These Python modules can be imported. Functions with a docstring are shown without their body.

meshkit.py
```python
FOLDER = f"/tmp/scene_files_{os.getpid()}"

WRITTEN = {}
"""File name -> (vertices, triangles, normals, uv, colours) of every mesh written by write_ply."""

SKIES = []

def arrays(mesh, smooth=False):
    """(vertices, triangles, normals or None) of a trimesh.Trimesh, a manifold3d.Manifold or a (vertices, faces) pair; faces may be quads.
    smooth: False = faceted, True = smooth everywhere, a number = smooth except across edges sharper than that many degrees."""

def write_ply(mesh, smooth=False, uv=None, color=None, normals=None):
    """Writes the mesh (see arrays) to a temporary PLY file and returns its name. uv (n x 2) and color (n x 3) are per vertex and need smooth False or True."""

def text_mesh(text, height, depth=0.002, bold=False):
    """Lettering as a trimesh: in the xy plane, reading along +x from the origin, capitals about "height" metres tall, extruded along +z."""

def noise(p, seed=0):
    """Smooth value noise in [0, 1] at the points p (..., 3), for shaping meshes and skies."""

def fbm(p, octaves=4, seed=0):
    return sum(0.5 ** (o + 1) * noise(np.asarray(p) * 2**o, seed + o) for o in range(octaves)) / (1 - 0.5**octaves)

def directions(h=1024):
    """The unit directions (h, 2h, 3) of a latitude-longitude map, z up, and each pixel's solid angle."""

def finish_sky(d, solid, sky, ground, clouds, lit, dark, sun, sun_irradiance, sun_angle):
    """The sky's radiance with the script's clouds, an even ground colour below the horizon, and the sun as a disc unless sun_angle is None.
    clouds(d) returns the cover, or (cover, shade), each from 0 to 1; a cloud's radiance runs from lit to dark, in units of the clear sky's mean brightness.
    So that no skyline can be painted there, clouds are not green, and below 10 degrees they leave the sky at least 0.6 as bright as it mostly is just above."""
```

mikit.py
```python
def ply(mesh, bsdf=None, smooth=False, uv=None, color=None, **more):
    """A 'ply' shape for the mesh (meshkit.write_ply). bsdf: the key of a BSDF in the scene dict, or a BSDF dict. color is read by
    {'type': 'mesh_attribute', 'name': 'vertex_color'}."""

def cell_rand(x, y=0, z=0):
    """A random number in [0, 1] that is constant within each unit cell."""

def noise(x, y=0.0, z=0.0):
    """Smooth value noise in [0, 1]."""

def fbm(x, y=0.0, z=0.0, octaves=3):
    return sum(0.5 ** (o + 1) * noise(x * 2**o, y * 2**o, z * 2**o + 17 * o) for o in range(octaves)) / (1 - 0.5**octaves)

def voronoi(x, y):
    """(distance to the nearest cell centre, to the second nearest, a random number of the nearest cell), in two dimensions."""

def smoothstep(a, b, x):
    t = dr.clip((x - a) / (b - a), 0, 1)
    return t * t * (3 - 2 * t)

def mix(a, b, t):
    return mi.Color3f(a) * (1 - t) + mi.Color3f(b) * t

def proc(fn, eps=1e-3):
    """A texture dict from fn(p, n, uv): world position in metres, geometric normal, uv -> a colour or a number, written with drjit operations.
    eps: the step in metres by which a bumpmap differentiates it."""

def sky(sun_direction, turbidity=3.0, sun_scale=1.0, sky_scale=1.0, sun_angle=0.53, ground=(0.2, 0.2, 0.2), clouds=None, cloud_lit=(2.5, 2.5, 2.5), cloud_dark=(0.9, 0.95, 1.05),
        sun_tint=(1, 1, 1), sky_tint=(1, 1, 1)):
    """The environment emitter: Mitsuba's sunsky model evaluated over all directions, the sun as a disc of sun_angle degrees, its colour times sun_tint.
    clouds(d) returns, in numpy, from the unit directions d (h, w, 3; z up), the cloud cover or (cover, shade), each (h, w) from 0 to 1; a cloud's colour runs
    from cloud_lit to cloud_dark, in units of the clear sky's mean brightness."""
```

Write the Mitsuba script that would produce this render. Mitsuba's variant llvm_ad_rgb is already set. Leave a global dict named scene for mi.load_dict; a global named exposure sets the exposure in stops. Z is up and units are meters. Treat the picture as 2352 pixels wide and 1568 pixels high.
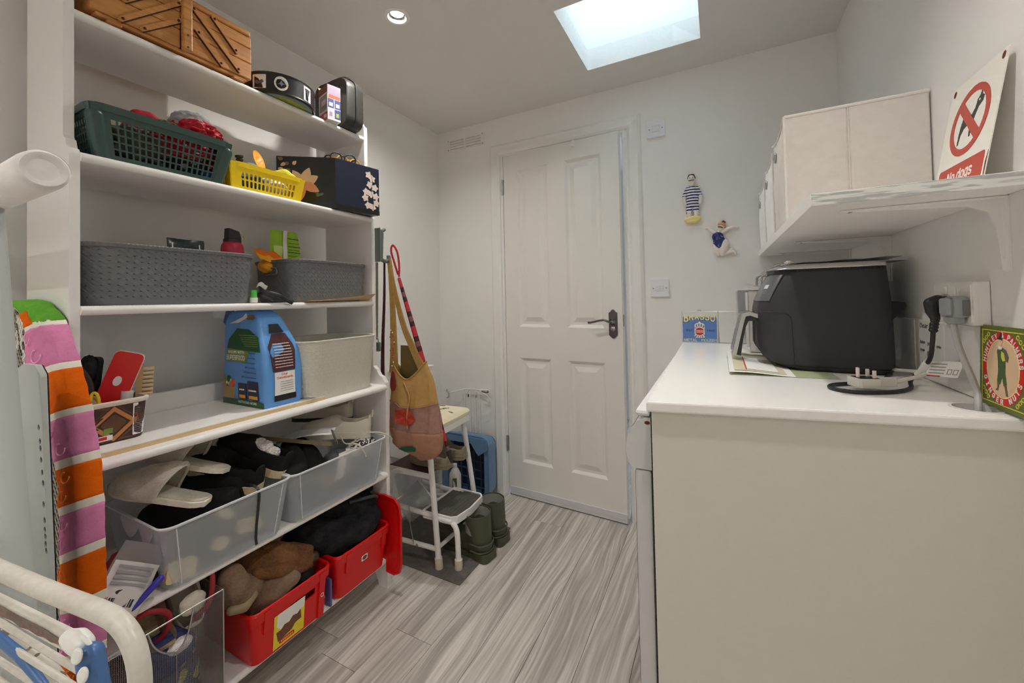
import math, random
import numpy as np
import trimesh
import manifold3d as m3
import drjit as dr
import mitsuba as mi
import mikit
import meshkit
from shapely.geometry import Polygon, Point, LineString, box as rect2
from shapely import affinity, union_all

T = mi.ScalarTransform4f
scene, labels = {}, {}
PI = math.pi

# ------------------------------------------------------------------ camera, lights, exposure
CAM = np.array([0.0, 0.0, 1.134])
YAW, PITCH, ROLL = math.radians(27.2767), math.radians(1.0794), math.radians(-1.2016)
_f = np.array([-math.sin(YAW) * math.cos(PITCH), math.cos(YAW) * math.cos(PITCH), math.sin(PITCH)])
_r = np.array([math.cos(YAW), math.sin(YAW), 0.0])
_u = np.cross(_r, _f)
UP = -_r * math.sin(ROLL) + _u * math.cos(ROLL)
scene['camera'] = {'type': 'perspective', 'fov': 104.081, 'fov_axis': 'x', 'near_clip': 0.02, 'far_clip': 60.0,
                   'principal_point_offset_x': 0.0, 'principal_point_offset_y': 0.0726,
                   'to_world': T().look_at(origin=CAM.tolist(), target=(CAM + _f).tolist(), up=UP.tolist())}
exposure = 0.0
SKY_PANE = [2.5, 3.3, 3.9]          # daylight through the roof window
ROOM_PANE = [1.3, 1.6, 2.0]           # daylight in the room behind the door
WARM = [1330.0, 1275.0, 1190.0]         # halogen downlights
ADDED_FILL = [0.45, 0.46, 0.46]          # added fill light, framed as an unseen window behind the camera
LAMPS = [(-1.055, 1.141), (-1.05, -0.85), (0.0, 0.62), (0.0, -0.85)]

# ------------------------------------------------------------------ helpers
def L(r, g, b):
    c = np.array([r, g, b]) / 255.0
    return [float(x) for x in np.where(c <= 0.04045, c / 12.92, ((c + 0.055) / 1.055) ** 2.4)]

def pm(key, col, rough=0.5, metal=0.0, spec=0.5, **kw):
    """a plain material; col is a linear colour or a texture dict"""
    if not isinstance(col, dict):
        col = {'type': 'rgb', 'value': list(col)}
    b = {'type': 'principled', 'base_color': col, 'roughness': rough, 'metallic': metal, 'specular': spec}
    b.update(kw)
    scene['mat_' + key] = {'type': 'twosided', 'bsdf': b}
    return 'mat_' + key

def dm(key, col):
    if not isinstance(col, dict):
        col = {'type': 'rgb', 'value': list(col)}
    scene['mat_' + key] = {'type': 'twosided', 'bsdf': {'type': 'diffuse', 'reflectance': col}}
    return 'mat_' + key

def numbered(name):
    if name not in _used:
        _used.add(name)
        return name
    i = 1
    while f'{name}_{i:03d}' in _used:
        i += 1
    _used.add(f'{name}_{i:03d}')
    return f'{name}_{i:03d}'
_used, _roots = set(), {}

def thing(name, label, cat, group=None):
    key = numbered(name)
    labels[key] = {'label': label, 'category': cat}
    if group:
        labels[key]['group'] = group
    return key

def add(name, mesh, m, parent=None, smooth=30, label=None, cat=None, group=None, kind=None, **more):
    key = numbered((parent + '__' if parent else '') + name)
    if isinstance(mesh, list):
        mesh = cat_(mesh)
    d = mesh if isinstance(mesh, dict) else mikit.ply(mesh, m, smooth=smooth, **more)
    scene[key] = d
    l = {}
    if label: l['label'] = label
    if cat: l['category'] = cat
    if group: l['group'] = group
    if kind: l['kind'] = kind
    if l: labels[key] = l
    return key

def tm(v, f):
    return trimesh.Trimesh(np.asarray(v, float), np.asarray(f, int), process=False)

def cat_(ms):
    return trimesh.util.concatenate([m for m in ms if m is not None])

def man(M):
    q = M.to_mesh()
    return tm(q.vert_properties[:, :3], q.tri_verts)

def toman(m):
    m = m.copy(); m.merge_vertices()
    if m.volume < 0: m.invert()
    return m3.Manifold(m3.Mesh(np.asarray(m.vertices, np.float32), np.asarray(m.faces, np.uint32)))

def boolean(a, b):
    return man(toman(a) - toman(b))

_oct = np.array([(1, 0, 0), (0, 1, 0), (0, 0, 1), (.7071, .7071, 0), (.7071, 0, .7071), (0, .7071, .7071), (.577, .577, .577)])
def rbox(x0, x1, y0, y1, z0, z1, r=0.002):
    """a box with rounded edges"""
    if r <= 0:
        b = trimesh.creation.box((x1 - x0, y1 - y0, z1 - z0))
        b.apply_translation(((x0 + x1) / 2, (y0 + y1) / 2, (z0 + z1) / 2))
        return b
    r = min(r, (x1 - x0) * .49, (y1 - y0) * .49, (z1 - z0) * .49)
    pts = []
    for sx, cx in ((-1, x0 + r), (1, x1 - r)):
        for sy, cy in ((-1, y0 + r), (1, y1 - r)):
            for sz, cz in ((-1, z0 + r), (1, z1 - r)):
                pts.append(np.array([cx, cy, cz]) + _oct * r * np.array([sx, sy, sz]))
    return man(m3.Manifold.hull_points(np.vstack(pts).astype(np.float32)))

def hull(pts):
    return man(m3.Manifold.hull_points(np.asarray(pts, np.float32)))

def xf(m, M):
    m = m.copy(); m.apply_transform(M); return m

def mv(m, x, y, z):
    m = m.copy(); m.apply_translation((x, y, z)); return m

def rot(ax, deg):
    return trimesh.transformations.rotation_matrix(math.radians(deg), {'x': (1, 0, 0), 'y': (0, 1, 0), 'z': (0, 0, 1)}[ax])

def place(m, loc, yaw=0, pitch=0, roll=0, s=1.0):
    M = np.eye(4); M[:3, 3] = loc
    S = np.diag([s, s, s, 1.0])
    return xf(m, M @ rot('z', yaw) @ rot('y', pitch) @ rot('x', roll) @ S)

def frame(o, u, v):
    u = np.asarray(u, float); u /= np.linalg.norm(u)
    v = np.asarray(v, float); v = v - u * (u @ v); v /= np.linalg.norm(v)
    M = np.eye(4); M[:3, 0], M[:3, 1], M[:3, 2], M[:3, 3] = u, v, np.cross(u, v), o
    return M

def ext(poly, h, M=None):
    """2-D polygon (points or shapely) extruded along +z, then mapped by M"""
    if not hasattr(poly, 'geom_type'):
        poly = Polygon(poly)
    poly = poly.buffer(0)
    gs = getattr(poly, 'geoms', [poly])
    m = cat_([trimesh.creation.extrude_polygon(g, h, engine='earcut') for g in gs if g.area > 1e-9])
    return xf(m, M) if M is not None else m

def text(s, height, M, depth=0.0006, bold=False, width=None):
    m = meshkit.text_mesh(s, height, depth, bold)
    if width:
        b = m.bounds
        m.apply_translation((-b[0, 0], 0, 0))
        m.apply_transform(np.diag([width / (b[1, 0] - b[0, 0]), 1, 1, 1.0]))
    return xf(m, M)

def spline(pts, n=8, closed=False):
    p = np.asarray(pts, float)
    if len(p) < 3: return p
    q = np.vstack([p[-1], p, p[0], p[1]]) if closed else np.vstack([2 * p[0] - p[1], p, 2 * p[-1] - p[-2]])
    out = []
    for i in range(1, len(q) - 2):
        a, b, c, d = q[i - 1:i + 3]
        for t in np.linspace(0, 1, n, endpoint=False):
            out.append(.5 * (2 * b + (c - a) * t + (2 * a - 5 * b + 4 * c - d) * t * t + (3 * b - a - 3 * c + d) * t ** 3))
    if not closed: out.append(p[-1])
    return np.array(out)

def sweep(path, prof, closed=False, caps=True, up=None, scale=None):
    """a 2-D profile (n,2) swept along a path by parallel transport"""
    p = np.asarray(path, float); prof = np.asarray(prof, float); n, k = len(p), len(prof)
    t = (np.roll(p, -1, 0) - np.roll(p, 1, 0)) if closed else np.gradient(p, axis=0)
    t /= np.linalg.norm(t, axis=1, keepdims=True) + 1e-12
    a = np.asarray(up if up is not None else ((0, 0, 1) if abs(t[0, 2]) < .9 else (1, 0, 0)), float)
    V = []
    for i in range(n):
        if up is not None: a = np.asarray(up, float)
        a = a - t[i] * (a @ t[i]); a /= np.linalg.norm(a) + 1e-12
        b = np.cross(t[i], a)
        s = 1.0 if scale is None else scale[i]
        V.append(p[i] + s * (prof[:, :1] * b + prof[:, 1:2] * a))
    V = np.vstack(V)
    F = []
    for i in range(n if closed else n - 1):
        j = (i + 1) % n
        for q in range(k):
            w = (q + 1) % k
            F += [(i * k + q, i * k + w, j * k + w), (i * k + q, j * k + w, j * k + q)]
    if caps and not closed:
        c0, c1 = len(V), len(V) + 1
        V = np.vstack([V, p[0], p[-1]])
        for q in range(k):
            w = (q + 1) % k
            F += [(c0, w, q), (c1, (n - 1) * k + q, (n - 1) * k + w)]
    return tm(V, F)

def circ(r, n=10, ry=None):
    a = np.arange(n) * 2 * PI / n
    return np.c_[np.cos(a) * r, np.sin(a) * (ry or r)]

def tube(path, r, n=10, closed=False, smooth=0, scale=None):
    if smooth: path = spline(path, smooth, closed)
    return sweep(path, circ(r, n), closed, scale=scale)

def lathe(prof, n=32):
    """profile (r,z) from bottom to top round the z axis"""
    p = np.asarray(prof, float); k = len(p); V, F = [], []
    for i in range(n):
        a = 2 * PI * i / n
        V += [(r * math.cos(a), r * math.sin(a), z) for r, z in p]
    for i in range(n):
        j = (i + 1) % n
        for q in range(k - 1):
            F += [(i * k + q, j * k + q, j * k + q + 1), (i * k + q, j * k + q + 1, i * k + q + 1)]
    return tm(V, F)

def loft(rings, caps=True):
    R = np.asarray(rings, float); n, k = R.shape[:2]
    V = R.reshape(-1, 3); F = []
    for i in range(n - 1):
        for q in range(k):
            w = (q + 1) % k
            F += [(i * k + q, i * k + w, (i + 1) * k + w), (i * k + q, (i + 1) * k + w, (i + 1) * k + q)]
    if caps:
        V = np.vstack([V, R[0].mean(0), R[-1].mean(0)])
        for q in range(k):
            w = (q + 1) % k
            F += [(n * k, w, q), (n * k + 1, (n - 1) * k + q, (n - 1) * k + w)]
    return tm(V, F)

def grid(fn, nu, nv):
    """an open sheet fn(u,v)->(x,y,z), u,v in 0..1"""
    u, v = np.meshgrid(np.linspace(0, 1, nu), np.linspace(0, 1, nv), indexing='ij')
    P = np.stack([np.broadcast_to(np.asarray(q, float), u.shape) for q in fn(u, v)], -1).reshape(-1, 3); F = []
    for i in range(nu - 1):
        for j in range(nv - 1):
            a = i * nv + j
            F += [(a, a + nv, a + nv + 1), (a, a + nv + 1, a + 1)]
    return tm(P, F)

def solid(sheet, thick):
    """gives an open sheet a thickness"""
    s = sheet; n = np.zeros_like(s.vertices); V = np.array(s.vertices); Fc = np.array(s.faces)
    fn = np.cross(V[Fc[:, 1]] - V[Fc[:, 0]], V[Fc[:, 2]] - V[Fc[:, 0]])
    for k in range(3): np.add.at(n, Fc[:, k], fn)
    n /= np.linalg.norm(n, axis=1, keepdims=True) + 1e-15
    e = np.sort(Fc[:, [0, 1, 1, 2, 2, 0]].reshape(-1, 2), axis=1)
    raw = Fc[:, [0, 1, 1, 2, 2, 0]].reshape(-1, 2)
    u, idx, cnt = np.unique(e, axis=0, return_index=True, return_counts=True)
    b = raw[idx[cnt == 1]]; N = len(V)
    side = np.vstack([np.c_[b[:, 1], b[:, 0], b[:, 0] + N], np.c_[b[:, 1], b[:, 0] + N, b[:, 1] + N]])
    return tm(np.vstack([V, V - n * thick]), np.vstack([Fc, Fc[:, ::-1] + N, side]))

def blob(c, size, amp=0.15, freq=3.0, seed=0, sub=4, ridged=False):
    s = trimesh.creation.icosphere(subdivisions=sub)
    d = np.array(s.vertices)
    q = meshkit.fbm(d * freq + seed * 7.3, 4, seed)
    if ridged: q = 1 - np.abs(2 * q - 1) * 1.6
    v = d * (1 + amp * (q - .5) * 2)[:, None] * np.asarray(size) + np.asarray(c)
    return tm(v, s.faces)

def chain(pts, radii, ref=0.006, it=8):
    """a continuous body: hulls of neighbouring balls, joined and smoothed"""
    M = None
    balls = [m3.Manifold.sphere(float(r), 20).translate([float(x) for x in p]) for p, r in zip(pts, radii)]
    for a, b in zip(balls[:-1], balls[1:]):
        h = m3.Manifold.batch_hull([a, b]); M = h if M is None else M + h
    return M

def smoothed(M, ref=0.006, it=10):
    m = man(M.refine_to_length(ref)); m.merge_vertices()
    trimesh.smoothing.filter_taubin(m, lamb=.5, nu=.53, iterations=it)
    return m

def ellipse(rx, ry, n=40, c=(0, 0)):
    a = np.arange(n) * 2 * PI / n
    return Polygon(np.c_[c[0] + rx * np.cos(a), c[1] + ry * np.sin(a)])

def rrect(x0, y0, x1, y1, r, q=5):
    return rect2(x0 + r, y0 + r, x1 - r, y1 - r).buffer(r, quad_segs=q)

def rr_path(x0, y0, x1, y1, r, q=6):
    return np.array(rrect(x0, y0, x1, y1, r, q).exterior.coords)[:-1]

def ring_rects(rects):
    """nested rectangles [(x0,y0,x1,y1,z)] joined outward to inward, last one capped"""
    V, F = [], []
    for x0, y0, x1, y1, z in rects:
        V += [(x0, y0, z), (x1, y0, z), (x1, y1, z), (x0, y1, z)]
    for i in range(len(rects) - 1):
        for q in range(4):
            w = (q + 1) % 4
            F += [(i * 4 + q, i * 4 + w, i * 4 + 4 + w), (i * 4 + q, i * 4 + 4 + w, i * 4 + 4 + q)]
    k = 4 * (len(rects) - 1)
    F += [(k, k + 1, k + 2), (k, k + 2, k + 3)]
    return tm(V, F)

# ------------------------------------------------------------------ materials
def floor_fn(p, n, uv):
    w = 0.152
    i = dr.floor((p.x + 3.0) / w)
    j = dr.floor((p.y + 5.0 + 0.47 * mikit.cell_rand(i, 3)) / 1.22)
    r = mikit.cell_rand(i, j, 5)
    x = p.x + 3.1 * r
    y = p.y + 7.7 * r
    warp = mikit.fbm(x * 5.0, y * 1.6, 3.0, 3) * 0.10
    g1 = mikit.fbm((x + warp) * 62.0, y * 2.6, r * 9.0, 4)
    g2 = mikit.noise((x + warp * .6) * 240.0, y * 5.0, 4.0)
    ring = dr.sin((x + warp * 1.8 + 0.05 * mikit.noise(x * 9, y * 1.1, 1.0)) * 330.0) * .5 + .5
    patch = mikit.smoothstep(.45, .72, mikit.noise(x * 7.0, y * 2.0, 8.0))
    t = dr.clip(g1 * 1.15 - .12 + .22 * (g2 - .5) + .16 * patch * (ring - .5) + .16 * (r - .5), 0, 1)
    c = mikit.mix(L(158, 151, 143), L(217, 211, 203), mikit.smoothstep(.12, .88, t))
    fine = mikit.noise(x * 420.0, y * 26.0, 2.0)
    return c * (0.95 + 0.08 * fine)

def wall_fn(p, n, uv):
    q = mikit.fbm(p.x * 3.0, p.y * 3.0, p.z * 3.0, 3) - .5
    return mi.Color3f(.815, .805, .785) * (1.0 + .035 * q)

def ceil_fn(p, n, uv):
    q = mikit.fbm(p.x * 5.0, p.y * 5.0, 2.0, 3) - .5
    return mi.Color3f(.73, .715, .69) * (1.0 + .03 * q)

def pine_fn(p, n, uv):
    w = mikit.fbm(p.y * 4.0, p.z * 12.0, p.x * 6.0, 3)
    g = mikit.fbm(p.y * 9.0, (p.z + .02 * w) * 190.0, p.x * 90.0, 3)
    k = mikit.smoothstep(.52, .75, mikit.noise(p.y * 14.0, p.z * 30.0, 3.0))
    c = mikit.mix(L(172, 112, 56), L(204, 146, 84), dr.clip(g * 1.2 - .05, 0, 1))
    return mikit.mix(c, L(158, 100, 50), .35 * k)

def cloth_fn(a, b, freq=900.0):
    def fn(p, n, uv):
        q = mikit.fbm(p.x * 60.0, p.y * 60.0, p.z * 60.0, 3)
        t = mikit.noise(p.x * freq, p.y * freq, p.z * freq)
        return mikit.mix(a, b, dr.clip(.55 * q + .45 * t, 0, 1))
    return fn

def fuzz_fn(a, b, s=1.0):
    def fn(p, n, uv):
        q = mikit.fbm(p.x * 26.0 * s, p.y * 26.0 * s, p.z * 26.0 * s, 4)
        t = mikit.noise(p.x * 350.0 * s, p.y * 350.0 * s, p.z * 350.0 * s)
        return mikit.mix(a, b, dr.clip(1.3 * q - .35 + .4 * t, 0, 1))
    return fn

def chip_fn(p, n, uv):
    q = mikit.fbm(p.x * 90.0, p.y * 90.0, p.z * 90.0, 3)
    return mikit.mix(L(205, 200, 188), L(122, 104, 92), mikit.smoothstep(.60, .68, q))

WALL = dm('wall', mikit.proc(wall_fn))
CEIL = dm('ceiling', mikit.proc(ceil_fn))
FLOOR = pm('floor', mikit.proc(floor_fn), .48, spec=.35)
PINE = pm('pine', mikit.proc(pine_fn), .42)
GLOSS_WHITE = pm('gloss_white', [.80, .79, .765], .32, spec=.45)     # painted joinery
SHELF_WHITE = pm('shelf_white', [.80, .785, .765], .42, spec=.4)
DOOR_WHITE = pm('door_white', [.77, .755, .715], .38, spec=.4)
CREAM = pm('cream', [.72, .70, .64], .45, spec=.4)
PANEL_CREAM = pm('panel_cream', mikit.proc(cloth_fn([.58, .572, .51], [.61, .60, .54], 300.0)), .5, spec=.35)
TOP_WHITE = pm('worktop', [.80, .785, .76], .22, spec=.5)
PLASTIC_WHITE = pm('plastic_white', [.80, .79, .76], .35)
SWITCH_WHITE = pm('switch_white', [.74, .745, .775], .3)
APPLIANCE = pm('appliance', [.56, .56, .56], .4)
APPLIANCE_W = pm('appliance_white', [.72, .72, .71], .35)
BLACK = pm('black', [.018, .018, .019], .45)
BLACK_MATT = pm('black_matt', mikit.proc(cloth_fn([.016, .016, .017], [.032, .032, .034], 700.0)), .8, spec=.3)
FRYER = pm('fryer', [.036, .037, .040], .5, spec=.4)
CHROME = pm('chrome', [.78, .77, .75], .12, metal=1.0)
STEEL = pm('steel', [.50, .50, .49], .32, metal=1.0)
DARK_STEEL = pm('dark_steel', [.20, .195, .19], .25, metal=1.0)
BROWN_STEEL = pm('brown_steel', L(70, 48, 36), .5, metal=.6)
BRASS = pm('brass', [.55, .42, .22], .35, metal=1.0)
RED = pm('red', L(206, 18, 16), .3)
RED_FABRIC = pm('red_fabric', mikit.proc(cloth_fn(L(150, 14, 36), L(200, 30, 52), 400.0)), .55)
GREEN_PLASTIC = pm('green_plastic', L(46, 72, 66), .38)
YELLOW = pm('yellow', L(238, 204, 12), .35)
GREY_PLASTIC = pm('grey_plastic', L(106, 107, 109), .5)
OFFWHITE_PLASTIC = pm('offwhite_plastic', L(205, 203, 190), .45)
NAVY = pm('navy', L(30, 36, 58), .35)
DARK_CARD = pm('dark_card', L(28, 28, 26), .35)
WHITE_PAINT = pm('white_paint', [.78, .775, .76], .3)
CARD = pm('card', L(196, 170, 136), .8)
PAPER = pm('paper', [.78, .77, .74], .7)
INK = pm('ink', [.02, .02, .022], .7)
BLUE_BAG = pm('blue_bag', L(98, 158, 224), .32)
BLUE_BAG_D = pm('blue_bag_dark', L(50, 100, 168), .35)
GRASS = pm('grass_green', L(28, 84, 44), .4)
OLIVE = pm('olive_green', L(118, 138, 70), .45)
MAROON = pm('maroon', L(78, 40, 44), .4)
ORANGE = pm('orange', L(240, 122, 18), .4)
ORANGE_D = pm('orange_dark', L(222, 84, 22), .4)
AMBER = pm('amber', L(240, 168, 40), .45)
LIME = pm('lime', L(160, 205, 50), .4)
LIME_PALE = pm('lime_pale', L(196, 220, 130), .45)
MAGENTA = pm('magenta_red', L(186, 38, 72), .4)
TENNIS = pm('tennis', mikit.proc(cloth_fn(L(196, 200, 60), L(228, 226, 92), 500.0)), .9)
BLUE = pm('blue', L(78, 120, 178), .45)
BLUE_DARK = pm('blue_dark', L(34, 52, 98), .45)
BLUE_CRATE = pm('blue_crate', L(98, 130, 166), .45)
CRATE_DEEP = pm('crate_deep', L(48, 66, 92), .55)
CHOC = pm('chocolate', L(96, 62, 40), .4)
CHOC_D = pm('chocolate_dark', L(64, 38, 28), .4)
TOFFEE = pm('toffee', L(188, 124, 70), .4)
TUB_CLEAR = pm('tub_rim', L(214, 206, 192), .3)
FELT = pm('felt', mikit.proc(fuzz_fn(L(168, 162, 148), L(208, 202, 188))), .95, spec=.1, sheen=.4)
FELT_SOLE = pm('felt_sole', mikit.proc(fuzz_fn(L(200, 194, 180), L(226, 220, 206))), .95, spec=.1)
SUEDE = pm('suede', mikit.proc(fuzz_fn(L(70, 46, 32), L(132, 92, 62), .8)), .95, spec=.1, sheen=.4)
SUEDE_TAN = pm('suede_tan', mikit.proc(fuzz_fn(L(98, 78, 64), L(140, 116, 98), .8)), .95, spec=.1, sheen=.3)
FUR_BLACK = pm('fur_black', mikit.proc(fuzz_fn([.004, .004, .005], [.030, .030, .034], 1.2)), .9, spec=.2)
CANVAS_BLACK = pm('canvas_black', mikit.proc(cloth_fn([.008, .008, .009], [.022, .022, .023], 800.0)), .85, spec=.15)
SOLE_CREAM = pm('sole_cream', L(206, 190, 150), .6)
SOLE_TAN = pm('sole_tan', L(132, 116, 88), .7)
SNEAKER = pm('sneaker', L(206, 200, 184), .5)
SNEAKER_IN = pm('sneaker_inside', L(110, 104, 98), .9)
RED_TRIM = pm('red_trim', L(150, 34, 40), .6)
MESH_FABRIC = pm('shoe_mesh', mikit.proc(fuzz_fn(L(110, 88, 68), L(176, 152, 124))), .85)
CLOG = pm('clog', L(126, 116, 98), .75)
CLOG_IN = pm('clog_inside', mikit.proc(fuzz_fn(L(168, 150, 134), L(196, 178, 160))), .9)
WELLY = pm('welly', L(72, 74, 56), .5)
WELLY_IN = pm('welly_inside', L(138, 138, 130), .85)
MAT_GREY = pm('doormat', mikit.proc(cloth_fn(L(84, 80, 76), L(122, 117, 112), 260.0)), .95, spec=.1)
TREAD = pm('tread', mikit.proc(cloth_fn(L(66, 62, 58), L(92, 88, 82), 300.0)), .8)
CUSHION = pm('cushion', L(226, 216, 188), .6)
SPRIG = pm('sprig', L(112, 104, 76), .7)
LINEN = pm('linen', mikit.proc(cloth_fn([.60, .565, .53], [.70, .665, .63], 900.0)), .9, spec=.1)
LINEN_W = pm('linen_white', mikit.proc(cloth_fn([.76, .755, .75], [.82, .815, .81], 700.0)), .9, spec=.1)
LINEN_PIPE = pm('linen_piping', [.72, .69, .65], .9)
CERAMIC = pm('ceramic', [.80, .74, .69], .12, spec=.6)
CERAMIC_NAVY = pm('ceramic_navy', L(28, 36, 104), .14, spec=.6)
CERAMIC_WHITE = pm('ceramic_white', [.82, .82, .83], .14, spec=.6)
CERAMIC_YELLOW = pm('ceramic_yellow', L(236, 218, 140), .2)
CERAMIC_HAIR = pm('ceramic_hair', L(86, 62, 52), .3)
CERAMIC_GOLD = pm('ceramic_gold', L(206, 150, 96), .25)
TILE_WHITE = pm('tile_white', [.76, .75, .72], .14, spec=.55)
TIN_BLUE = pm('tin_blue', L(92, 130, 196), .35)
TIN_RED = pm('tin_red', L(196, 40, 34), .4)
TIN_CREAM = pm('tin_cream', L(238, 226, 158), .4)
TIN_PINK = pm('tin_pink', L(214, 182, 148), .4)
TIN_GREEN = pm('tin_green', L(96, 106, 44), .4)
TIN_YELLOW = pm('tin_yellow', L(206, 196, 76), .4)
SIGN_WHITE = pm('sign_white', mikit.proc(cloth_fn([.74, .71, .65], [.78, .755, .70], 200.0)), .35)
SIGN_RED = pm('sign_red', L(180, 66, 50), .4)
GREY_PLUG = pm('grey_plug', L(146, 150, 152), .45)
GREY_CABLE = pm('grey_cable', L(172, 172, 170), .45)
MUSTARD = pm('mustard_cotton', mikit.proc(cloth_fn(L(152, 116, 66), L(190, 154, 96), 700.0)), .9, spec=.1)
MAUVE = pm('mauve_cotton', mikit.proc(cloth_fn(L(138, 100, 88), L(172, 134, 120), 500.0)), .85, spec=.15)
BRICK = pm('brick_cotton', mikit.proc(cloth_fn(L(150, 106, 86), L(182, 138, 116), 500.0)), .85, spec=.15)
PATCH_RED = pm('patch_red', mikit.proc(cloth_fn(L(120, 24, 18), L(206, 70, 46), 500.0)), .8)
PATCH_GREEN = pm('patch_green', L(36, 92, 60), .8)
BOARD_PINK = pm('board_pink', mikit.proc(cloth_fn(L(196, 112, 160), L(222, 142, 182), 600.0)), .9, spec=.1)
BOARD_ORANGE = pm('board_orange', mikit.proc(cloth_fn(L(206, 84, 8), L(236, 112, 24), 600.0)), .9, spec=.1)
BOARD_WHITE = pm('board_white', L(226, 220, 208), .9)
BOARD_GREEN = pm('board_green', mikit.proc(cloth_fn(L(88, 156, 50), L(116, 184, 72), 600.0)), .9, spec=.1)
GREY_PAINT = pm('grey_paint', L(176, 180, 178), .4)
GREY_MESH = pm('grey_mesh', L(158, 154, 140), .5)
CHIPPED = pm('chipped_white', mikit.proc(chip_fn), .5)
AIRER_WHITE = pm('airer_white', mikit.proc(fuzz_fn(L(186, 180, 170), L(214, 210, 202), .6)), .35)
BLUE_PLASTIC = pm('blue_plastic', L(72, 108, 160), .35)
OLIVE_CLOTH = pm('olive_cloth', mikit.proc(cloth_fn(L(72, 74, 58), L(112, 112, 92), 400.0)), .9, spec=.1)
GREY_CLOTH = pm('grey_cloth', mikit.proc(cloth_fn(L(128, 128, 130), L(176, 176, 178), 400.0)), .9, spec=.1)
BLACK_CLOTH = pm('black_cloth', [.016, .016, .02], .9)
BLUE_CLOTH = pm('blue_cloth', L(56, 84, 170), .8)
COBALT = pm('cobalt', L(48, 44, 150), .3)
PETAL_PEACH = pm('petal_peach', L(226, 152, 112), .5)
PETAL_BLUSH = pm('petal_blush', L(222, 186, 152), .5)
PETAL_WHITE = pm('petal_white', L(224, 206, 198), .5)
PETAL_MOSS = pm('petal_moss', L(120, 108, 78), .5)
LEAF = pm('leaf', L(84, 100, 70), .5)
CASE_BLACK = pm('case_black', [.030, .029, .026], .38)
BRISTLE = pm('bristle', L(206, 184, 146), .8)
WOOD_PALE = pm('wood_pale', L(176, 146, 106), .6)
BROWN_GLOSS = pm('brown_gloss', L(60, 40, 32), .22)
SILVER = pm('silver_leather', [.62, .62, .63], .3, metal=.7)
PURPLE = pm('purple', L(92, 84, 140), .5)
HOOK_GREY = pm('hook_grey', L(104, 112, 106), .4, metal=.3)
TARTAN_RED = pm('tartan_red', L(172, 34, 46), .7)
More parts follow.
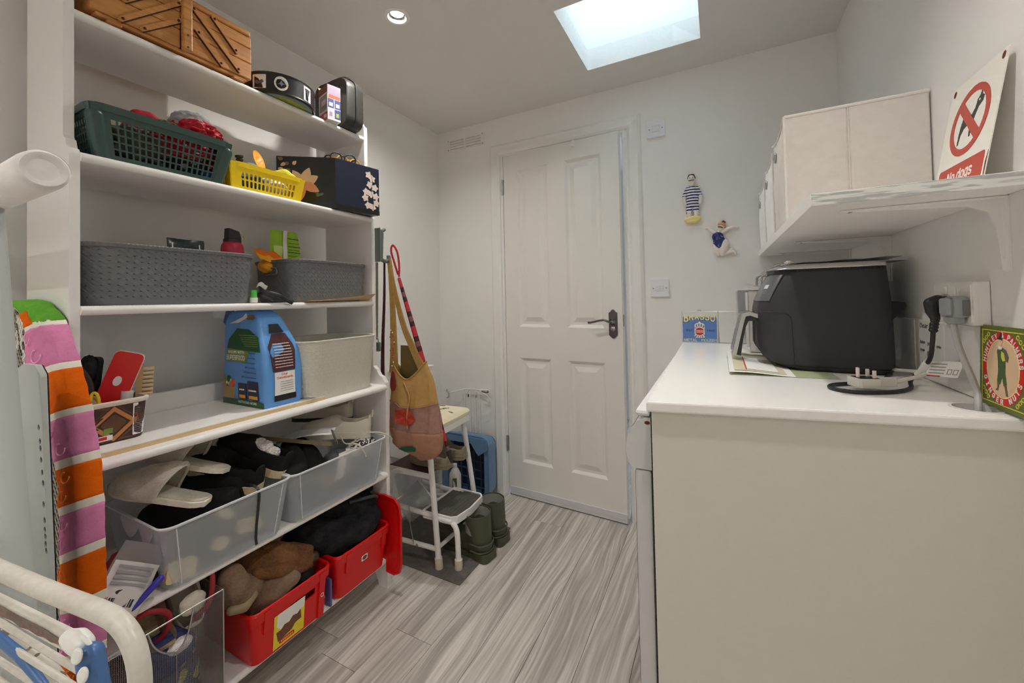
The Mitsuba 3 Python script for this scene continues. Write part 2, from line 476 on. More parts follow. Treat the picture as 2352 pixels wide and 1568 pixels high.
TARTAN_DARK = pm('tartan_dark', L(62, 18, 26), .7)
DISH_GREY = pm('strap_grey', L(132, 130, 122), .8)
PINK_PAPER = pm('pink_paper', L(228, 216, 206), .7)
RUST = pm('rust', L(96, 52, 30), .9)

scene['mat_frosted'] = {'type': 'principledthin', 'base_color': {'type': 'rgb', 'value': [.88, .91, .95]}, 'roughness': .42, 'spec_trans': .45,
                        'eta': 1.35, 'diff_trans': 1.0}
scene['mat_clear_film'] = {'type': 'principledthin', 'base_color': {'type': 'rgb', 'value': [.93, .94, .95]}, 'roughness': .12, 'spec_trans': .82,
                           'eta': 1.4, 'diff_trans': 1.0}
FROSTED, FILM = 'mat_frosted', 'mat_clear_film'

# ------------------------------------------------------------------ the setting
XL, XR, YB, YF, ZC = -1.596, 0.464, 2.08, -1.35, 2.217

def structure(name, mesh, m, parent=None, label=None, **kw):
    return add(name, mesh, m, parent, kind=None if parent else 'structure', label=label, **kw)

structure('wall_left', rbox(XL - .1, XL, YF - .1, YB + .1, -.02, ZC + .1, 0), WALL, smooth=False)
structure('wall_right', rbox(XR, XR + .1, YF - .1, YB + .1, -.02, ZC + .1, 0), WALL, smooth=False)
structure('wall_front', rbox(XL - .1, XR + .1, YF - .1, YF, -.02, ZC + .1, 0), WALL, smooth=False)
DX0, DX1, DZ = -1.128, -0.405, 1.995       # the doorway
_bw = Polygon([(XL, -.02), (DX0, -.02), (DX0, DZ), (DX1, DZ), (DX1, -.02), (XR, -.02), (XR, ZC + .1), (XL, ZC + .1)])
VX0, VX1, VZ0, VZ1 = -1.50, -1.255, 2.085, 2.150
_bw = _bw.difference(rect2(VX0, VZ0, VX1, VZ1))
structure('wall_back', ext(_bw, .1, frame((0, YB + .1, 0), (1, 0, 0), (0, 0, 1))), WALL, smooth=False)
# floor with vinyl planks
structure('floor', rbox(XL - .1, XR + .1, YF - .1, 3.9, -.05, -.006, 0), BLACK_MATT, smooth=False)
rng = random.Random(5)
w = .152
for i in range(-1, 16):
    x0 = -3.0 + w * (i + 9)
    x1 = x0 + w
    x0c, x1c = max(x0, XL), min(x1, XR)
    if x1c - x0c < .01: continue
    h = (i + 9) * 374761393
    y = -5.0 - .47 * float(np.array(mikit.cell_rand(mi.Float(i + 9), 3))[0])
    while y < 3.9:
        y0, y1 = max(y, YF), min(y + 1.22, 3.85)
        y += 1.22
        if y1 - y0 < .02: continue
        e = .0006
        add('plank', rbox(x0c + e, x1c - e, y0 + e, y1 - e, -.006, 0, .0009), FLOOR, 'floor', smooth=False)

# ceiling, roof window shaft
SX0, SX1, SY0, SY1, SH = -.523, -.037, 1.404, 1.851, .42
_c = rect2(XL - .1, YF - .1, XR + .1, YB + .1).difference(rect2(SX0, SY0, SX1, SY1))
for lx, ly in LAMPS:
    _c = _c.difference(Point(lx, ly).buffer(.036, quad_segs=10))
structure('ceiling', ext(_c, .1, frame((0, 0, ZC), (1, 0, 0), (0, 1, 0))), CEIL, smooth=False)
labels['window_1'] = {'kind': 'structure', 'label': 'square roof window at the top of a white plastered shaft in the ceiling'}
_used.add('window_1')
_sh = rect2(SX0 - .03, SY0 - .03, SX1 + .03, SY1 + .03).difference(rect2(SX0, SY0, SX1, SY1))
add('shaft', ext(_sh, SH, frame((0, 0, ZC + .001), (1, 0, 0), (0, 1, 0))), dm('shaft', [.84, .84, .83]), 'window_1', smooth=False)
_fr = rect2(SX0, SY0, SX1, SY1).difference(rect2(SX0 + .03, SY0 + .03, SX1 - .03, SY1 - .03))
add('frame', ext(_fr, .03, frame((0, 0, ZC + SH - .03), (1, 0, 0), (0, 1, 0))), PLASTIC_WHITE, 'window_1', smooth=False)
add('pane', tm([(SX0 + .03, SY0 + .03, ZC + SH - .005), (SX1 - .03, SY0 + .03, ZC + SH - .005), (SX1 - .03, SY1 - .03, ZC + SH - .005), (SX0 + .03, SY1 - .03, ZC + SH - .005)],
               [(0, 2, 1), (0, 3, 2)]), PAPER, 'window_1', smooth=False, emitter={'type': 'area', 'radiance': {'type': 'rgb', 'value': SKY_PANE}})

# downlights
for k, (lx, ly) in enumerate(LAMPS):
    t = thing('downlight', ['lit recessed downlight in the ceiling above the shelf unit', 'recessed downlight in the ceiling behind the photographer near the shelves',
                            'recessed downlight in the ceiling above the worktop edge', 'rearmost recessed downlight in the ceiling behind the photographer'][k], 'ceiling light')
    add('trim_ring', xf(lathe([(.034, .0005), (.035, -.004), (.043, -.005), (.047, -.002), (.047, .0)], 32), frame((lx, ly, ZC), (1, 0, 0), (0, 1, 0))), PLASTIC_WHITE, t)
    add('housing', xf(lathe([(.035, -.003), (.034, .012), (.031, .026), (.0, .027)], 28), frame((lx, ly, ZC), (1, 0, 0), (0, 1, 0))), CHROME, t)
    add('bulb', xf(tm(*(lambda a: (np.vstack([[0, 0, 0], np.c_[.0245 * np.cos(a), .0245 * np.sin(a), 0 * a]]), [(0, 1 + (q + 1) % 24, 1 + q) for q in range(24)]))(np.arange(24) * 2 * PI / 24)),
                   frame((lx, ly, ZC + (.012 if k == 0 else .020)), (1, 0, 0), (0, 1, 0))), PAPER, t, smooth=False, emitter={'type': 'area', 'radiance': {'type': 'rgb', 'value': WARM}})

# the room behind the door
structure('wall_hall_far', rbox(-2.2, .9, 3.8, 3.9, -.02, 2.4, 0), WALL, smooth=False)
structure('wall_hall_left', rbox(-2.3, -2.2, YB + .1, 3.9, -.02, 2.4, 0), WALL, smooth=False)
structure('wall_hall_right', rbox(.9, 1.0, YB + .1, 3.9, -.02, 2.4, 0), WALL, smooth=False)
structure('ceiling_hall', rbox(-2.3, 1.0, YB + .1, 3.9, 2.3, 2.4, 0), WALL, smooth=False)
structure('floor_hall', rbox(XR + .1, 1.0, YB + .1, 3.9, -.05, -.001, 0), FLOOR, smooth=False)
structure('floor_hall_left', rbox(-2.3, XL - .1, YB + .1, 3.9, -.05, -.001, 0), FLOOR, smooth=False)
labels['window_2'] = {'kind': 'structure', 'label': 'bright window of the room behind the door'}
_used.add('window_2')
add('pane', tm([(-.7, 3.795, .2), (.6, 3.795, .2), (.6, 3.795, 2.0), (-.7, 3.795, 2.0)], [(0, 1, 2), (0, 2, 3)]), PAPER, 'window_2', smooth=False,
    emitter={'type': 'area', 'radiance': {'type': 'rgb', 'value': ROOM_PANE}})
add('frame', ext(rect2(-.75, .15, .65, 2.05).difference(rect2(-.7, .2, .6, 2.0)), .03, frame((0, 3.799, 0), (1, 0, 0), (0, 0, 1))), PLASTIC_WHITE, 'window_2', smooth=False)

# added fill panel in a window frame, out of view behind the camera
labels['added_window_3'] = {'kind': 'structure', 'label': 'added fill light framed as a window behind the camera'}
_used.add('added_window_3')
add('pane', tm([(-1.15, YF + .005, .95), (-.15, YF + .005, .95), (-.15, YF + .005, 2.05), (-1.15, YF + .005, 2.05)], [(0, 2, 1), (0, 3, 2)]), PAPER, 'added_window_3', smooth=False,
    emitter={'type': 'area', 'radiance': {'type': 'rgb', 'value': ADDED_FILL}})
add('frame', ext(rect2(-1.2, .90, -.10, 2.10).difference(rect2(-1.15, .95, -.15, 2.05)), .03, frame((0, YF + .03, 0), (1, 0, 0), (0, 0, 1))), PLASTIC_WHITE, 'added_window_3', smooth=False)

# door frame
labels['trim_1'] = {'kind': 'structure', 'label': 'white painted architrave and jamb round the panelled door'}
_used.add('trim_1')
_ap = np.array([(0, 0), (.006, .012), (.018, .019), (.034, .015), (.056, .017), (.068, .011), (.072, 0)])
def arch_piece(a, b, inward, mitre):
    a, b, w_ = np.array(a, float), np.array(b, float), np.array(inward, float)
    t_ = (b - a) / np.linalg.norm(b - a)
    R = []
    for p, sgn in ((a, mitre[0]), (b, mitre[1])):
        R.append([p + w_ * u + t_ * sgn * u + np.array([0, -1, 0]) * v for u, v in _ap])
    return loft(R)
AX0, AX1, AZ = -1.204, -.322, 2.060
add('architrave', arch_piece((AX0, YB, 0), (AX0, YB, AZ), (1, 0, 0), (0, -1)), GLOSS_WHITE, 'trim_1')
add('architrave', arch_piece((AX1, YB, 0), (AX1, YB, AZ), (-1, 0, 0), (0, -1)), GLOSS_WHITE, 'trim_1')
add('architrave', arch_piece((AX0, YB, AZ), (AX1, YB, AZ), (0, 0, -1), (1, -1)), GLOSS_WHITE, 'trim_1')
add('jamb', rbox(DX0 - .004, DX0 + .012, YB - .004, YB + .1, 0, DZ - .004, .001), GLOSS_WHITE, 'trim_1')
add('jamb', rbox(DX1 - .012, DX1 + .004, YB - .004, YB + .1, 0, DZ - .004, .001), GLOSS_WHITE, 'trim_1')
add('jamb', rbox(DX0, DX1, YB - .004, YB + .1, DZ - .016, DZ, .001), GLOSS_WHITE, 'trim_1')
add('door_stop', rbox(DX1 - .024, DX1 - .012, YB + .045, YB + .075, 0, DZ - .016, .001), GLOSS_WHITE, 'trim_1')

# the door, standing a hand's breadth open
_used.add('door_1')
labels['door_1'] = {'kind': 'structure', 'label': 'white four panel door standing slightly open'}
DW, DH0, DH1 = .685, .034, 1.978
_dd = np.array([math.cos(math.radians(-3.3)), math.sin(math.radians(-3.3)), 0])
DM = frame((-1.114, YB - .002, 0), _dd, (0, 0, 1))             # u along the door, v up, w towards the room
holes = [(.089, .200, .285, .798), (.388, .200, .592, .798), (.089, .975, .285, 1.884), (.388, .975, .592, 1.884)]
_dp = rect2(0, DH0, DW, DH1)
for hb in holes: _dp = _dp.difference(rect2(*hb))
add('leaf', cat_([ext(_dp, .012, DM @ trimesh.transformations.translation_matrix((0, 0, -.012))), ext(rect2(0, DH0, DW, DH1), .026, DM @ trimesh.transformations.translation_matrix((0, 0, -.038)))]),
    DOOR_WHITE, 'door_1', smooth=False)
for x0, z0, x1, z1 in holes:
    rr = [(x0, z0, x1, z1, 0)]
    for d_, z in ((.004, -.002), (.010, -.007), (.016, -.0115), (.030, -.0115), (.054, -.0035), (.056, -.003)):
        rr.append((x0 + d_, z0 + d_, x1 - d_, z1 - d_, z))
    add('panel', xf(ring_rects(rr), DM), DOOR_WHITE, 'door_1', smooth=False)
add('draught_strip', cat_([xf(rbox(.012, DW, .022, .052, 0, .006, .001), DM), xf(rbox(.012, DW, .006, .024, .001, .004, .0005), DM)]), pm('strip', [.62, .63, .64], .4), 'door_1')
add('brush', xf(rbox(.006, DW, .002, .008, -.002, .003, .0005), DM), pm('strip_brush', L(96, 84, 76), .9), 'door_1')
# lever handle on an ornate plate
pl = [(-.022, -.060), (-.022, .052), (-.019, .055), (-.013, .056), (-.010, .063), (-.004, .069), (.004, .069), (.010, .063), (.013, .056), (.019, .055), (.022, .052), (.022, -.060),
      (.017, -.066), (.008, -.075), (0, -.078), (-.008, -.075), (-.017, -.066)]
PL = DM @ trimesh.transformations.translation_matrix((.638, 1.003, 0))
h = add('handle_plate', cat_([ext(pl, .004, PL), ext(affinity.scale(Polygon(pl), .8, .88), .0065, PL)]), DARK_STEEL, 'door_1', smooth=False)
add('handle_boss', xf(lathe([(.015, .004), (.016, .012), (.012, .020), (.010, .034), (.0, .036)], 20), PL @ trimesh.transformations.translation_matrix((0, .006, 0))), DARK_STEEL, 'door_1')
add('handle_lever', xf(tube([(0, .006, .028), (-.010, .008, .044), (-.03, .017, .050), (-.055, .015, .050), (-.085, .008, .050), (-.108, .004, .050), (-.116, .005, .049)], .0052, 10, smooth=6,
                            ), PL), DARK_STEEL, 'door_1')
add('keyhole_cover', xf(lathe([(.011, .004), (.012, .009), (.006, .013), (0, .0135)], 18), PL @ trimesh.transformations.translation_matrix((0, -.028, 0))), STEEL, 'door_1')
add('latch', xf(rbox(DW - .001, DW + .0012, .985, 1.045, -.030, -.008, .0004), DM), BRASS, 'door_1')
for hz in (1.797, .295):
    add('hinge', cat_([xf(tube([(-.006, hz - .045, .004), (-.006, hz + .045, .004)], .0055, 12), DM), xf(rbox(-.012, .004, hz - .045, hz + .045, -.004, .001, .0005), DM)]), STEEL, 'door_1')
t = thing('door_hook', 'small white plastic hook hanging over the top edge of the door', 'hook')
add('body', cat_([xf(rbox(.434, .452, 1.945, DH1 + .003, .0008, .004, .001), DM), xf(rbox(.434, .452, DH1 + .0005, DH1 + .003, -.04, .004, .001), DM),
                  xf(rbox(.436, .450, 1.945, 1.949, .003, .020, .001), DM), xf(rbox(.436, .450, 1.945, 1.962, .017, .020, .001), DM)]), PLASTIC_WHITE, t)

# air vent, switches
t = thing('air_vent', 'cream louvred air vent high on the wall left of the door', 'air vent')
_v = rect2(-1.513, 2.079, -1.243, 2.160)
for c0, c1 in ((-1.493, -1.386), (-1.372, -1.263)):
    for k in range(4):
        _v = _v.difference(rect2(c0, 2.090 + .0165 * k, c1, 2.096 + .0165 * k))
add('plate', ext(_v, .006, frame((0, YB, 0), (1, 0, 0), (0, 0, 1))), PLASTIC_WHITE, t, smooth=False)
for c0, c1 in ((-1.493, -1.386), (-1.372, -1.263)):
    for k in range(4):
        add('louvre', hull([(x, y, z) for x in (c0, c1) for y, z in ((YB - .0055, 2.0955 + .0165 * k), (YB - .001, 2.0975 + .0165 * k), (YB + .012, 2.0905 + .0165 * k), (YB + .010, 2.0885 + .0165 * k))]), PLASTIC_WHITE, t, smooth=False)
add('back', rbox(VX0 + .001, VX1 - .001, YB + .03, YB + .035, VZ0 + .001, VZ1 - .001, 0), BROWN_STEEL, t)
for sx in (-1.505, -1.251):
    for sz in (2.090, 2.149):
        add('screw', xf(lathe([(.0032, 0), (.0028, .0015), (0, .002)], 10), frame((sx, YB - .006, sz), (1, 0, 0), (0, 0, 1))), DARK_STEEL, t)

def switch(cx, cz, rockers, label):
    t = thing('light_switch', label, 'switch')
    F_ = frame((cx, YB - .003, cz), (1, 0, 0), (0, 0, 1))
    add('plate', cat_([ext(rrect(-.043, -.043, .043, .043, .004), .007, F_ @ trimesh.transformations.translation_matrix((0, 0, -.003))), ext(rrect(-.041, -.041, .041, .041, .004), .0085, F_)]), SWITCH_WHITE, t, smooth=False)
    n_ = rockers
    for k in range(n_):
        wq = .034 / n_ if n_ > 1 else .031
        x0 = -.034 / 2 + k * wq if n_ > 1 else -wq / 2
        add('rocker', xf(hull([(x, z, y) for x in (x0 + .0006, x0 + wq - .0006) for z, y in ((-.013, .0085), (.013, .0085), (-.013, .0100), (0, .0105), (.013, .0135))]), F_), SWITCH_WHITE, t, smooth=False)
        if n_ == 1: add('bezel', ext(rrect(-.018, -.016, .018, .016, .002).difference(rrect(-.0165, -.0145, .0165, .0145, .002)), .0100, F_), pm('bezel', [.6, .6, .59], .4), t, smooth=False)
    for sx in (-.030, .030):
        add('screw', xf(lathe([(.0030, .0085), (.0026, .0094), (0, .0096)], 12), F_ @ trimesh.transformations.translation_matrix((sx, 0, 0))), DARK_STEEL, t)
switch(-.251, 1.960, 1, 'square white isolator switch beside the top corner of the door frame')
switch(-.253, 1.174, 2, 'white double rocker light switch at handle height beside the door frame')

# splashback tiles
def tile(parent, M, x0, y0, x1, y1, m=TILE_WHITE, d=.008):
    add('tile', xf(ring_rects([(x0, y0, x1, y1, 0), (x0, y0, x1, y1, d - .002), (x0 + .0008, y0 + .0008, x1 - .0008, y1 - .0008, d - .0006), (x0 + .0025, y0 + .0025, x1 - .0025, y1 - .0025, d)]), M), m, parent, smooth=False)
TZ0, TZ1 = .9145, 1.060
MB = frame((0, YB, 0), (1, 0, 0), (0, 0, 1))
for k in range(4):
    x0 = -.001 + .152 * k
    tile('wall_back', MB, x0, TZ0, min(x0 + .150, XR - .009), TZ1)
tile('wall_back', MB, -.155, TZ0, -.003, TZ1)
MR = frame((XR, 0, 0), (0, -1, 0), (0, 0, 1))
ys = [2.070, 2.038, 1.883, 1.728, 1.573, 1.418, 1.263, 1.108, .953, .80]
for a, b in zip(ys[:-1], ys[1:]):
    tile('wall_right', MR, -a + .001, TZ0, -b - .001, TZ1)

# ------------------------------------------------------------------ the shelf unit
UY0, UY1, XBK = .330, 1.205, -1.530
t = unit = thing('shelf_unit', 'tall white painted open shelf unit standing against the left wall', 'shelf unit')
prof = [(XBK, 0), (XBK, 2.02), (-1.352, 2.02), (-1.348, 1.985), (-1.338, 1.930), (-1.334, 1.912), (-1.322, 1.906), (-1.318, 1.892), (-1.308, 1.884), (-1.300, 1.872), (-1.290, 1.864), (-1.289, 1.850),
        (-1.289, 1.524), (-1.284, 1.516), (-1.276, 1.512), (-1.272, 1.502), (-1.268, 1.492), (-1.258, 1.488), (-1.2545, 1.478),
        (-1.2545, .875), (-1.246, .868), (-1.236, .862), (-1.230, .850), (-1.222, .840), (-1.206, .834), (-1.198, .822), (-1.190, .812), (-1.189, .800), (-1.193, 0),
        (-1.240, 0), (-1.246, .020), (-1.258, .045), (-1.280, .058), (-1.44, .058), (-1.462, .045), (-1.474, .020), (-1.480, 0)]
for y0 in (UY0, UY1 - .0175):
    add('side_panel', ext(prof, .0175, frame((0, y0 + .0175, 0), (1, 0, 0), (0, 0, 1))), SHELF_WHITE, t, smooth=False)
SHELVES = [(1.8115, -1.287), (1.472, -1.246), (1.1287, -1.246), (.793, -1.180), (.447, -1.182), (.113, -1.190)]
for z, xf_ in SHELVES:
    r_ = .0105
    a_ = np.linspace(-PI / 2, PI / 2, 9)
    poly = [(XBK + .004, -r_)] + [(xf_ - r_ + r_ * math.cos(q), r_ * math.sin(q)) for q in a_] + [(XBK + .004, r_)]
    add('shelf', ext(poly, UY1 - UY0 - .035, frame((0, UY1 - .0175, z), (1, 0, 0), (0, 0, 1))), SHELF_WHITE, t, smooth=25)
for z0, z1 in ((.8035, .872), (1.76, 1.801), (1.42, 1.4615), (1.139, 1.165)):
    if z0 < .9: add('back_rail', rbox(XBK + .002, XBK + .016, UY0 + .0175, UY1 - .0175, z0, z1, .001), SHELF_WHITE, t)
Z1, Z2, Z3, Z4, Z5, Z6 = [z + .0107 for z, _ in SHELVES]

# ---- top shelf: sewing box
t = thing('sewing_box', 'wooden cantilever sewing box with slanting arms on the top shelf', 'sewing box')
BX, BX1, BY0, BY1 = -1.283, -1.500, .372, .734
rows = [(1.838, 1.8885), (1.8895, 1.9355), (1.9365, 1.9705)]
for za, zb in rows:
    add('tray', rbox(BX1, BX, BY0, .5485, za, zb, .003), PINE, t, smooth=False)
    add('tray', rbox(BX1, BX, .5695, BY1 + .001, za, zb, .003), PINE, t, smooth=False)
for ya, yb in ((BY0 + .004, .5485), (.5695, BY1 - .003)):
    add('lid', rbox(BX1 - .004, BX + .004, ya, yb, 1.9715, 1.988, .004), PINE, t, smooth=False)
add('base', rbox(BX1, BX - .004, BY0 + .01, BY1 - .012, 1.8285, 1.8375, .002), PINE, t, smooth=False)
for fy in (BY0 + .03, BY1 - .05):
    add('foot', rbox(BX1 + .02, BX - .002, fy, fy + .028, Z1, 1.829, .002), PINE, t, smooth=False)
for fx in (BX, BX1 - .015):
    add('post', rbox(fx, fx + .016, .5485, .5705, 1.833, 2.075, .003), PINE, t, smooth=False)
add('handle', tube([(BX1 - .02, .5595, 2.058), (BX + .02, .5595, 2.058)], .009, 12), PINE, t)
arms = [((.576, 1.967), (.697, 1.849)), ((.627, 1.969), (.690, 1.903)), ((.587, 1.906), (.649, 1.842)), ((.425, 1.839), (.545, 1.958)), ((.467, 1.840), (.545, 1.910)), ((.433, 1.892), (.50, 1.958))]
for (ya, za), (yb, zb) in arms:
    d = np.array([yb - ya, zb - za]); ln = np.linalg.norm(d); d = d / ln
    M = frame((BX + .0005, ya, za), (0, d[0], d[1]), (0, -d[1], d[0]))
    bar = ext(rrect(-.006, -.0055, ln + .006, .0055, .005), .0055, M)
    a_ = add('arm', bar, PINE, t, smooth=False)
    add('painted_shade_strip', ext(rrect(-.004, -.0078, ln + .004, -.0052, .001), .003, M), BROWN_STEEL, a_, smooth=False)  # dark strip painted in as the shade along the underside of the arm
    for q in (.004, ln - .004):
        add('rivet', xf(lathe([(.0032, .0055), (.0028, .0075), (0, .0085)], 12), M @ trimesh.transformations.translation_matrix((q, 0, 0))), BROWN_STEEL, a_)
for zq in (1.841, 1.874):
    add('screw', xf(lathe([(.0028, .016), (.0024, .0172), (0, .0176)], 10), frame((BX, .5595, zq), (0, 1, 0), (0, 0, 1))), DARK_STEEL, t)

# round tin
t = thing('round_tin', 'round black cake tin with stickers and a yellow base overhanging the top shelf', 'tin')
cx, cy, R_ = -1.352, .868, .113
TM = frame((cx, cy, Z1), (1, 0, 0), (0, 1, 0))
add('body', xf(lathe([(R_ - .010, .0012), (R_ - .004, .0005), (R_, .003), (R_, .006), (R_ - .0015, .009), (R_ - .0015, .062), (R_, .065), (R_, .0685), (R_ - .003, .070), (0, .070)], 72), TM), DARK_CARD, t)
add('base_print', xf(lathe([(0, .0010), (R_ - .030, .0010), (R_ - .010, .0012)], 60), TM), pm('tin_base', L(150, 152, 58), .4), t)
add('base_ring', xf(lathe([(R_ - .026, .0006), (R_ - .022, .0002), (R_ - .014, .0002), (R_ - .011, .0008)], 60), TM), pm('tin_base_blue', L(112, 138, 150), .4), t)
def wrap_patch(a0, a1, z0, z1, r, th=.0006, shape=None, n=10, base=TM):
    """a thin label bent round a vertical cylinder"""
    if shape is None: shape = rect2(0, 0, 1, 1)
    m = trimesh.creation.extrude_polygon(shape.segmentize(.12), 1.0, engine='earcut')
    v = np.array(m.vertices)
    ang = a0 + (a1 - a0) * v[:, 0]; rr = r + th * v[:, 2]
    m.vertices = np.c_[rr * np.cos(ang), rr * np.sin(ang), z0 + (z1 - z0) * v[:, 1]]
    return xf(m, base) if base is not None else m
ra = lambda d: math.radians(d)
add('sticker', wrap_patch(ra(-74), ra(-52), .013, .058, R_ - .0014), PAPER, t, smooth=False)
add('sticker_picture', wrap_patch(ra(-71), ra(-55), .026, .042, R_ - .0008, shape=Polygon([(0, .3), (.2, .9), (.5, .6), (.8, 1), (1, .5), (.7, .1), (.3, 0)])), pm('sticker_grey', L(92, 92, 96), .6), t, smooth=False)
add('sticker', wrap_patch(ra(-40), ra(-19), .012, .059, R_ - .0014, shape=ellipse(.5, .5, 32, (.5, .5))), PAPER, t, smooth=False)
add('sticker_picture', wrap_patch(ra(-36), ra(-23), .024, .046, R_ - .0008, shape=Polygon([(0, .4), (.3, .5), (.5, 1), (.7, .55), (1, .6), (.6, .3), (.55, 0), (.4, .35)])), pm('sticker_blue', L(126, 136, 150), .6), t, smooth=False)
add('sticker', wrap_patch(ra(8), ra(25), .010, .060, R_ - .0014), PAPER, t, smooth=False)
add('sticker_picture', wrap_patch(ra(11), ra(22), .018, .052, R_ - .0008, shape=Polygon([(0, 1), (1, 1), (.5, 0)])), INK, t, smooth=False)

# small printed carton
t = thing('carton', 'small red white and blue printed carton between the round tin and the black case', 'box')
CM = frame((-1.276, 1.004, Z1), (.25, .97, 0), (-.97, .25, 0))       # u along the front, v to the back
CM[:3, 2] = (0, 0, 1)
cw, cd, ch = .050, .075, .132
add('body', xf(rbox(0, cw, 0, cd, 0, ch, .0012), CM), pm('carton_white', [.74, .71, .70], .4), t)
def on_front(x0, z0, x1, z1, m, nm='print', d=.0005):
    add(nm, xf(rbox(x0, x1, -d, .0004, z0, z1, 0), CM), m, t, smooth=False)
def on_side(y0, z0, y1, z1, m, nm='print', d=.0005):
    add(nm, xf(rbox(-d, .0004, y0, y1, z0, z1, 0), CM), m, t, smooth=False)
_lav, _blu, _red, _pk = pm('print_lavender', L(150, 136, 158), .4), pm('print_blue', L(70, 72, 130), .4), pm('print_red', L(170, 34, 40), .4), pm('print_pink', L(224, 196, 204), .4)
on_front(0, .096, cw, ch, _lav); on_front(.003, .082, cw - .002, .095, pm('print_orange', L(222, 84, 50), .4))
for k, (a, b) in enumerate(((.002, .024), (.027, .049))):
    on_front(a, .046, b, .080, [_blu, _blu][k]); on_front(a, .008, b, .043, [_pk, _blu][k])
    on_front(a + .004, .052, b - .004, .066, _pk, d=.0009); on_front(a + .005, .014, b - .006, .030, [_lav, pm('print_green', L(150, 170, 70), .4)][k], d=.0009)
on_side(0, .0, cd, .030, _red); on_side(.0, .104, cd, ch, pm('print_brown', L(126, 70, 60), .5)); on_side(.006, .040, cd - .01, .098, pm('print_grey', L(150, 140, 142), .4))
on_side(.012, .060, .05, .080, _pk, d=.0009); on_side(.008, .010, .03, .022, PAPER, d=.0009)
add('open_flap', xf(hull([(x, y, z) for x in (0.002, cw) for y, z in ((cd - .001, ch), (cd, ch), (cd + .012, ch + .018), (cd + .013, ch + .017))]), CM), CARD, t)

# black carry case
t = thing('carry_case', 'black moulded plastic carry case with a handle standing at the end of the top shelf', 'case')
KM = frame((-1.352, 1.118, Z1), (1, 0, 0), (0, 0, 1))                # u across the shelf, v up, w = -y
rings = []
for w_, g in ((-.042, -.014), (-.041, -.006), (-.034, -.001), (-.004, .0), (-.004, .004), (.004, .004), (.004, 0), (.034, -.001), (.041, -.006), (.042, -.014)):
    P = np.array(rrect(-.098 - g, max(.0, -g), .098 + g, .200 + g, .045 + g, 7).exterior.coords)[:-1]
    rings.append(np.c_[P, np.full(len(P), w_)])
add('body', xf(loft(rings), KM), CASE_BLACK, t, smooth=35)
add('handle', xf(sweep(spline([(-.075, .17, 0), (-.088, .196, 0), (-.075, .212, 0), (-.02, .218, 0), (.04, .214, 0), (.06, .20, 0)], 5), circ(.010, 10)), KM), CASE_BLACK, t)
for u0 in (-.05, 0, .05):
    add('rib', xf(rbox(u0 - .006, u0 + .006, .03, .17, .041, .0445, .002), KM), CASE_BLACK, t)

# ---- second shelf: dark green laundry basket
def slotted_basket(t, M, w, d, h, taper, mats, cells, bar, rim=.012, corner=.03, rnd=0.0, thick=.0025, name='side', base_h=.02, rim_m=None):
    """rectangular tapered basket with a grid of openings in each side"""
    def side(p0, p1, n_cells, rows):
        p0, p1 = np.array(p0, float), np.array(p1, float)
        ln = np.linalg.norm(p1 - p0); u = (p1 - p0) / ln
        inward = np.array([-u[1], u[0]])
        o = np.array([p0[0], p0[1], 0]); top = np.array([-inward[0] * taper, -inward[1] * taper, h]); v = top / np.linalg.norm(top); hh = np.linalg.norm(top)
        F_ = frame(o, (u[0], u[1], 0), v)
        poly = Polygon([(-.001, 0), (ln + .001, 0), (ln + taper, hh), (-taper, hh)])
        m0 = corner
        z0, z1 = base_h, hh - rim - .012
        for r_ in range(rows):
            for c_ in range(n_cells):
                a0 = z0 + (z1 - z0) * r_ / rows + bar / 2; a1 = z0 + (z1 - z0) * (r_ + 1) / rows - bar / 2
                f0 = lambda zz, q: (m0 - taper * zz / hh) + (ln - 2 * (m0 - taper * zz / hh)) * q
                q0, q1 = c_ / n_cells, (c_ + 1) / n_cells
                pts = [(f0(a0, q0) + bar / 2, a0), (f0(a0, q1) - bar / 2, a0), (f0(a1, q1) - bar / 2, a1), (f0(a1, q0) + bar / 2, a1)]
                hole = Polygon(pts)
                if rnd: hole = hole.buffer(-rnd).buffer(rnd, quad_segs=3)
                poly = poly.difference(hole)
        return xf(ext(poly, thick), M @ F_)
    cs = [(-w / 2, -d / 2), (w / 2, -d / 2), (w / 2, d / 2), (-w / 2, d / 2)]
    for k in range(4):
        add(name, side(cs[k], cs[(k + 1) % 4], cells[k % 2], cells[2]), mats, t, smooth=False)
    add('base', xf(rbox(-w / 2, w / 2, -d / 2, d / 2, 0.0, .003, .001), M), mats, t)
    R0 = rr_path(-w / 2 - taper - .002, -d / 2 - taper - .002, w / 2 + taper + .002, d / 2 + taper + .002, .03, 5)
    pth = np.c_[R0, np.full(len(R0), h)]
    add('rim', xf(sweep(pth, [(-.001, -rim), (.004, -rim), (.005, -.006), (.013, -.005), (.0145, .001), (.005, .005), (-.002, .003)], closed=True, up=(0, 0, 1)), M), rim_m or mats, t, smooth=40)

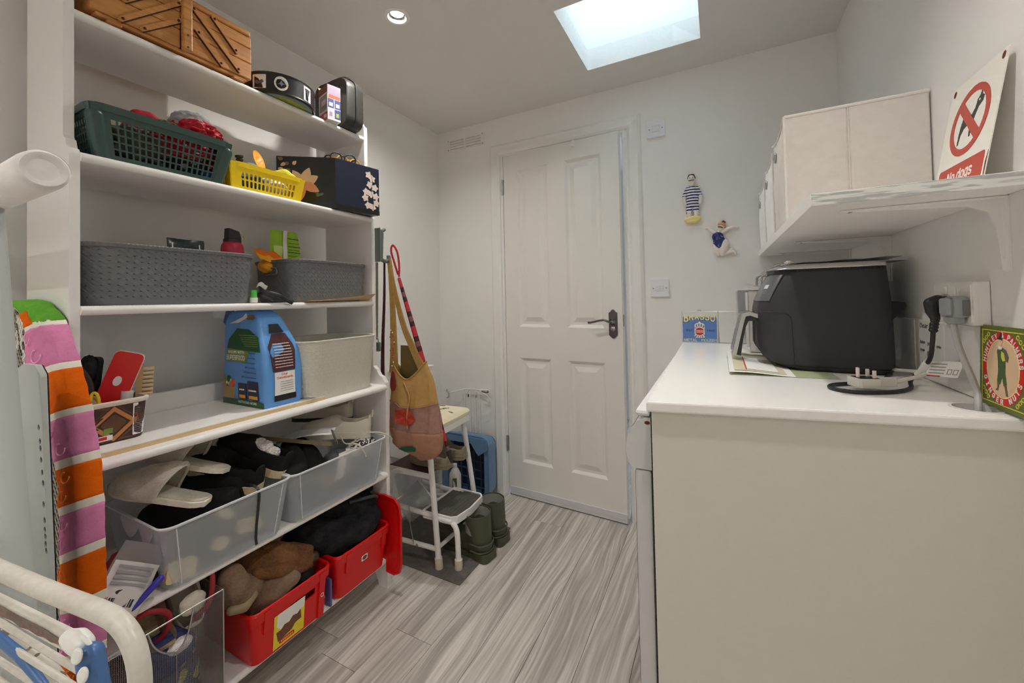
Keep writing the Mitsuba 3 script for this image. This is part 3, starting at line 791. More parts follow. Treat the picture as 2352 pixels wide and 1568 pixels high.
t = thing('laundry_basket', 'dark green plastic lattice basket filled with outdoor clothes on the second shelf', 'basket')
GM = frame((-1.372, .511, Z2), (0, 1, 0), (-1, 0, 0))
slotted_basket(t, GM, .262, .20, .122, .018, GREEN_PLASTIC, (17, 12, 5), .0040, rim=.014, corner=.030, base_h=.012)
for sx in (-1, 1):
    for sy in (-1, 1):
        c0 = np.array([sx * .120, sy * .090, .001]); c1 = np.array([sx * .138, sy * .108, .096])
        add('corner', xf(man(m3.Manifold.batch_hull([m3.Manifold.sphere(.0165, 14).translate(c0.tolist()), m3.Manifold.sphere(.0165, 14).translate(c1.tolist())]).trim_by_plane((0, 0, 1), 0.0005)), GM), GREEN_PLASTIC, t)
def garment(name, label, M, c, size, m, seed, amp=.22, freq=2.6, cat='clothing', zmin=None, extra=None, group=None):
    t = thing(name, label, cat, group)
    b = blob(c, size, amp, freq, seed, 4, True)
    if zmin is not None: b.vertices[:, 2] = np.maximum(b.vertices[:, 2], zmin)
    add('cloth', xf(b, M), m, t, smooth=True)
    return t
g = garment('rain_jacket', 'bunched red waterproof jacket with a grey lined hood sticking out of the green basket', GM, (.045, -.004, .082), (.098, .085, .048), RED_FABRIC, 3, .26, 3.0, 'jacket')
add('hood', xf(blob((.100, -.025, .150), (.056, .058, .036), .22, 3.0, 12, 4, True), GM), RED_FABRIC, g, smooth=True)
hd = blob((.092, -.018, .180), (.050, .050, .034), .18, 4.0, 21, 4)
add('hood_lining', xf(hd, GM), GREY_CLOTH, g, smooth=True)
add('sleeve', xf(smoothed(chain([(-.05, .0, .085), (-.030, -.02, .158), (-.008, -.025, .160), (.02, -.035, .140), (.06, -.04, .13)], [.024, .016, .015, .014, .02]), .007), GM), RED_FABRIC, g, smooth=True)
garment('fleece', 'olive green fleece packed in the green basket under the red jacket', GM, (-.045, -.02, .058), (.078, .074, .052), OLIVE_CLOTH, 7, .25, 3.2, zmin=.004)
garment('jumper', 'olive jumper folded over the rim in the middle of the green basket', GM, (.022, -.045, .128), (.034, .03, .026), OLIVE_CLOTH, 17, .2, 3.0)
garment('shirt', 'black garment at the bottom of the green basket', GM, (.06, -.01, .042), (.066, .08, .036), BLACK_CLOTH, 9, .2, 3.0, zmin=.004)
garment('blue_cloth', 'bright blue cloth showing low through the end of the green basket', GM, (.105, -.070, .022), (.022, .022, .016), BLUE_CLOTH, 4, .2, 3.0, zmin=.004)
garment('grey_scarf', 'pale grey striped cloth showing through the lattice of the green basket', GM, (.06, -.075, .060), (.030, .014, .036), GREY_CLOTH, 14, .2, 3.0)

# yellow basket of pet toys
t = thing('toy_basket', 'bright yellow plastic basket of pet toys with slotted sides on the second shelf', 'basket')
YM = frame((-1.358, .779, Z2), (0, 1, 0), (-1, 0, 0))
slotted_basket(t, YM, .215, .165, .078, .012, YELLOW, (14, 10, 2), .0042, rim=.011, corner=.026, rnd=.0030, base_h=.010)
for sx in (-1, 1):
    for sy in (-1, 1):
        c0 = np.array([sx * .097, sy * .072, .001]); c1 = np.array([sx * .107, sy * .082, .060])
        add('corner', xf(man(m3.Manifold.batch_hull([m3.Manifold.sphere(.0125, 14).translate(c0.tolist()), m3.Manifold.sphere(.0125, 14).translate(c1.tolist())]).trim_by_plane((0, 0, 1), 0.0005)), YM), YELLOW, t)
t = thing('ball_thrower', 'yellow green plush dog toy with an orange end lying on the yellow basket', 'dog toy')
add('plush', xf(smoothed(chain([(.055, -.045, .088), (.075, -.052, .094), (.100, -.064, .080)], [.015, .019, .014]), .004), YM), TENNIS, t, smooth=True)
add('knot', xf(smoothed(chain([(.034, -.036, .094), (.044, -.040, .090), (.054, -.044, .088)], [.008, .007, .011]), .003), YM), ORANGE, t, smooth=True)
add('card_tag', xf(ext(ellipse(.024, .036, 36), .0012), YM @ frame((.000, -.035, .122), (.93, .37, .0), (-.20, .25, .95))), AMBER, t, smooth=False)
TG = YM @ frame((.000, -.035, .122), (.93, .37, .0), (-.20, .25, .95)) @ rot('z', 38)
for k, (s_, hh, yy, m_) in enumerate((('TENNIS', .0062, -.002, PAPER), ('BALL', .0055, .009, ORANGE_D), ('TWO', .005, -.013, PAPER))):
    mm = text(s_, hh, np.eye(4), .0004, True); mm.apply_translation((-mm.bounds[1, 0] / 2, yy, -.0004)); mm.apply_transform(np.diag([1, 1, 1, 1.0]))
    add('lettering', xf(xf(mm, np.diag([1, 1, 1, 1.0])), TG @ np.diag([1, 1, 1, 1.0]) @ trimesh.transformations.translation_matrix((0, 0, .0013))), m_, t, smooth=False)
t = thing('rubber_toy', 'small black ribbed rubber plug standing up in the left of the yellow basket', 'dog toy')
add('body', xf(lathe([(.004, 0), (.011, .002), (.012, .006), (.007, .008), (.010, .013), (.010, .016), (.006, .018), (.010, .023), (.010, .026), (.007, .028), (.011, .033), (.011, .037), (0, .038)], 18), YM @ frame((-.064, -.05, .078), (1, .1, .15), (0, 1, 0))), BLACK, t)
t = thing('tennis_ball', 'yellow felt ball at the left end of the yellow basket', 'ball')
add('felt', xf(blob((-.085, -.045, .062), (.024, .024, .024), .02, 4, 2, 3), YM), TENNIS, t, smooth=True)
t = thing('toy_bottle', 'blue and dark plastic bottle lying inside the yellow basket', 'bottle')
add('body', xf(tube([(-.075, -.055, .03), (-.03, -.062, .034), (-.012, -.064, .036)], .022, 18), YM), pm('bottle_blue', L(60, 92, 120), .4), t)
add('cap', xf(tube([(-.075, -.055, .03), (-.09, -.053, .028)], .017, 16), YM), BLACK, t)
t = thing('white_pack', 'white plastic packet filling the right half of the yellow basket', 'packet')
add('film', xf(blob((.045, -.02, .040), (.058, .055, .036), .12, 3.0, 31, 4), YM), PAPER, t, smooth=True)
t = thing('grey_rope_toy', 'pale blue grey rope toy curled over the rim of the yellow basket', 'dog toy')
add('rope', xf(tube([(-.058, -.052, .084), (-.04, -.056, .093), (-.022, -.058, .090), (-.012, -.06, .082)], .007, 10, smooth=6), YM), pm('rope', L(150, 160, 160), .9), t)

# navy flower box
t = thing('flower_box', 'navy card storage box printed with pale flowers at the end of the second shelf', 'box')
FM = frame((-1.400, 1.044, Z2), (0, 1, 0), (-1, 0, 0))
a0, a1, a2, a3 = np.array([-1.4, .885]), np.array([-1.238, 1.004]), np.array([-1.222, 1.094]), np.array([-1.205, 1.184])
fb = [a0 + 0, a1, a2, a3, np.array([-1.42, 1.184]), np.array([-1.45, .95])]
HB = .182
add('body', mv(ext(Polygon(fb).difference(Polygon(fb).buffer(-.003)), HB), 0, 0, Z2 + .004), NAVY, t, smooth=False)
add('floor_board', mv(ext(Polygon(fb), .004), 0, 0, Z2), DARK_CARD, t, smooth=False)
add('plinth', mv(ext(Polygon(fb).buffer(.0012).difference(Polygon(fb).buffer(-.001)), .016), 0, 0, Z2 + .0005), DARK_CARD, t, smooth=False)
S0 = frame((a0[0], a0[1], Z2 + .003), (*(a1 - a0), 0), (0, 0, 1)); l0 = np.linalg.norm(a1 - a0)
add('side_print', xf(rbox(.001, l0, .016, HB - .001, -.0002, .0006, 0), S0), DARK_CARD, t, smooth=False)
S2 = frame((a2[0], a2[1], Z2 + .003), (*(a3 - a2), 0), (0, 0, 1)); l2 = np.linalg.norm(a3 - a2)
def petal(cx, cy, ang, ln, wd, M, m, z=.0010, nm='petal'):
    q = np.linspace(0, 1, 14)
    wv = wd * np.sin(PI * q ** .75) ** .8
    up = np.c_[q * ln, wv]; dn = np.c_[q * ln, -wv][::-1]
    P = np.vstack([up, dn[1:-1]]); c_, s__ = math.cos(math.radians(ang)), math.sin(math.radians(ang))
    P = P @ np.array([[c_, s__], [-s__, c_]]) + (cx, cy)
    add(nm, xf(mv(ext(P, .0005), 0, 0, z), M), m, t, smooth=False)
fc = (l0 * .45, .085)
for ang, ln, wd, m_, z in ((70, .062, .017, PETAL_BLUSH, .0006), (28, .058, .018, PETAL_BLUSH, .0009), (128, .060, .015, PETAL_BLUSH, .0012), (165, .035, .014, PETAL_PEACH, .0015), (-28, .062, .017, PETAL_PEACH, .0011), (-98, .066, .013, PETAL_PEACH, .0013)):
    petal(fc[0], fc[1], ang, ln, wd, S0, m_, z)
add('flower_eye', xf(mv(ext(ellipse(.006, .006, 12, fc), .0005), 0, 0, .0019), S0), CHOC_D, t, smooth=False)
rng = random.Random(3)
for k in range(16):
    petal(rng.uniform(.012, .062), rng.uniform(.022, .135) if k < 12 else rng.uniform(.15, .17), rng.uniform(0, 360), .019, .0065, S0, PETAL_MOSS if k % 3 else PETAL_BLUSH, .0007 + .0001 * k)
for k, (x, y, a_) in enumerate(((.13, .05, 80), (.14, .036, 100), (.16, .05, 200))):
    petal(x * l0 / .2, y, a_, .028, .005, S0, LEAF, .0008)
for k, (cx_, cy_) in enumerate(((.045, .150), (.060, .138), (.050, .112), (.072, .104), (.034, .082), (.055, .076), (.076, .070), (.042, .030), (.062, .026), (.078, .044), (.030, .058))):
    for q in range(5):
        petal(cx_, cy_, q * 72 + k * 25, .016, .0062, S2, PETAL_WHITE, .0006 + .0001 * q)
add('stem', xf(tube([(.062, .012, .0008), (.066, .05, .0008), (.056, .09, .0008), (.062, .13, .0008), (.052, .165, .0008)], .0011, 6, smooth=5), S2), LEAF, t)
def spectacles(t, M, m, s=1.0, arm=True):
    for sx in (-1, 1):
        add('lens_rim', xf(tube(np.c_[np.array(ellipse(.021, .018, 22).exterior.coords)[:-1] + (sx * .026, 0), np.zeros(22)], .0026, 8, closed=True), M), m, t)
        add('arm', xf(tube([(sx * .047, .004, 0), (sx * .054, .006, -.02), (sx * .05, .005, -.07), (sx * .048, -.01, -.09)], .0022, 8, smooth=5), M), m, t)
    add('bridge', xf(tube([(-.006, .006, 0), (0, .009, .001), (.006, .006, 0)], .0022, 8, smooth=4), M), m, t)
t = thing('spectacles', 'black framed spectacles lying folded on top of the navy flower box', 'glasses')
spectacles(t, frame((-1.262, 1.060, Z2 + HB + .022), (.35, .94, .05), (.1, .05, 1)), BLACK)
t = thing('spectacles', 'orange framed spectacles behind the black pair on the navy flower box', 'glasses')
spectacles(t, frame((-1.285, 1.105, Z2 + HB + .024), (.25, .97, -.05), (.1, .0, 1)), AMBER)
t = thing('box_lid', 'flat navy card lid lying over the navy flower box', 'lid')
add('card', mv(ext(Polygon(fb).buffer(-.0035), .0025), 0, 0, Z2 + HB - .002), NAVY, t, smooth=False)

# ---- third shelf: woven grey baskets
def woven_basket(t, M, w, d, h, taper, r, b, row, m, rim_h=.010, handle=None, lift=.0013, trunc=.30):
    """plastic basket with a three-way woven wall of separate bent strips and small triangular openings"""
    hw, hd = w / 2, d / 2
    base = np.array(rrect(-hw, -hd, hw, hd, r, 10).exterior.coords)[::-1]
    if Polygon(base).exterior.is_ccw is False: base = base[::-1]
    seg = np.linalg.norm(np.diff(base, axis=0), axis=1); cum = np.r_[0, np.cumsum(seg)]; per = cum[-1]
    def at(s, z, off):
        s = s % per
        i = min(int(np.searchsorted(cum, s, 'right')) - 1, len(seg) - 1)
        q = (s - cum[i]) / seg[i]; p = base[i] + (base[i + 1] - base[i]) * q
        e = 1e-3; i2 = lambda x: np.array([np.interp(x % per, cum, base[:, 0]), np.interp(x % per, cum, base[:, 1])])
        tg = i2(s + .004) - i2(s - .004); tg /= np.linalg.norm(tg); n = np.array([tg[1], -tg[0]])
        g = p + n * (taper * z / h + off)
        return (g[0], g[1], z)
    nb = max(6, round(per / b)); b = per / nb
    z0, z1 = .014, h - rim_h
    nr = max(2, round((z1 - z0) / row)); row = (z1 - z0) / nr
    V, F = [], []
    def piece(P, Q, w_, k, up_):
        P, Q = np.array(P, float), np.array(Q, float)
        c = (P + Q) / 2; d = Q - P; ln_ = np.linalg.norm(d); d = d / ln_; e = np.array([-d[1], d[0]]); l_ = ln_ * k / 2; w_ = w_ / 2; n0 = len(V)
        for off, g in ((-.0016 + up_, 0.0), (up_, 0.0), (up_ + lift, .0011)):
            for a_, b_ in ((-l_ + g, -w_ + g), (0, -w_ + g), (l_ - g, -w_ + g), (l_ - g, w_ - g), (0, w_ - g), (-l_ + g, w_ - g)):
                q_ = c + d * a_ + e * b_
                dip = 0 if a_ == 0 else -.0010
                V.append(at(q_[0], min(max(q_[1], z0 - .004), z1 + .004), off + dip))
        for l in range(2):
            for q in range(6):
                a_, b_ = n0 + l * 6 + q, n0 + l * 6 + (q + 1) % 6
                F.extend([(a_, b_, b_ + 6), (a_, b_ + 6, a_ + 6)])
        for l, fl in ((0, 1), (2, 0)):
            o_ = n0 + l * 6
            for q in ((0, 1, 5), (1, 4, 5), (1, 2, 4), (2, 3, 4)):
                F.append(tuple(o_ + x for x in (q[::-1] if fl else q)))
    dl = math.hypot(b / 2, row)
    for j in range(nr + 1):
        for i in range(nb):
            x = (i + .5 * (j % 2)) * b; z = z0 + j * row
            piece((x, z), (x + b, z), row * .74, .84, .0004)
            if j < nr:
                piece((x, z), (x + b / 2, z + row), row * .70, .94, 0.0)
                piece((x, z), (x - b / 2, z + row), row * .70, 1.10, .0008)
    add('woven_wall', xf(tm(V, F), M), m, t, smooth=False)
    o_ = lambda z, off: np.array([at(s, z, off) for s in cum[:-1]])
    fl = Polygon(o_(0, -.001)[:, :2])
    add('base', xf(cat_([ext(fl, .003), loft([o_(z, k) for z, k in ((.001, -.004), (.004, .0), (.016, .0012), (.016, -.002), (.002, -.004))], caps=False)]), M), m, t, smooth=40)
    S = np.linspace(0, per, int(per / .0042), endpoint=False)
    ri = []
    pr = [(h - rim_h, -.002), (h - rim_h, .0045), (h - .002, .0055), (h, .004), (h, -.001), (h - .002, -.003)]
    for z, off in pr:
        ri.append([at(s, z, off + (.0009 if (k % 2 and off > .002) else 0)) for k, s in enumerate(S)])
    ri.append(ri[0])
    add('rim', xf(loft(ri, caps=False), M), m, t, smooth=False)

t = thing('woven_basket', 'larger grey woven plastic basket at the near end of the third shelf', 'basket')
BLM = frame((-1.383, .548, Z3), (0, 1, 0), (-1, 0, 0))
woven_basket(t, BLM, .362, .232, .148, .012, .055, .0275, .0140, GREY_PLASTIC)
t = thing('woven_basket', 'grey woven plastic basket with a slot handle at the far end of the third shelf', 'basket')
BRM = frame((-1.383, 1.016, Z3), (0, 1, 0), (-1, 0, 0))
_per = 2 * (.305 + .232) - 8 * .05 + 2 * PI * .05
woven_basket(t, BRM, .305, .232, .148, .012, .05, .0235, .0140, GREY_PLASTIC)
add('handle_slot', xf(sweep(np.c_[np.full(24, -.1665), np.array(rrect(-.036, .098, .036, .120, .0105, 5).exterior.coords)[:-1][:24, 0], np.array(rrect(-.036, .098, .036, .120, .0105, 5).exterior.coords)[:-1][:24, 1]],
                            circ(.003, 8), closed=True), BRM), GREY_PLASTIC, t)

t = thing('fire_extinguisher', 'small crimson fire extinguisher with a black head in the near grey basket', 'fire extinguisher')
EM = frame((-1.372, .722, Z3 + .004), (1, 0, 0), (0, 1, 0))
add('bottle', xf(lathe([(0, 0), (.029, 0), (.031, .004), (.031, .170), (.0285, .183), (.022, .192), (.016, .196), (0, .197)], 36), EM), MAGENTA, t)
add('head', xf(hull([(x, y, z) for x in (-.013, .013) for y, z in ((-.018, .197), (.018, .197), (-.016, .234), (.014, .226), (.021, .204))]), EM), BLACK, t, smooth=False)
add('collar', xf(lathe([(.024, .190), (.024, .200), (.018, .202), (0, .202)], 24), EM), BLACK, t)
add('pin', xf(tube([(.005, .016, .222), (.008, .03, .212), (.006, .034, .200)], .0018, 8, smooth=4), EM), BRASS, t)
_a = np.linspace(-1.15, -.35, 12)
add('label', xf(cat_([wrap_patch(-.9, .35, .140, .1415, .0311, base=None), wrap_patch(-.9, -.88, .12, .1415, .0311, base=None), wrap_patch(.33, .35, .12, .1415, .0311, base=None)]), EM), PAPER, t, smooth=False)
t = thing('foil_sachet', 'dark green foil sachet sticking up out of the near grey basket', 'packet')
SM = frame((-1.352, .590, 1.285), (.06, 1, -.02), (-.2, 0, 1))
add('film', xf(solid(grid(lambda u, v: ((u - .5) * .088, (v - .5) * .085, .0035 * np.sin(v * 9 + u * 3) * np.sin(u * 5)), 14, 10), .0012), SM), pm('sachet', L(38, 54, 54), .22), t, smooth=True)
add('emblem', xf(tube(np.c_[np.array(ellipse(.020, .010, 20).exterior.coords)[:-1] - (0, .012), np.full(20, .0045)], .0008, 6, closed=True), SM), SILVER, t)
for x in (-.033, .031):
    add('printed_bar', xf(rbox(x - .0016, x + .0016, -.02, .028, .0028, .0036, 0), SM), SILVER, t)
t = thing('treat_bag', 'lime green printed pouch standing in the far grey basket', 'packet')
GMx = frame((-1.430, .935, 1.330), (.12, .99, -.03), (-.12, 0, 1))
add('film', xf(solid(grid(lambda u, v: ((u - .5) * (.100 + .006 * np.sin(v * 4)), (v - .5) * .155, .010 * np.cos((u - .5) * 3) * (1 - .6 * v) + .003 * np.sin(u * 11 + v * 5)), 16, 14), .0012), GMx), LIME, t, smooth=True)
add('pale_panel', xf(solid(grid(lambda u, v: (-.046 + u * .030, -.07 + v * .085, .0135 + .003 * np.sin(u * 3 + v * 5)), 6, 8), .001), GMx), LIME_PALE, t, smooth=True)
add('torn_strip', xf(solid(grid(lambda u, v: (-.020 + u * .014 + .010 * v, -.06 + v * .135, .016 + .004 * np.sin(v * 6)), 4, 10), .001), GMx), PAPER, t, smooth=True)
for k, (yy, ln) in enumerate(((.046, .038), (.030, .04), (.016, .046), (.004, .04), (-.006, .044), (-.018, .036), (-.030, .040), (-.042, .034))):
    add('printed_line', xf(rbox(.005, .005 + ln, yy, yy + (.0022 if k % 2 == 0 else .0012), .0125, .0142, 0), GMx), INK, t)
t = thing('biscuit_bag', 'orange and amber crinkled food bag lying in the near corner of the far grey basket', 'packet')
def crisp(u, v, dz=0.0, dx=0.0):
    return (-1.375 + dx - .05 * v - .006 * np.sin(u * 9 + v * 4), .812 + .085 * u, 1.285 + dz + .044 * v - .010 * (u - .3) + .004 * np.sin(u * 13 + v * 3))
add('film', solid(grid(lambda u, v: crisp(u, v), 16, 10), .0012), ORANGE, t, smooth=True)
add('amber_band', solid(grid(lambda u, v: crisp(u, v * .45, 0, .0018), 16, 8), .0010), AMBER, t, smooth=True)
add('belly', blob((-1.41, .868, 1.268), (.040, .040, .026), .12, 2.6, 5, 4), AMBER, t, smooth=True)
t = thing('carrot_toy', 'flat orange rubber toy lying across the top of the far grey basket', 'dog toy')
add('body', smoothed(chain([(-1.40, .975, 1.295), (-1.40, 1.00, 1.298), (-1.385, 1.06, 1.297), (-1.38, 1.075, 1.294)], [.010, .007, .007, .009]), .004), ORANGE_D, t, smooth=True)
t = thing('tan_tray', 'brown card tray edge showing at the back of the far grey basket', 'tray')
add('card', rbox(-1.470, -1.40, 1.06, 1.13, 1.27, 1.298, .002), CARD, t)
t = thing('hand_cream', 'maroon and cream tube lying behind the slot handle of the far grey basket', 'tube')
add('body', smoothed(chain([(-1.42, .885, 1.262), (-1.37, .89, 1.262)], [.013, .013]), .005), MAROON, t, smooth=True)
add('cap', smoothed(chain([(-1.355, .89, 1.262), (-1.335, .89, 1.262)], [.012, .012]), .005), AMBER, t, smooth=True)
t = thing('black_strap', 'black nylon strap trailing over the third shelf edge between the grey baskets', 'strap')
add('webbing', tube([(-1.40, .80, 1.150), (-1.30, .765, 1.168), (-1.262, .763, 1.171), (-1.245, .79, 1.162), (-1.242, .81, 1.150), (-1.238, .832, 1.139)], .0075, 10, smooth=6), BLACK, t)
add('end_loop', tube([(-1.30, .765, 1.162), (-1.30, .80, 1.150), (-1.34, .83, 1.148)], .006, 8, smooth=5), BLACK, t)
t = thing('poo_bag_roll', 'small green and white roll of bags between the grey baskets', 'roll')
add('roll', tube([(-1.285, .737, 1.156), (-1.285, .737, 1.180)], .009, 18), pm('roll_green', L(92, 196, 84), .5), t)
add('core', tube([(-1.285, .737, 1.1405), (-1.285, .737, 1.156)], .011, 18), PAPER, t)
add('loose_end', solid(grid(lambda u, v: (-1.280 + .01 * v, .742 + .03 * u, 1.187 + .006 * np.sin(u * 5) + .012 * v), 8, 4), .0008), PAPER, t, smooth=True)
t = thing('card_sheet', 'folded sheet of brown card sticking out under the far grey basket', 'card')
add('sheet', solid(grid(lambda u, v: (-1.275 + .045 * v, .885 + .30 * u, 1.1402 + .0025 * v + .026 * v * u ** 1.5), 12, 6), .001), CARD, t, smooth=True)

# ---- fourth shelf
t = thing('hardboard_sheet', 'loose hardboard sheet with a bare beige front edge lining the fourth shelf', 'board')
add('top_face', rbox(-1.508, -1.213, .350, .93, Z4 + .0100, Z4 + .0125, .0005), PLASTIC_WHITE, t)
add('core', rbox(-1.508, -1.2125, .350, .93, Z4, Z4 + .0100, .0005), pm('hardboard', L(206, 182, 138), .8), t)
ZL = Z4 + .0128

t = thing('ice_cream_tub', 'brown chocolate ice cream tub full of shoe brushes on the fourth shelf', 'tub')
UM = frame((-1.350, .4125, ZL), (0, 1, 0), (-1, 0, 0))
def tring(z, g):
    P = np.array(rrect(-.055 - g, -.074 - g, .055 + g, .074 + g, .022, 9).exterior.coords)[:-1]
    return np.c_[P, np.full(len(P), z)]
add('wall', xf(loft([tring(0, -.004), tring(.002, .0), tring(.088, .006), tring(.088, .0045), tring(.004, -.002)]), UM), CHOC_D, t, smooth=35)
add('rim', xf(loft([tring(.086, .0062), tring(.087, .009), tring(.092, .0105), tring(.097, .0095), tring(.0985, .0075), tring(.097, .0045), tring(.086, .004), tring(.086, .0062)], caps=False), UM), TUB_CLEAR, t, smooth=50)
# printing wrapped round the tub wall: s = distance along the wall, 0 at the middle of the front
_tp = np.array(rrect(-.055, -.074, .055, .074, .022, 9).exterior.coords)
_i0 = int(np.argmin(np.abs(_tp[:-1, 0]) + np.abs(_tp[:-1, 1] + .074)))
def tub_at(s, z, off):
    P = _tp[:-1]; P2 = np.vstack([P, P, P])
    seg = np.linalg.norm(np.diff(np.vstack([_tp]), axis=0), axis=1); cum = np.r_[0, np.cumsum(seg)]; per = cum[-1]
    c0 = np.interp(0, [0], [cum[_i0]])
    sg = 1 if Polygon(_tp).exterior.is_ccw else -1
    f_ = lambda q: np.array([np.interp(q % per, cum, _tp[:, 0]), np.interp(q % per, cum, _tp[:, 1])])
    x = c0 + sg * (s - _tp[_i0, 0])
    p = f_(x); tg = f_(x + .003) - f_(x - .003); tg /= np.linalg.norm(tg); n = np.array([tg[1], -tg[0]]) * sg
    p = p + n * (.006 * z / .088 + off)
    return (p[0], p[1], z)
def tub_print(name, poly, m, off=.0006):
    g = (poly if hasattr(poly, 'geom_type') else Polygon(poly)).segmentize(.008)
    q = trimesh.creation.extrude_polygon(g, 1.0, engine='earcut'); v = np.array(q.vertices)
    q.vertices = np.array([tub_at(a[0], a[1], .0001 + off * a[2]) for a in v])
    add(name, xf(q, UM), m, t, smooth=False)
clipz = rect2(-.12, .004, .20, .086)
def dia(cx, cz, s, k=1.0): return Polygon([(cx - s, cz), (cx, cz - s * k), (cx + s, cz), (cx, cz + s * k)])
for cxx in (-.078, -.004, .070):
    tub_print('printed_diamond', dia(cxx, .044, .042, .98).difference(dia(cxx, .044, .030, .98)).intersection(clipz), TOFFEE)
    tub_print('printed_square', dia(cxx, .044, .025, .95).buffer(-.006).buffer(.006), CHOC, .0007)
for cxx in (-.041, .033):
    for czz in (.083, .005):
        tub_print('printed_square', dia(cxx, czz, .030, .95).intersection(clipz), CHOC, .0005)
tub_print('printed_patch', Polygon([(-.085, .062), (-.048, .054), (-.034, .036), (-.044, .010), (-.085, .006)]), PAPER, .0010)
tub_print('printed_badge', rect2(-.022, .024, -.006, .036), pm('badge_green', L(112, 150, 66), .5), .0013)
tub_print('printed_label', rect2(-.040, .008, -.006, .020), PAPER, .0012)
tub_print('printed_label', rect2(-.034, .011, -.016, .018), RED, .0016)
tub_print('nutrition_label', rect2(.030, .008, .060, .085), PAPER, .0010)
for k in range(13):
    zq = .014 + k * .0052
    tub_print('printed_line', rect2(.033, zq, .057 - .004 * (k % 3), zq + .0014), [pm('print_grey_ink', L(120, 120, 124), .6), 'mat_print_red'][1 if k in (7, 8) else 0], .0013)

def brush(name, label, pos, direction, face, ln, wd, th, m_body, m_br=None, br_len=.018, round_=.012, group=None):
    t = thing(name, label, 'brush', group)
    M = frame(pos, direction, np.cross(face, direction))         # u along the handle, w = the face
    add('handle', xf(ext(rrect(0, -wd / 2, ln, wd / 2, min(round_, wd * .45), 6), th), M), m_body, t, smooth=False)
    if m_br:
        for k in range(7):
            for q in range(3):
                x = ln * (.52 + .07 * k); y = wd * (-.3 + .3 * q)
                add('bristle_tuft', xf(lathe([(.0018, 0), (.0034, -br_len), (0, -br_len)], 6), M @ trimesh.transformations.translation_matrix((x, y, 0))), m_br, t, smooth=False)
    return t, M
t, M = brush('clothes_brush', 'red backed brush with a white edge standing in the ice cream tub', (-1.345, .415, ZL + .06), (.05, .34, 1.0), (.90, -.42, .1), .150, .056, .010, RED)
add('edge_strip', xf(ext(rrect(-.001, -.0295, .152, .0295, .012, 6), .003), M @ trimesh.transformations.translation_matrix((0, 0, -.003))), PAPER, t, smooth=False)
add('bristle_pad', xf(ext(rrect(.06, -.024, .148, .024, .01, 6), .022), M @ trimesh.transformations.translation_matrix((0, 0, -.025))), MAROON, t, smooth=False)
add('badge', xf(mv(ext(ellipse(.012, .008, 24, (.078, .002)), .0008), 0, 0, .0098), M), PAPER, t, smooth=False)
t, M = brush('shoe_brush', 'black bristled shoe brush behind the red brush in the tub', (-1.405, .405, ZL + .04), (.0, .10, 1), (.3, -.9, 0), .155, .042, .012, BLACK)
add('bristles', xf(blob((.125, 0, .018), (.034, .022, .016), .14, 6, 3, 3), M), BLACK_MATT, t, smooth=True)
t, M = brush('nail_brush', 'pale wooden brush with cream bristles facing the far end of the tub', (-1.345, .470, ZL + .045), (.0, .06, 1), (.35, .94, 0), .125, .034, .012, WOOD_PALE)
for k in range(7):
    for q in range(3):
        add('bristle_tuft', xf(lathe([(.0030, .0), (.0042, .022), (0, .0225)], 7), M @ trimesh.transformations.translation_matrix((.050 + .0105 * k, -.010 + .010 * q, .011))), BRISTLE, t, smooth=False)
t = thing('hairbrush', 'brown and black oval hairbrush leaning out of the near side of the tub', 'brush')
HM = frame((-1.335, .402, ZL + .05), (-.12, -.42, 1.0), np.cross((.85, -.35, .1), (-.12, -.42, 1.0)))
add('handle', xf(tube([(-.03, 0, 0), (.03, 0, 0), (.06, 0, .002)], .009, 12), HM), BROWN_GLOSS, t)
add('head', xf(place(blob((0, 0, 0), (.058, .029, .010), .0, 1, 1, 3), (.108, 0, .002)), HM), BROWN_GLOSS, t, smooth=True)
add('cushion', xf(place(blob((0, 0, 0), (.052, .024, .008), .0, 1, 1, 3), (.108, 0, .008)), HM), BLACK, t, smooth=True)
t = thing('yellow_scraper', 'yellow plastic ring handle standing in the front of the tub', 'scraper')
add('ring', xf(tube(np.c_[np.array(ellipse(.007, .020, 22).exterior.coords)[:-1], np.zeros(22)], .0034, 8, closed=True), frame((-1.300, .384, ZL + .100), (.5, .75, .12), (-.05, .25, 1))), YELLOW, t)
t = thing('polish_cloth', 'tan duster cloth pushed down in the near side of the tub', 'cloth')
add('cloth', blob((-1.33, .378, ZL + .078), (.045, .024, .034), .2, 3, 6, 4), pm('tan_cloth', L(170, 148, 104), .9), t, smooth=True)
t = thing('white_bottle', 'small white dabber bottle in the tub beside the pale wooden brush', 'bottle')
add('body', tube([(-1.328, .446, ZL + .03), (-1.326, .450, ZL + .098), (-1.326, .451, ZL + .108)], .012, 16), PAPER, t)
t = thing('dark_polish_tin', 'dark blue polish tin wedged behind the white bottle in the tub', 'tin')
add('body', tube([(-1.352, .446, ZL + .06), (-1.352, .452, ZL + .135)], .018, 18), pm('dark_tin', L(46, 44, 62), .4), t)

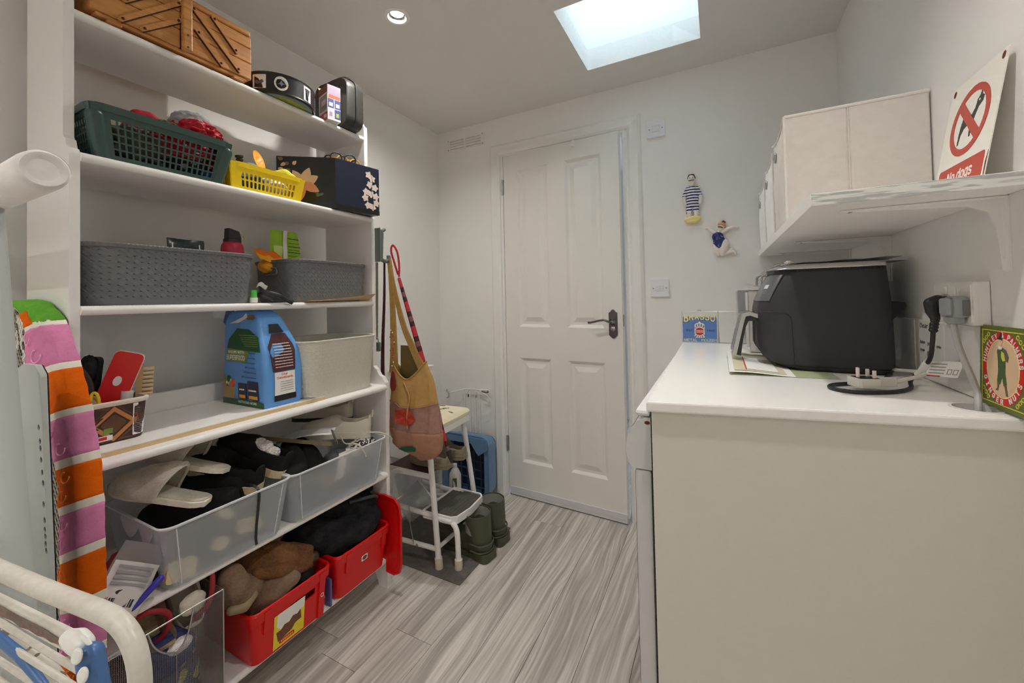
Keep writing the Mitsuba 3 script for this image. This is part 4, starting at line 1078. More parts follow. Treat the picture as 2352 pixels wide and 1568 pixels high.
# pet food bag
t = thing('pet_food_bag', 'blue and green pet food bag with a folded top on the fourth shelf', 'bag')
bag_rows = [(0, -1.456, -1.232, .736, .852, .004), (.012, -1.456, -1.228, .735, .856, .006), (.06, -1.455, -1.228, .733, .858, .010), (.12, -1.452, -1.230, .732, .860, .012),
            (.17, -1.452, -1.236, .734, .858, .012), (.20, -1.456, -1.248, .736, .850, .010), (.235, -1.460, -1.262, .740, .838, .009), (.262, -1.462, -1.274, .744, .828, .008), (.283, -1.458, -1.284, .750, .820, .008),
            (.294, -1.450, -1.294, .756, .814, .008), (.299, -1.435, -1.310, .764, .806, .006)]
R = []
def resamp(P, n):
    P = np.vstack([P, P[:1]]); c = np.r_[0, np.cumsum(np.linalg.norm(np.diff(P, axis=0), axis=1))]
    q = np.linspace(0, c[-1], n, endpoint=False)
    return np.c_[np.interp(q, c, P[:, 0]), np.interp(q, c, P[:, 1])]
for z, x0, x1, y0, y1, r in bag_rows:
    P = np.array(rrect(x0, y0, x1, y1, r, 4).exterior.coords)[:-1]
    i0 = np.argmin(P[:, 0] + P[:, 1]); P = np.roll(P, -i0, axis=0)
    P = resamp(P, 96)
    k_ = .0012 * np.sin(P[:, 0] * 70 + z * 60) * np.sin(z * 45 + P[:, 1] * 40)
    c = P.mean(0); nrm = (P - c) / (np.linalg.norm(P - c, axis=1, keepdims=True))
    P = P + nrm * (k_[:, None] if z > .01 else 0)
    R.append(np.c_[P, np.full(len(P), ZL + z)])
Rf = []
Ra = np.array(R)
zz = [r[0] for r in bag_rows]
for z in np.linspace(0, zz[-1], 40):
    Rf.append([[np.interp(z, zz, Ra[:, i, k]) for k in range(3)] for i in range(96)])
Rf = np.array(Rf)
Rf[:, :, 2] = np.linspace(ZL, ZL + zz[-1], 40)[:, None]
add('film', loft(Rf), BLUE_BAG, t, smooth=50)
# print follows the film: s along the near face from the back (0) to the front corner (1), and the room side
def bag_face(side, u, v, off):
    """a point on the near face (side 0, u from back to front) or the room face (side 1, u from near to far), v = height"""
    z = np.clip(v, 0, zz[-1]); 
    f_ = lambda c: np.interp(z, zz, [r[c] for r in bag_rows])
    x0, x1, y0, y1, r = f_(1), f_(2), f_(3), f_(4), f_(5)
    if side == 0:
        x = x0 + r + (x1 - x0 - 2 * r) * u; y = y0 - off; return np.stack([x, y - .0020, ZL + z], -1)
    y = y0 + r + (y1 - y0 - 2 * r) * u; return np.stack([x1 + off + .0032, y, ZL + z], -1)
def bag_print(name, side, poly, m, off=.0008, seg=.06):
    g = (poly if hasattr(poly, 'geom_type') else Polygon(poly)).segmentize(seg)
    for gg in getattr(g, 'geoms', [g]):
        q = trimesh.creation.extrude_polygon(gg, 1.0, engine='earcut'); v = np.array(q.vertices)
        q.vertices = bag_face(side, v[:, 0], v[:, 1] * .3, .5 * off * v[:, 2] - .0016 * (1 - v[:, 2]))
        add(name, q, m, t, smooth=False)
def bag_text(side, s, u, v, wu, hv, m, off=.0022, slant=0.0):
    q = meshkit.text_mesh(s, 1.0, 1.0, True); b = q.bounds; vv = np.array(q.vertices)
    a = (vv[:, 0] - b[0, 0]) / (b[1, 0] - b[0, 0]); c = (vv[:, 1] - b[0, 1]) / (b[1, 1] - b[0, 1])
    q.vertices = bag_face(side, u + wu * a, (v + hv * c + slant * a) * .3, off * .55 * (vv[:, 2] > .5) - .0004)
    add('lettering', q, m, t, smooth=False)
bag_print('green_field', 0, [(.08, .60), (1.0, .57), (1.0, .72), (.75, .80), (.40, .81), (.16, .70)], GRASS)
for k in range(6): bag_print('printed_line', 0, rect2(.46 + .03 * k, .735 - .022 * k, .97, .742 - .022 * k), OLIVE, .0018)
bag_print('olive_banner', 0, [(.06, .46), (.62, .455), (.70, .575), (.10, .60)], OLIVE, .0016)
bag_text(0, 'RECIPE WITH', .12, .545, .46, .030, PAPER, .0026)
bag_text(0, 'SUPERFOOD', .07, .475, .52, .055, PAPER, .0026)
bag_print('white_swoosh', 0, [(.15, .86), (.55, .93), (.62, .97), (.72, .93), (.45, .87)], PAPER, .0016)
bag_print('brown_picture', 0, ellipse(.13, .028, 18, (.80, .925)), pm('bag_brown', L(120, 96, 60), .5), .0012)
bag_print('grass_strip', 0, [(0, .0), (1, .0), (1, .05), (.8, .075), (.7, .06), (.5, .07), (.0, .05)], GRASS, .0016)
bag_text(0, 'NOTHING MORE', .40, .028, .45, .026, PAPER, .0024)
for u0, u1, v1 in ((.40, .60, .235), (.64, .90, .265)):
    bag_print('panel', 0, rect2(u0, .075, u1, v1), pm('bag_navy', L(40, 36, 64), .4), .0018)
    bag_print('panel_band', 0, rect2(u0 + .03, .085, u1 - .02, .118), AMBER, .0024)
    bag_print('panel_title', 0, rect2(u0 + .03, .165, u1 - .04, .180), PAPER, .0024)
bag_print('crate', 0, rect2(.0, .065, .30, .19), pm('bag_crate', L(168, 142, 92), .5), .0016)
for k, (u, v, c_) in enumerate(((.04, .22, TOFFEE), (.10, .25, CUSHION), (.16, .24, SOLE_CREAM), (.20, .21, TOFFEE), (.25, .23, ORANGE_D), (.14, .27, GRASS), (.06, .27, OLIVE))):
    bag_print('vegetable', 0, ellipse(.045, .036, 14, (u, v)), c_, .0017 + .0001 * k)
for k in range(6):
    bag_print('printed_tick', 0, rect2(.50 + .05 * (k % 3), .30 + .05 * k, .54 + .05 * (k % 3), .315 + .05 * k), BLUE_BAG_D, .0014)
    bag_print('printed_line', 0, rect2(.58 + .05 * (k % 3), .30 + .05 * k, .86, .307 + .05 * k), BLUE_BAG_D, .0014)
bag_print('brown_panel', 1, [(.16, .36), (.84, .36), (.90, .62), (.80, .75), (.30, .75), (.06, .62)], MAROON, .0014)
for k in range(9): bag_print('printed_line', 1, rect2(.22, .40 + .030 * k, .78, .406 + .030 * k), PINK_PAPER, .0020)
bag_print('white_panel', 1, rect2(.20, .115, .82, .35), PAPER, .0014)
bag_text(1, 'Our', .40, .315, .20, .026, TIN_RED, .0022); bag_text(1, 'Commitments', .26, .280, .50, .026, TIN_RED, .0022)
for k in range(5): bag_print('printed_line', 1, rect2(.36, .150 + .024 * k, .76, .155 + .024 * k), pm('print_grey_ink2', L(140, 138, 140), .6), .0020)
bag_print('dark_panel', 1, rect2(.20, .055, .84, .112), DARK_CARD, .0014)
bag_print('dark_panel', 1, [(.22, .76), (.78, .76), (.70, .85), (.30, .85)], DARK_CARD, .0014)
add('folded_corner', solid(grid(lambda u, v: (-1.455 - .062 * u - .01 * v, .758 + .012 * u + .02 * v, ZL + .232 + .075 * v * (1 - .2 * u) + .028 * u), 8, 8), .003), BLUE_BAG_D, t, smooth=True)

t = thing('woven_basket', 'off white woven plastic basket at the far end of the fourth shelf', 'basket')
woven_basket(t, frame((-1.325, 1.010, Z4), (0, 1, 0), (-1, 0, 0)), .275, .215, .205, .022, .035, .0160, .0118, OFFWHITE_PLASTIC, rim_h=.006, lift=.0018, trunc=.34)
t = thing('paper_slip', 'white paper slip lying between the blue bag and the off white basket', 'paper')
add('sheet', solid(grid(lambda u, v: (-1.30 + .095 * v, .868 - .03 * u + .03 * v, ZL + .002 + .010 * u * v), 6, 6), .0006), PAPER, t, smooth=True)

# ------------------------------------------------------------------ shoes
def shoe_ring(t, L_, W_, hts, z0, inset=0.0, up=0.0, n=28, bend=0.0, top=1.0):
    w = W_ / 2 * np.interp(t, [0, .03, .10, .25, .45, .70, .85, .95, 1], [.30, .52, .68, .72, .74, 1.0, .92, .60, .22]) - inset
    w = max(w, .002)
    h = float(np.interp(t, *hts)) - inset + up
    a = np.linspace(0, PI, n // 2 + 1)
    y = w * np.sign(np.cos(a)) * np.abs(np.cos(a)) ** .75
    z = z0 + np.maximum(h, .003) * np.sin(a) ** .62
    yb = np.linspace(-w, w, n // 2 + 1)[1:-1]
    ring = np.r_[np.c_[y, z], np.c_[yb, np.full(len(yb), z0)]]
    ring[:, 0] += bend * math.sin(t * PI) * .01
    return np.c_[np.full(len(ring), t * L_), ring]

def shoe_upper(L_, W_, hts, z0, open_to=.5, wall=.004, bend=.5):
    ts = np.r_[0, .015, .04, .08, np.linspace(.12, .9, 16), .94, .97, .99, 1]
    o = loft([shoe_ring(q, L_, W_, hts, z0, 0, 0, bend=bend) for q in ts])
    if open_to:
        ti = np.linspace(.03, open_to, 12)
        R = []
        for q in ti:
            w = W_ / 2 * np.interp(q, [0, .03, .10, .25, .45, .70, .85, .95, 1], [.30, .52, .68, .72, .74, 1.0, .92, .60, .22]) - wall
            w = max(w * (1 if q < open_to * .7 else math.sqrt(max(.02, 1 - ((q / open_to - .7) / .3) ** 2)) * .95 + .05), .004)
            a = np.linspace(0, 2 * PI, 20, endpoint=False)
            y = w * np.sign(np.cos(a)) * np.abs(np.cos(a)) ** .6 * np.where(np.sin(a) > 0, .80, 1.0)
            z = np.where(np.sin(a) > 0, .20, z0 + .010)
            R.append(np.c_[np.full(20, q * L_), y + bend * math.sin(q * PI) * .01, np.where(np.sin(a) >= 0, z0 + .012 + (.16) * np.abs(np.sin(a)) ** .3, z0 + .012 - .003 * np.abs(np.sin(a)))])
        c = loft(R)
        try: o = boolean(o, c)
        except Exception: pass
    return o

def sole_mesh(L_, W_, th, grow=.003, bend=.5, heel=0.0):
    ts = np.r_[0, .01, .04, .1, np.linspace(.15, .9, 14), .95, .985, 1]
    w = W_ / 2 * np.interp(ts, [0, .03, .10, .25, .45, .70, .85, .95, 1], [.30, .52, .68, .72, .74, 1.0, .92, .60, .22]) + grow
    P = np.r_[np.c_[ts * L_ + np.where(ts == 0, -grow, np.where(ts == 1, grow, 0)), w + bend * np.sin(ts * PI) * .01], np.c_[ts * L_, -w + bend * np.sin(ts * PI) * .01][::-1]]
    return ext(Polygon(P).buffer(.002).buffer(-.002), th)

SH_LOW = ([0, .06, .2, .4, .55, .7, .85, .95, 1], [.060, .064, .058, .060, .066, .052, .042, .034, .020])
SH_SLIP = ([0, .06, .2, .4, .55, .7, .85, .95, 1], [.052, .054, .046, .050, .056, .046, .038, .030, .018])
SH_CLOG = ([0, .06, .2, .4, .5, .6, .75, .9, .97, 1], [.040, .043, .036, .042, .066, .082, .078, .060, .042, .026])

def shoe(name, label, loc, yaw, pitch, roll, L_, W_, hts, m_up, m_sole, sole=.018, cat='shoe', group=None, open_to=.5, m_in=None, tab=None, s=1.0):
    t = thing(name, label, cat, group)
    add('upper', place(shoe_upper(L_, W_, hts, sole * .8, open_to), loc, yaw, pitch, roll, s), m_up, t, smooth=45)
    add('sole', place(sole_mesh(L_, W_, sole), loc, yaw, pitch, roll, s), m_sole, t, smooth=30)
    if m_in:
        add('insole', place(mv(affinity_scale(sole_mesh(L_ * .62, W_ * .74, .004, 0)), .012, 0, sole * .8 + .0095), loc, yaw, pitch, roll, s), m_in, t, smooth=30)
    if tab:
        add('heel_tab', place(rbox(-.005, -.001, -.009, .009, sole + hts[1][0] - .012, sole + hts[1][0] + .014, .0012), loc, yaw, pitch, roll, s), tab, t)
    return t
def affinity_scale(m): return m

# ---- fifth shelf: two frosted boxes of shoes
def frosted_box(label, x0, x1, y0, y1, z0, z1, tp, seedkey=0):
    t = thing('storage_box', label, 'storage box')
    cx, cy = (x0 + x1) / 2, (y0 + y1) / 2; hx, hy = (x1 - x0) / 2, (y1 - y0) / 2
    def ring(z, g, r=.028):
        P = np.array(rrect(cx - hx - g, cy - hy - g, cx + hx + g, cy + hy + g, r, 6).exterior.coords)[:-1]
        return np.c_[P, np.full(len(P), z)]
    h = z1 - z0
    add('wall', loft([ring(z0 + .001, -.004), ring(z0 + .006, 0), ring(z1 - .006, tp)], caps=False), FROSTED, t, smooth=40)
    add('bottom', ext(Polygon(ring(0, -.004)[:, :2]), .0015, trimesh.transformations.translation_matrix((0, 0, z0 + .0002))), FROSTED, t, smooth=False)
    add('rim', loft([ring(z1 - .006, tp), ring(z1 - .005, tp + .004), ring(z1 - .001, tp + .0045), ring(z1, tp + .003), ring(z1, tp - .0005), ring(z1 - .006, tp)], caps=False), pm('frost_rim', [.62, .64, .67], .35), t, smooth=40)
    for sy in (-1, 1):
        add('corner_rib', tube([(cx + hx - .001, cy + sy * (hy - .028), z0 + .006), (cx + hx + tp - .001, cy + sy * (hy + tp - .028), z1 - .006)], .0016, 8), 'mat_frost_rim', t)
    return t
FB1 = frosted_box('frosted plastic box of dark shoes and slippers, near end of the fifth shelf', -1.46, -1.172, .470, .752, Z5, .617, .018)
FB2 = frosted_box('frosted plastic box with cream trainers on top, far end of the fifth shelf', -1.46, -1.172, .785, 1.140, Z5, .616, .018)
for k, (p0, ln) in enumerate((((-1.36, .4455), .10), ((-1.26, .4455), .07))):
    add('handle_flap', solid(grid(lambda u, v: (p0[0] + ln * u, .4525 - .0035 * np.sin(v * 2), .612 - .045 * v * np.sin(.3 + 2.6 * u)), 12, 6), .001), 'mat_frost_rim', FB1, smooth=True)

def slipper(label, loc, yaw, pitch, roll):
    t = thing('slipper', label, 'slipper', None)
    L_, W_ = .222, .094
    add('sole', place(sole_mesh(L_, W_, .012, .004), loc, yaw, pitch, roll), FELT_SOLE, t, smooth=30)
    add('insole', place(mv(sole_mesh(L_, W_, .004, -.004), 0, 0, .0115), loc, yaw, pitch, roll), FELT, t, smooth=30)
    def vamp(u, v):
        x = .100 + .120 * u; w = (W_ / 2 + .004) * np.interp(u, [0, .4, .7, .9, 1], [.90, 1.0, .88, .58, .25])
        h = .076 * np.interp(u, [0, .2, .6, .9, 1], [1.0, .96, .66, .32, .14]); a = PI * v
        return (x + .02 * np.sin(a) * (1 - u) * -1, w * np.cos(a) + .004, .008 + h * np.sin(a) ** .7)
    v_ = grid(vamp, 18, 24); v_.vertices += (meshkit.fbm(v_.vertices * 40, 3, 3) - .5)[:, None] * .006
    add('vamp', place(solid(v_, .007), loc, yaw, pitch, roll), FELT, t, smooth=True)
    e = np.array([vamp(0.0, q) for q in np.linspace(0, 1, 24)])
    add('binding', place(tube(e, .0042, 8), loc, yaw, pitch, roll), FELT, t)
    return t
slipper('grey felt mule slipper lying nearest the front in the near frosted box', (-1.190, .560, .622), 214, -15, 6)
slipper('grey felt mule slipper behind the front slipper in the near frosted box', (-1.236, .628, .668), 208, -12, 14)
shoe('canvas_shoe', 'black canvas slip on shoe with an empty collar between the slippers and its stuffed partner', (-1.206, .700, .592), 197, -17, -4, .25, .090, SH_LOW, CANVAS_BLACK, SOLE_CREAM, .022)
b = shoe('canvas_shoe', 'black canvas slip on shoe stuffed with white tissue paper', (-1.206, .776, .602), 197, -19, 6, .25, .090, SH_LOW, CANVAS_BLACK, SOLE_CREAM, .022)
t = thing('tissue', 'crumpled white tissue paper stuffed in a black canvas shoe', 'tissue')
for c, s_, sd in (((-1.272, .757, .690), (.024, .020, .016), 2), ((-1.245, .765, .674), (.019, .018, .015), 5), ((-1.288, .750, .700), (.018, .018, .014), 8)):
    add('wad', blob(c, s_, .3, 3, sd, 4, True), PAPER, t, smooth=True)
shoe('black_boot', 'black suede ankle boot lying under the front slipper in the near frosted box', (-1.20, .640, .530), 212, -2, -6, .25, .10, ([0, .06, .2, .4, .55, .7, .85, .95, 1], [.085, .09, .085, .085, .075, .06, .05, .04, .02]), CANVAS_BLACK, BLACK, .018, open_to=0)
shoe('black_boot', 'black suede ankle boot under the rear slipper in the near frosted box', (-1.22, .690, .566), 205, -4, -4, .25, .10, ([0, .06, .2, .4, .55, .7, .85, .95, 1], [.07, .075, .07, .07, .065, .055, .045, .04, .02]), CANVAS_BLACK, BLACK, .018, open_to=0)
t = thing('shoe_lace', 'black shoe lace hanging down over the front of the near frosted box', 'shoe lace')
add('lace', sweep(spline([(-1.20, .660, .628), (-1.168, .668, .626), (-1.1515, .670, .612), (-1.1525, .668, .57), (-1.1535, .664, .53), (-1.1545, .662, .49), (-1.1545, .664, .470)], 6), [(-.0034, -.0009), (.0034, -.0009), (.0034, .0009), (-.0034, .0009)], up=(1, 0, .01)), BLACK, t, smooth=False)
for k, (c, yw, pt) in enumerate((((-1.190, .50, .492), 8, 0), ((-1.190, .585, .510), 25, -10), ((-1.190, .600, .580), 30, -12), ((-1.190, .66, .520), 15, 5))):
    t = thing('packed_shoe', ['cream soled shoe lying on its side low in the near frosted box', 'pale strapped sandal seen dimly through the near frosted box', 'pale trainer seen dimly high in the near frosted box', 'cream soled shoe standing behind the hanging lace in the near frosted box'][k], 'shoe')
    s_ = [(.062, .044), (.038, .03), (.04, .02), (.064, .032)][k]
    add('sole', xf(ext(rrect(-s_[0] / 2, -s_[1] / 2, s_[0] / 2, s_[1] / 2, .010, 4), .014), frame(c, (0, math.cos(math.radians(yw)), -math.sin(math.radians(yw))), (0, math.sin(math.radians(yw)), math.cos(math.radians(yw))))), SOLE_CREAM, t, smooth=False)
    add('upper', blob((c[0] - .035, c[1], c[2]), (.03, s_[0] * .7, s_[1] * .8), .1, 2, k, 3), CANVAS_BLACK, t, smooth=True)
t = thing('shoe', 'dark shoes filling the bottom of the near frosted box', 'shoe')
add('upper', blob((-1.30, .58, .512), (.10, .10, .045), .18, 2.5, 3, 4), CANVAS_BLACK, t, smooth=True)

# far box
SNH = ([0, .06, .2, .4, .55, .7, .85, .95, 1], [.066, .070, .056, .060, .066, .050, .042, .034, .020])
g_ = None
t = shoe('trainer', 'cream leather trainer with a tall heel tab at the front of the far frosted box', (-1.206, 1.120, .618), 216, -4, 6, .25, .088, SNH, SNEAKER, SNEAKER, .020, tab=SNEAKER)
add('lace', tube([(-1.236, 1.01, .650), (-1.20, 1.0, .632), (-1.155, 1.01, .634), (-1.146, 1.035, .60), (-1.146, 1.045, .578)], .0022, 8, smooth=6), SNEAKER, t)
add('lace', tube([(-1.20, 1.10, .640), (-1.17, 1.13, .636), (-1.147, 1.155, .62), (-1.145, 1.175, .60)], .0022, 8, smooth=6), SNEAKER, t)
shoe('trainer', 'cream leather trainer behind the front one, tilted up against the side of the unit', (-1.345, 1.150, .655), 200, 2, 12, .25, .088, SNH, SNEAKER, BLACK, .014, tab=SNEAKER)
shoe('dark_shoe', 'rounded black shoe toe at the near end of the far frosted box', (-1.38, .905, .585), 330, 2, 0, .235, .09, SH_LOW, CANVAS_BLACK, BLACK, .014, open_to=0)
shoe('dark_shoe', 'black buckled shoe beside the silver sandal in the far frosted box', (-1.40, .965, .575), 335, 6, 0, .23, .085, SH_LOW, CANVAS_BLACK, SOLE_TAN, .014, open_to=0)
t = thing('sandal', 'silver strapped sandal lying on the black shoes in the far frosted box', 'sandal')
add('strap', solid(grid(lambda u, v: (-1.36 + .14 * u, .845 + .115 * u + .018 * v, .655 + .012 * np.sin(u * 3) - .012 * v * 0 + .014 * u + .022 * v), 14, 5), .002), SILVER, t, smooth=True)
add('strap', solid(grid(lambda u, v: (-1.222 + .012 * v, .958 + .020 * u, .690 - .055 * u + .0 * v), 8, 4), .002), SILVER, t, smooth=True)
add('sole', place(sole_mesh(.23, .08, .012), (-1.23, .965, .630), 212, -8, 20), SOLE_TAN, t)
t = thing('pale_sandal', 'pale pink strapped sandal hanging inside the front of the far frosted box', 'sandal')
add('strap', solid(grid(lambda u, v: (-1.176 + .004 * np.sin(u * 3), .955 + .034 * v - .022 * u, .615 - .085 * u), 10, 5), .002), PINK_PAPER, t, smooth=True)
add('strap', solid(grid(lambda u, v: (-1.178, .985 + .075 * u, .600 - .026 * u + .022 * v), 10, 4), .002), PINK_PAPER, t, smooth=True)
add('buckle', xf(tube(np.c_[np.array(rrect(-.011, -.008, .011, .008, .002, 2).exterior.coords)[:-1], np.zeros(len(rrect(-.011, -.008, .011, .008, .002, 2).exterior.coords) - 1)], .0016, 6, closed=True), frame((-1.1735, 1.045, .583), (0, 1, -.25), (0, .25, 1))), DARK_STEEL, t)
add('sole', blob((-1.20, .93, .525), (.010, .032, .02), .05, 2, 3, 3), SOLE_TAN, t, smooth=True)
t = thing('patterned_shoe', 'black and white patterned shoe under the trainer in the far frosted box', 'shoe')
add('upper', blob((-1.215, 1.085, .590), (.035, .065, .035), .08, 3, 3, 4), pm('leopard', mikit.proc(lambda p, n, uv: mikit.mix([.62, .6, .56], [.02, .02, .02], mikit.smoothstep(.50, .56, mikit.noise(p.x * 190., p.y * 190., p.z * 190.)))), .6), t, smooth=True)
t = thing('grey_shoe', 'grey shoes low inside the far frosted box', 'shoe')
add('upper', blob((-1.27, 1.04, .535), (.07, .07, .05), .15, 3, 5, 4), pm('shoe_grey', L(120, 120, 124), .8), t, smooth=True)

# packet with a blue clip at the near end of the fifth shelf
t = thing('shoe_care_packet', 'clear plastic packet with a printed barcode label hanging off the fifth shelf', 'packet')
PK = frame((-1.168, .405, .545), (.02, .80, -.60), (-.28, .55, .75))
add('film', xf(solid(grid(lambda u, v: ((u - .5) * .098, (v - .62) * .150, .006 * np.cos((u - .5) * 3) + .003 * np.sin(v * 7)), 12, 12), .0012), PK), FILM, t, smooth=True)
add('label', xf(solid(grid(lambda u, v: ((u - .5) * .094, (v - .78) * .095, .0085 + .006 * (np.cos((u - .5) * 3) - 1) + .002 * np.sin(v * 5)), 10, 8), .0008), PK), pm('packet_label', L(196, 192, 188), .5), t, smooth=True)
for k in range(4):
    add('printed_line', xf(rbox(-.038, .034, -.022 + .010 * k, -.017 + .010 * k, .0082, .0098, 0), PK), pm('label_grey', L(140, 142, 146), .6), t)
for k in range(12):
    add('barcode_bar', xf(rbox(-.030 + .0045 * k, -.0285 + .0045 * k + .0012 * (k % 3), -.058, -.044, .0076, .0098, 0), PK), INK, t)
add('printed_oval', xf(mv(ext(ellipse(.014, .005, 20, (-.006, -.034)), .0016), 0, 0, .008), PK), INK, t, smooth=False)
t = thing('bag_clip', 'cobalt blue plastic clip across the end of the clear packet', 'clip')
add('bar', smoothed(chain([(-1.148, .376, .468), (-1.149, .410, .488), (-1.152, .448, .512)], [.0055, .0065, .0075]), .003), COBALT, t, smooth=True)
t = thing('paper_bag', 'white paper folded beneath the clear packet at the near end of the bottom shelf', 'paper')
add('sheet', solid(grid(lambda u, v: (-1.30 + .12 * v, .352 + .08 * u, .402 - .03 * v + .006 * np.sin(u * 5)), 8, 6), .001), PAPER, t, smooth=True)

# ---- bottom shelf: wire mesh basket
t = thing('mesh_basket', 'silver wire mesh file basket with a scooped front holding trainers on the bottom shelf', 'basket')
mx0, mx1, my0, my1, mz0, mz1 = -1.455, -1.152, .352, .578, Z6, .404
scoop = spline([(.425, mz1), (.434, .372), (.450, .345), (.470, .328), (.488, .330), (.500, .350), (.507, .378), (.512, mz1)], 6)
def wires(nm, lines, r=.00042):
    V, F = [], []
    for a, b_ in lines:
        a, b_ = np.array(a), np.array(b_); d = b_ - a; d = d / (np.linalg.norm(d) + 1e-9)
        u = np.cross(d, (1, .01, .02)) if abs(d[0]) < .9 else np.cross(d, (0, 1, 0)); u /= np.linalg.norm(u); v = np.cross(d, u); n = len(V)
        for P in (a, b_):
            for q in range(3):
                V.append(P + r * (u * math.cos(q * 2.094) + v * math.sin(q * 2.094)))
        for q in range(3):
            w_ = (q + 1) % 3; F += [(n + q, n + w_, n + 3 + w_), (n + q, n + 3 + w_, n + 3 + q)]
    add(nm, tm(V, F), STEEL, t, smooth=False, kind='stuff')
pit = .0034
top_at = lambda y: float(np.interp(y, scoop[:, 0], scoop[:, 1])) if .425 < y < .512 else mz1
ln = [((mx1, y, mz0), (mx1, y, top_at(y))) for y in np.arange(my0, my1, pit)]
for z in np.arange(mz0, mz1, pit):
    ins = scoop[scoop[:, 1] <= z]
    if len(ins): ln += [((mx1, my0, z), (mx1, ins[:, 0].min(), z)), ((mx1, ins[:, 0].max(), z), (mx1, my1, z))]
    else: ln.append(((mx1, my0, z), (mx1, my1, z)))
wires('mesh_front', ln)
ln = [((x, my1, mz0), (x, my1, mz1)) for x in np.arange(mx0, mx1, pit)] + [((mx0, my1, z), (mx1, my1, z)) for z in np.arange(mz0, mz1, pit)]
wires('mesh_side', ln)
ln = [((x, my0, mz0), (x, my0, mz1)) for x in np.arange(mx0, mx1, pit)] + [((mx0, my0, z), (mx1, my0, z)) for z in np.arange(mz0, mz1, pit)]
wires('mesh_side', ln)
add('rim_wire', tube([(mx1, my0, mz1), (mx1, my1, mz1), (mx0, my1, mz1), (mx0, my0, mz1)], .0019, 8, closed=True), STEEL, t)
add('scoop_wire', tube(np.c_[np.full(len(scoop), mx1 + .0006), scoop], .0019, 8), STEEL, t)
for yy in (my0, my1): add('corner_wire', tube([(mx1, yy, mz0), (mx1, yy, mz1)], .0019, 8), STEEL, t)
add('seam_wire', tube([(mx1, .478, mz0), (mx1, .478, .330)], .0009, 6), STEEL, t)
add('bottom', rbox(mx0, mx1, my0, my1, mz0 + .0003, mz0 + .002, .0005), STEEL, t)
RTH = ([0, .06, .2, .4, .55, .7, .85, .95, 1], [.07, .075, .06, .06, .072, .06, .05, .04, .02])
t = shoe('trainer', 'brown mesh trainer with red trim on end in the wire mesh basket', (-1.235, .452, .300), 185, -62, 10, .25, .095, RTH, MESH_FABRIC, RED_TRIM, .022)
add('collar', tube([(-1.20, .415, .425), (-1.182, .445, .430), (-1.178, .474, .405), (-1.19, .472, .36), (-1.205, .45, .335)], .006, 10, smooth=6), RED_TRIM, t)
t = shoe('trainer', 'cream and maroon trainer standing on end at the far side of the mesh basket', (-1.245, .545, .30), 175, -60, -8, .25, .095, RTH, FELT, MAROON, .022)
add('collar', tube([(-1.20, .535, .345), (-1.18, .56, .375), (-1.19, .572, .43), (-1.21, .568, .455)], .006, 10, smooth=6), RED_TRIM, t)
add('tongue', blob((-1.20, .532, .385), (.018, .028, .026), .2, 3, 4, 3), FELT_SOLE, t, smooth=True)
shoe('trainer', 'dark red and black trainer lying at the near corner of the mesh basket', (-1.20, .39, .270), 170, -30, 20, .24, .09, RTH, MAROON, BLACK, .02)
t = thing('trainer', 'blue and white trainer showing through the scoop of the mesh basket', 'shoe')
add('upper', blob((-1.205, .475, .300), (.045, .06, .05), .12, 3, 6, 4), pm('shoe_navy', L(52, 58, 110), .7), t, smooth=True)
add('toe_cap', blob((-1.175, .490, .320), (.018, .030, .016), .06, 3, 2, 3), PAPER, t, smooth=True)
t = thing('flowered_shoe', 'olive and yellow patterned shoes filling the bottom of the mesh basket', 'shoe')
add('upper', blob((-1.25, .465, .215), (.09, .095, .085), .12, 3, 9, 4), pm('olive_flowered', mikit.proc(lambda p, n, uv: mikit.mix(mikit.mix(L(120, 122, 92), L(92, 96, 116), mikit.smoothstep(.4, .6, mikit.noise(p.x * 14., p.y * 14., p.z * 14.))), L(176, 172, 118), mikit.smoothstep(.60, .64, mikit.noise(p.x * 42., p.y * 42., p.z * 60.)))), .8), t, smooth=True)

# ---- red crates
def crate(label, y0, y1, logo):
    t = thing('red_crate', label, 'crate')
    x0, x1, z0, z1, tp = -1.44, -1.170, Z6, .276, .012
    cx, cy, hx, hy = (x0 + x1) / 2, (y0 + y1) / 2, (x1 - x0) / 2, (y1 - y0) / 2
    def ring(z, g, r=.022):
        P = np.array(rrect(cx - hx - g, cy - hy - g, cx + hx + g, cy + hy + g, r, 5).exterior.coords)[:-1]
        return np.c_[P, np.full(len(P), z)]
    o = loft([ring(z0, -.006), ring(z0 + .004, 0), ring(z1 - .028, tp), ring(z1 - .028, tp + .005), ring(z1 - .002, tp + .007), ring(z1, tp + .005)])
    i_ = loft([ring(z0 + .005, -.006), ring(z1 - .02, tp - .004), ring(z1 + .02, tp + .001)])
    body = boolean(o, i_)
    if logo == 'big':
        body = boolean(body, rbox(x1 - .02, x1 + .06, cy - .012, cy + .072, z1 - .062, z1 - .040, .004))
    add('body', body, RED, t, smooth=30)
    rimp = ring(z1, tp + .004, .026)
    add('rim', sweep(rimp, circ(.0046, 8), closed=True), RED, t, smooth=40)
    add('base_inside', ext(Polygon(ring(0, -.008)[:, :2]), .001, trimesh.transformations.translation_matrix((0, 0, z0 + .0055))), RED, t, smooth=False)
    for yy in (y0 + .020, y1 - .028):
        w_ = .020
        zz0 = z0 + (.004 if (logo == 'big' and yy > cy) else .085)
        m = hull([(x1 + q * (tp + .004) / 1.0 * ((z - z0) / (z1 - z0)) * 1.0 + q * .0052, y, z) for q in (0, 1) for y in (yy, yy + w_) for z in (zz0, z1 - .004)])
        add('strap_rib', m, RED, t, smooth=False)
    return t, (x1, tp, z0, z1, cy)
def crate_front(u, z, x1, tp, z0, z1, off): return (x1 + tp * (z - z0) / (z1 - .028 - z0) + off, u, z)
t, q = crate('red plastic crate with a torn picture label holding brown suede boots', .662, .885, 'big')
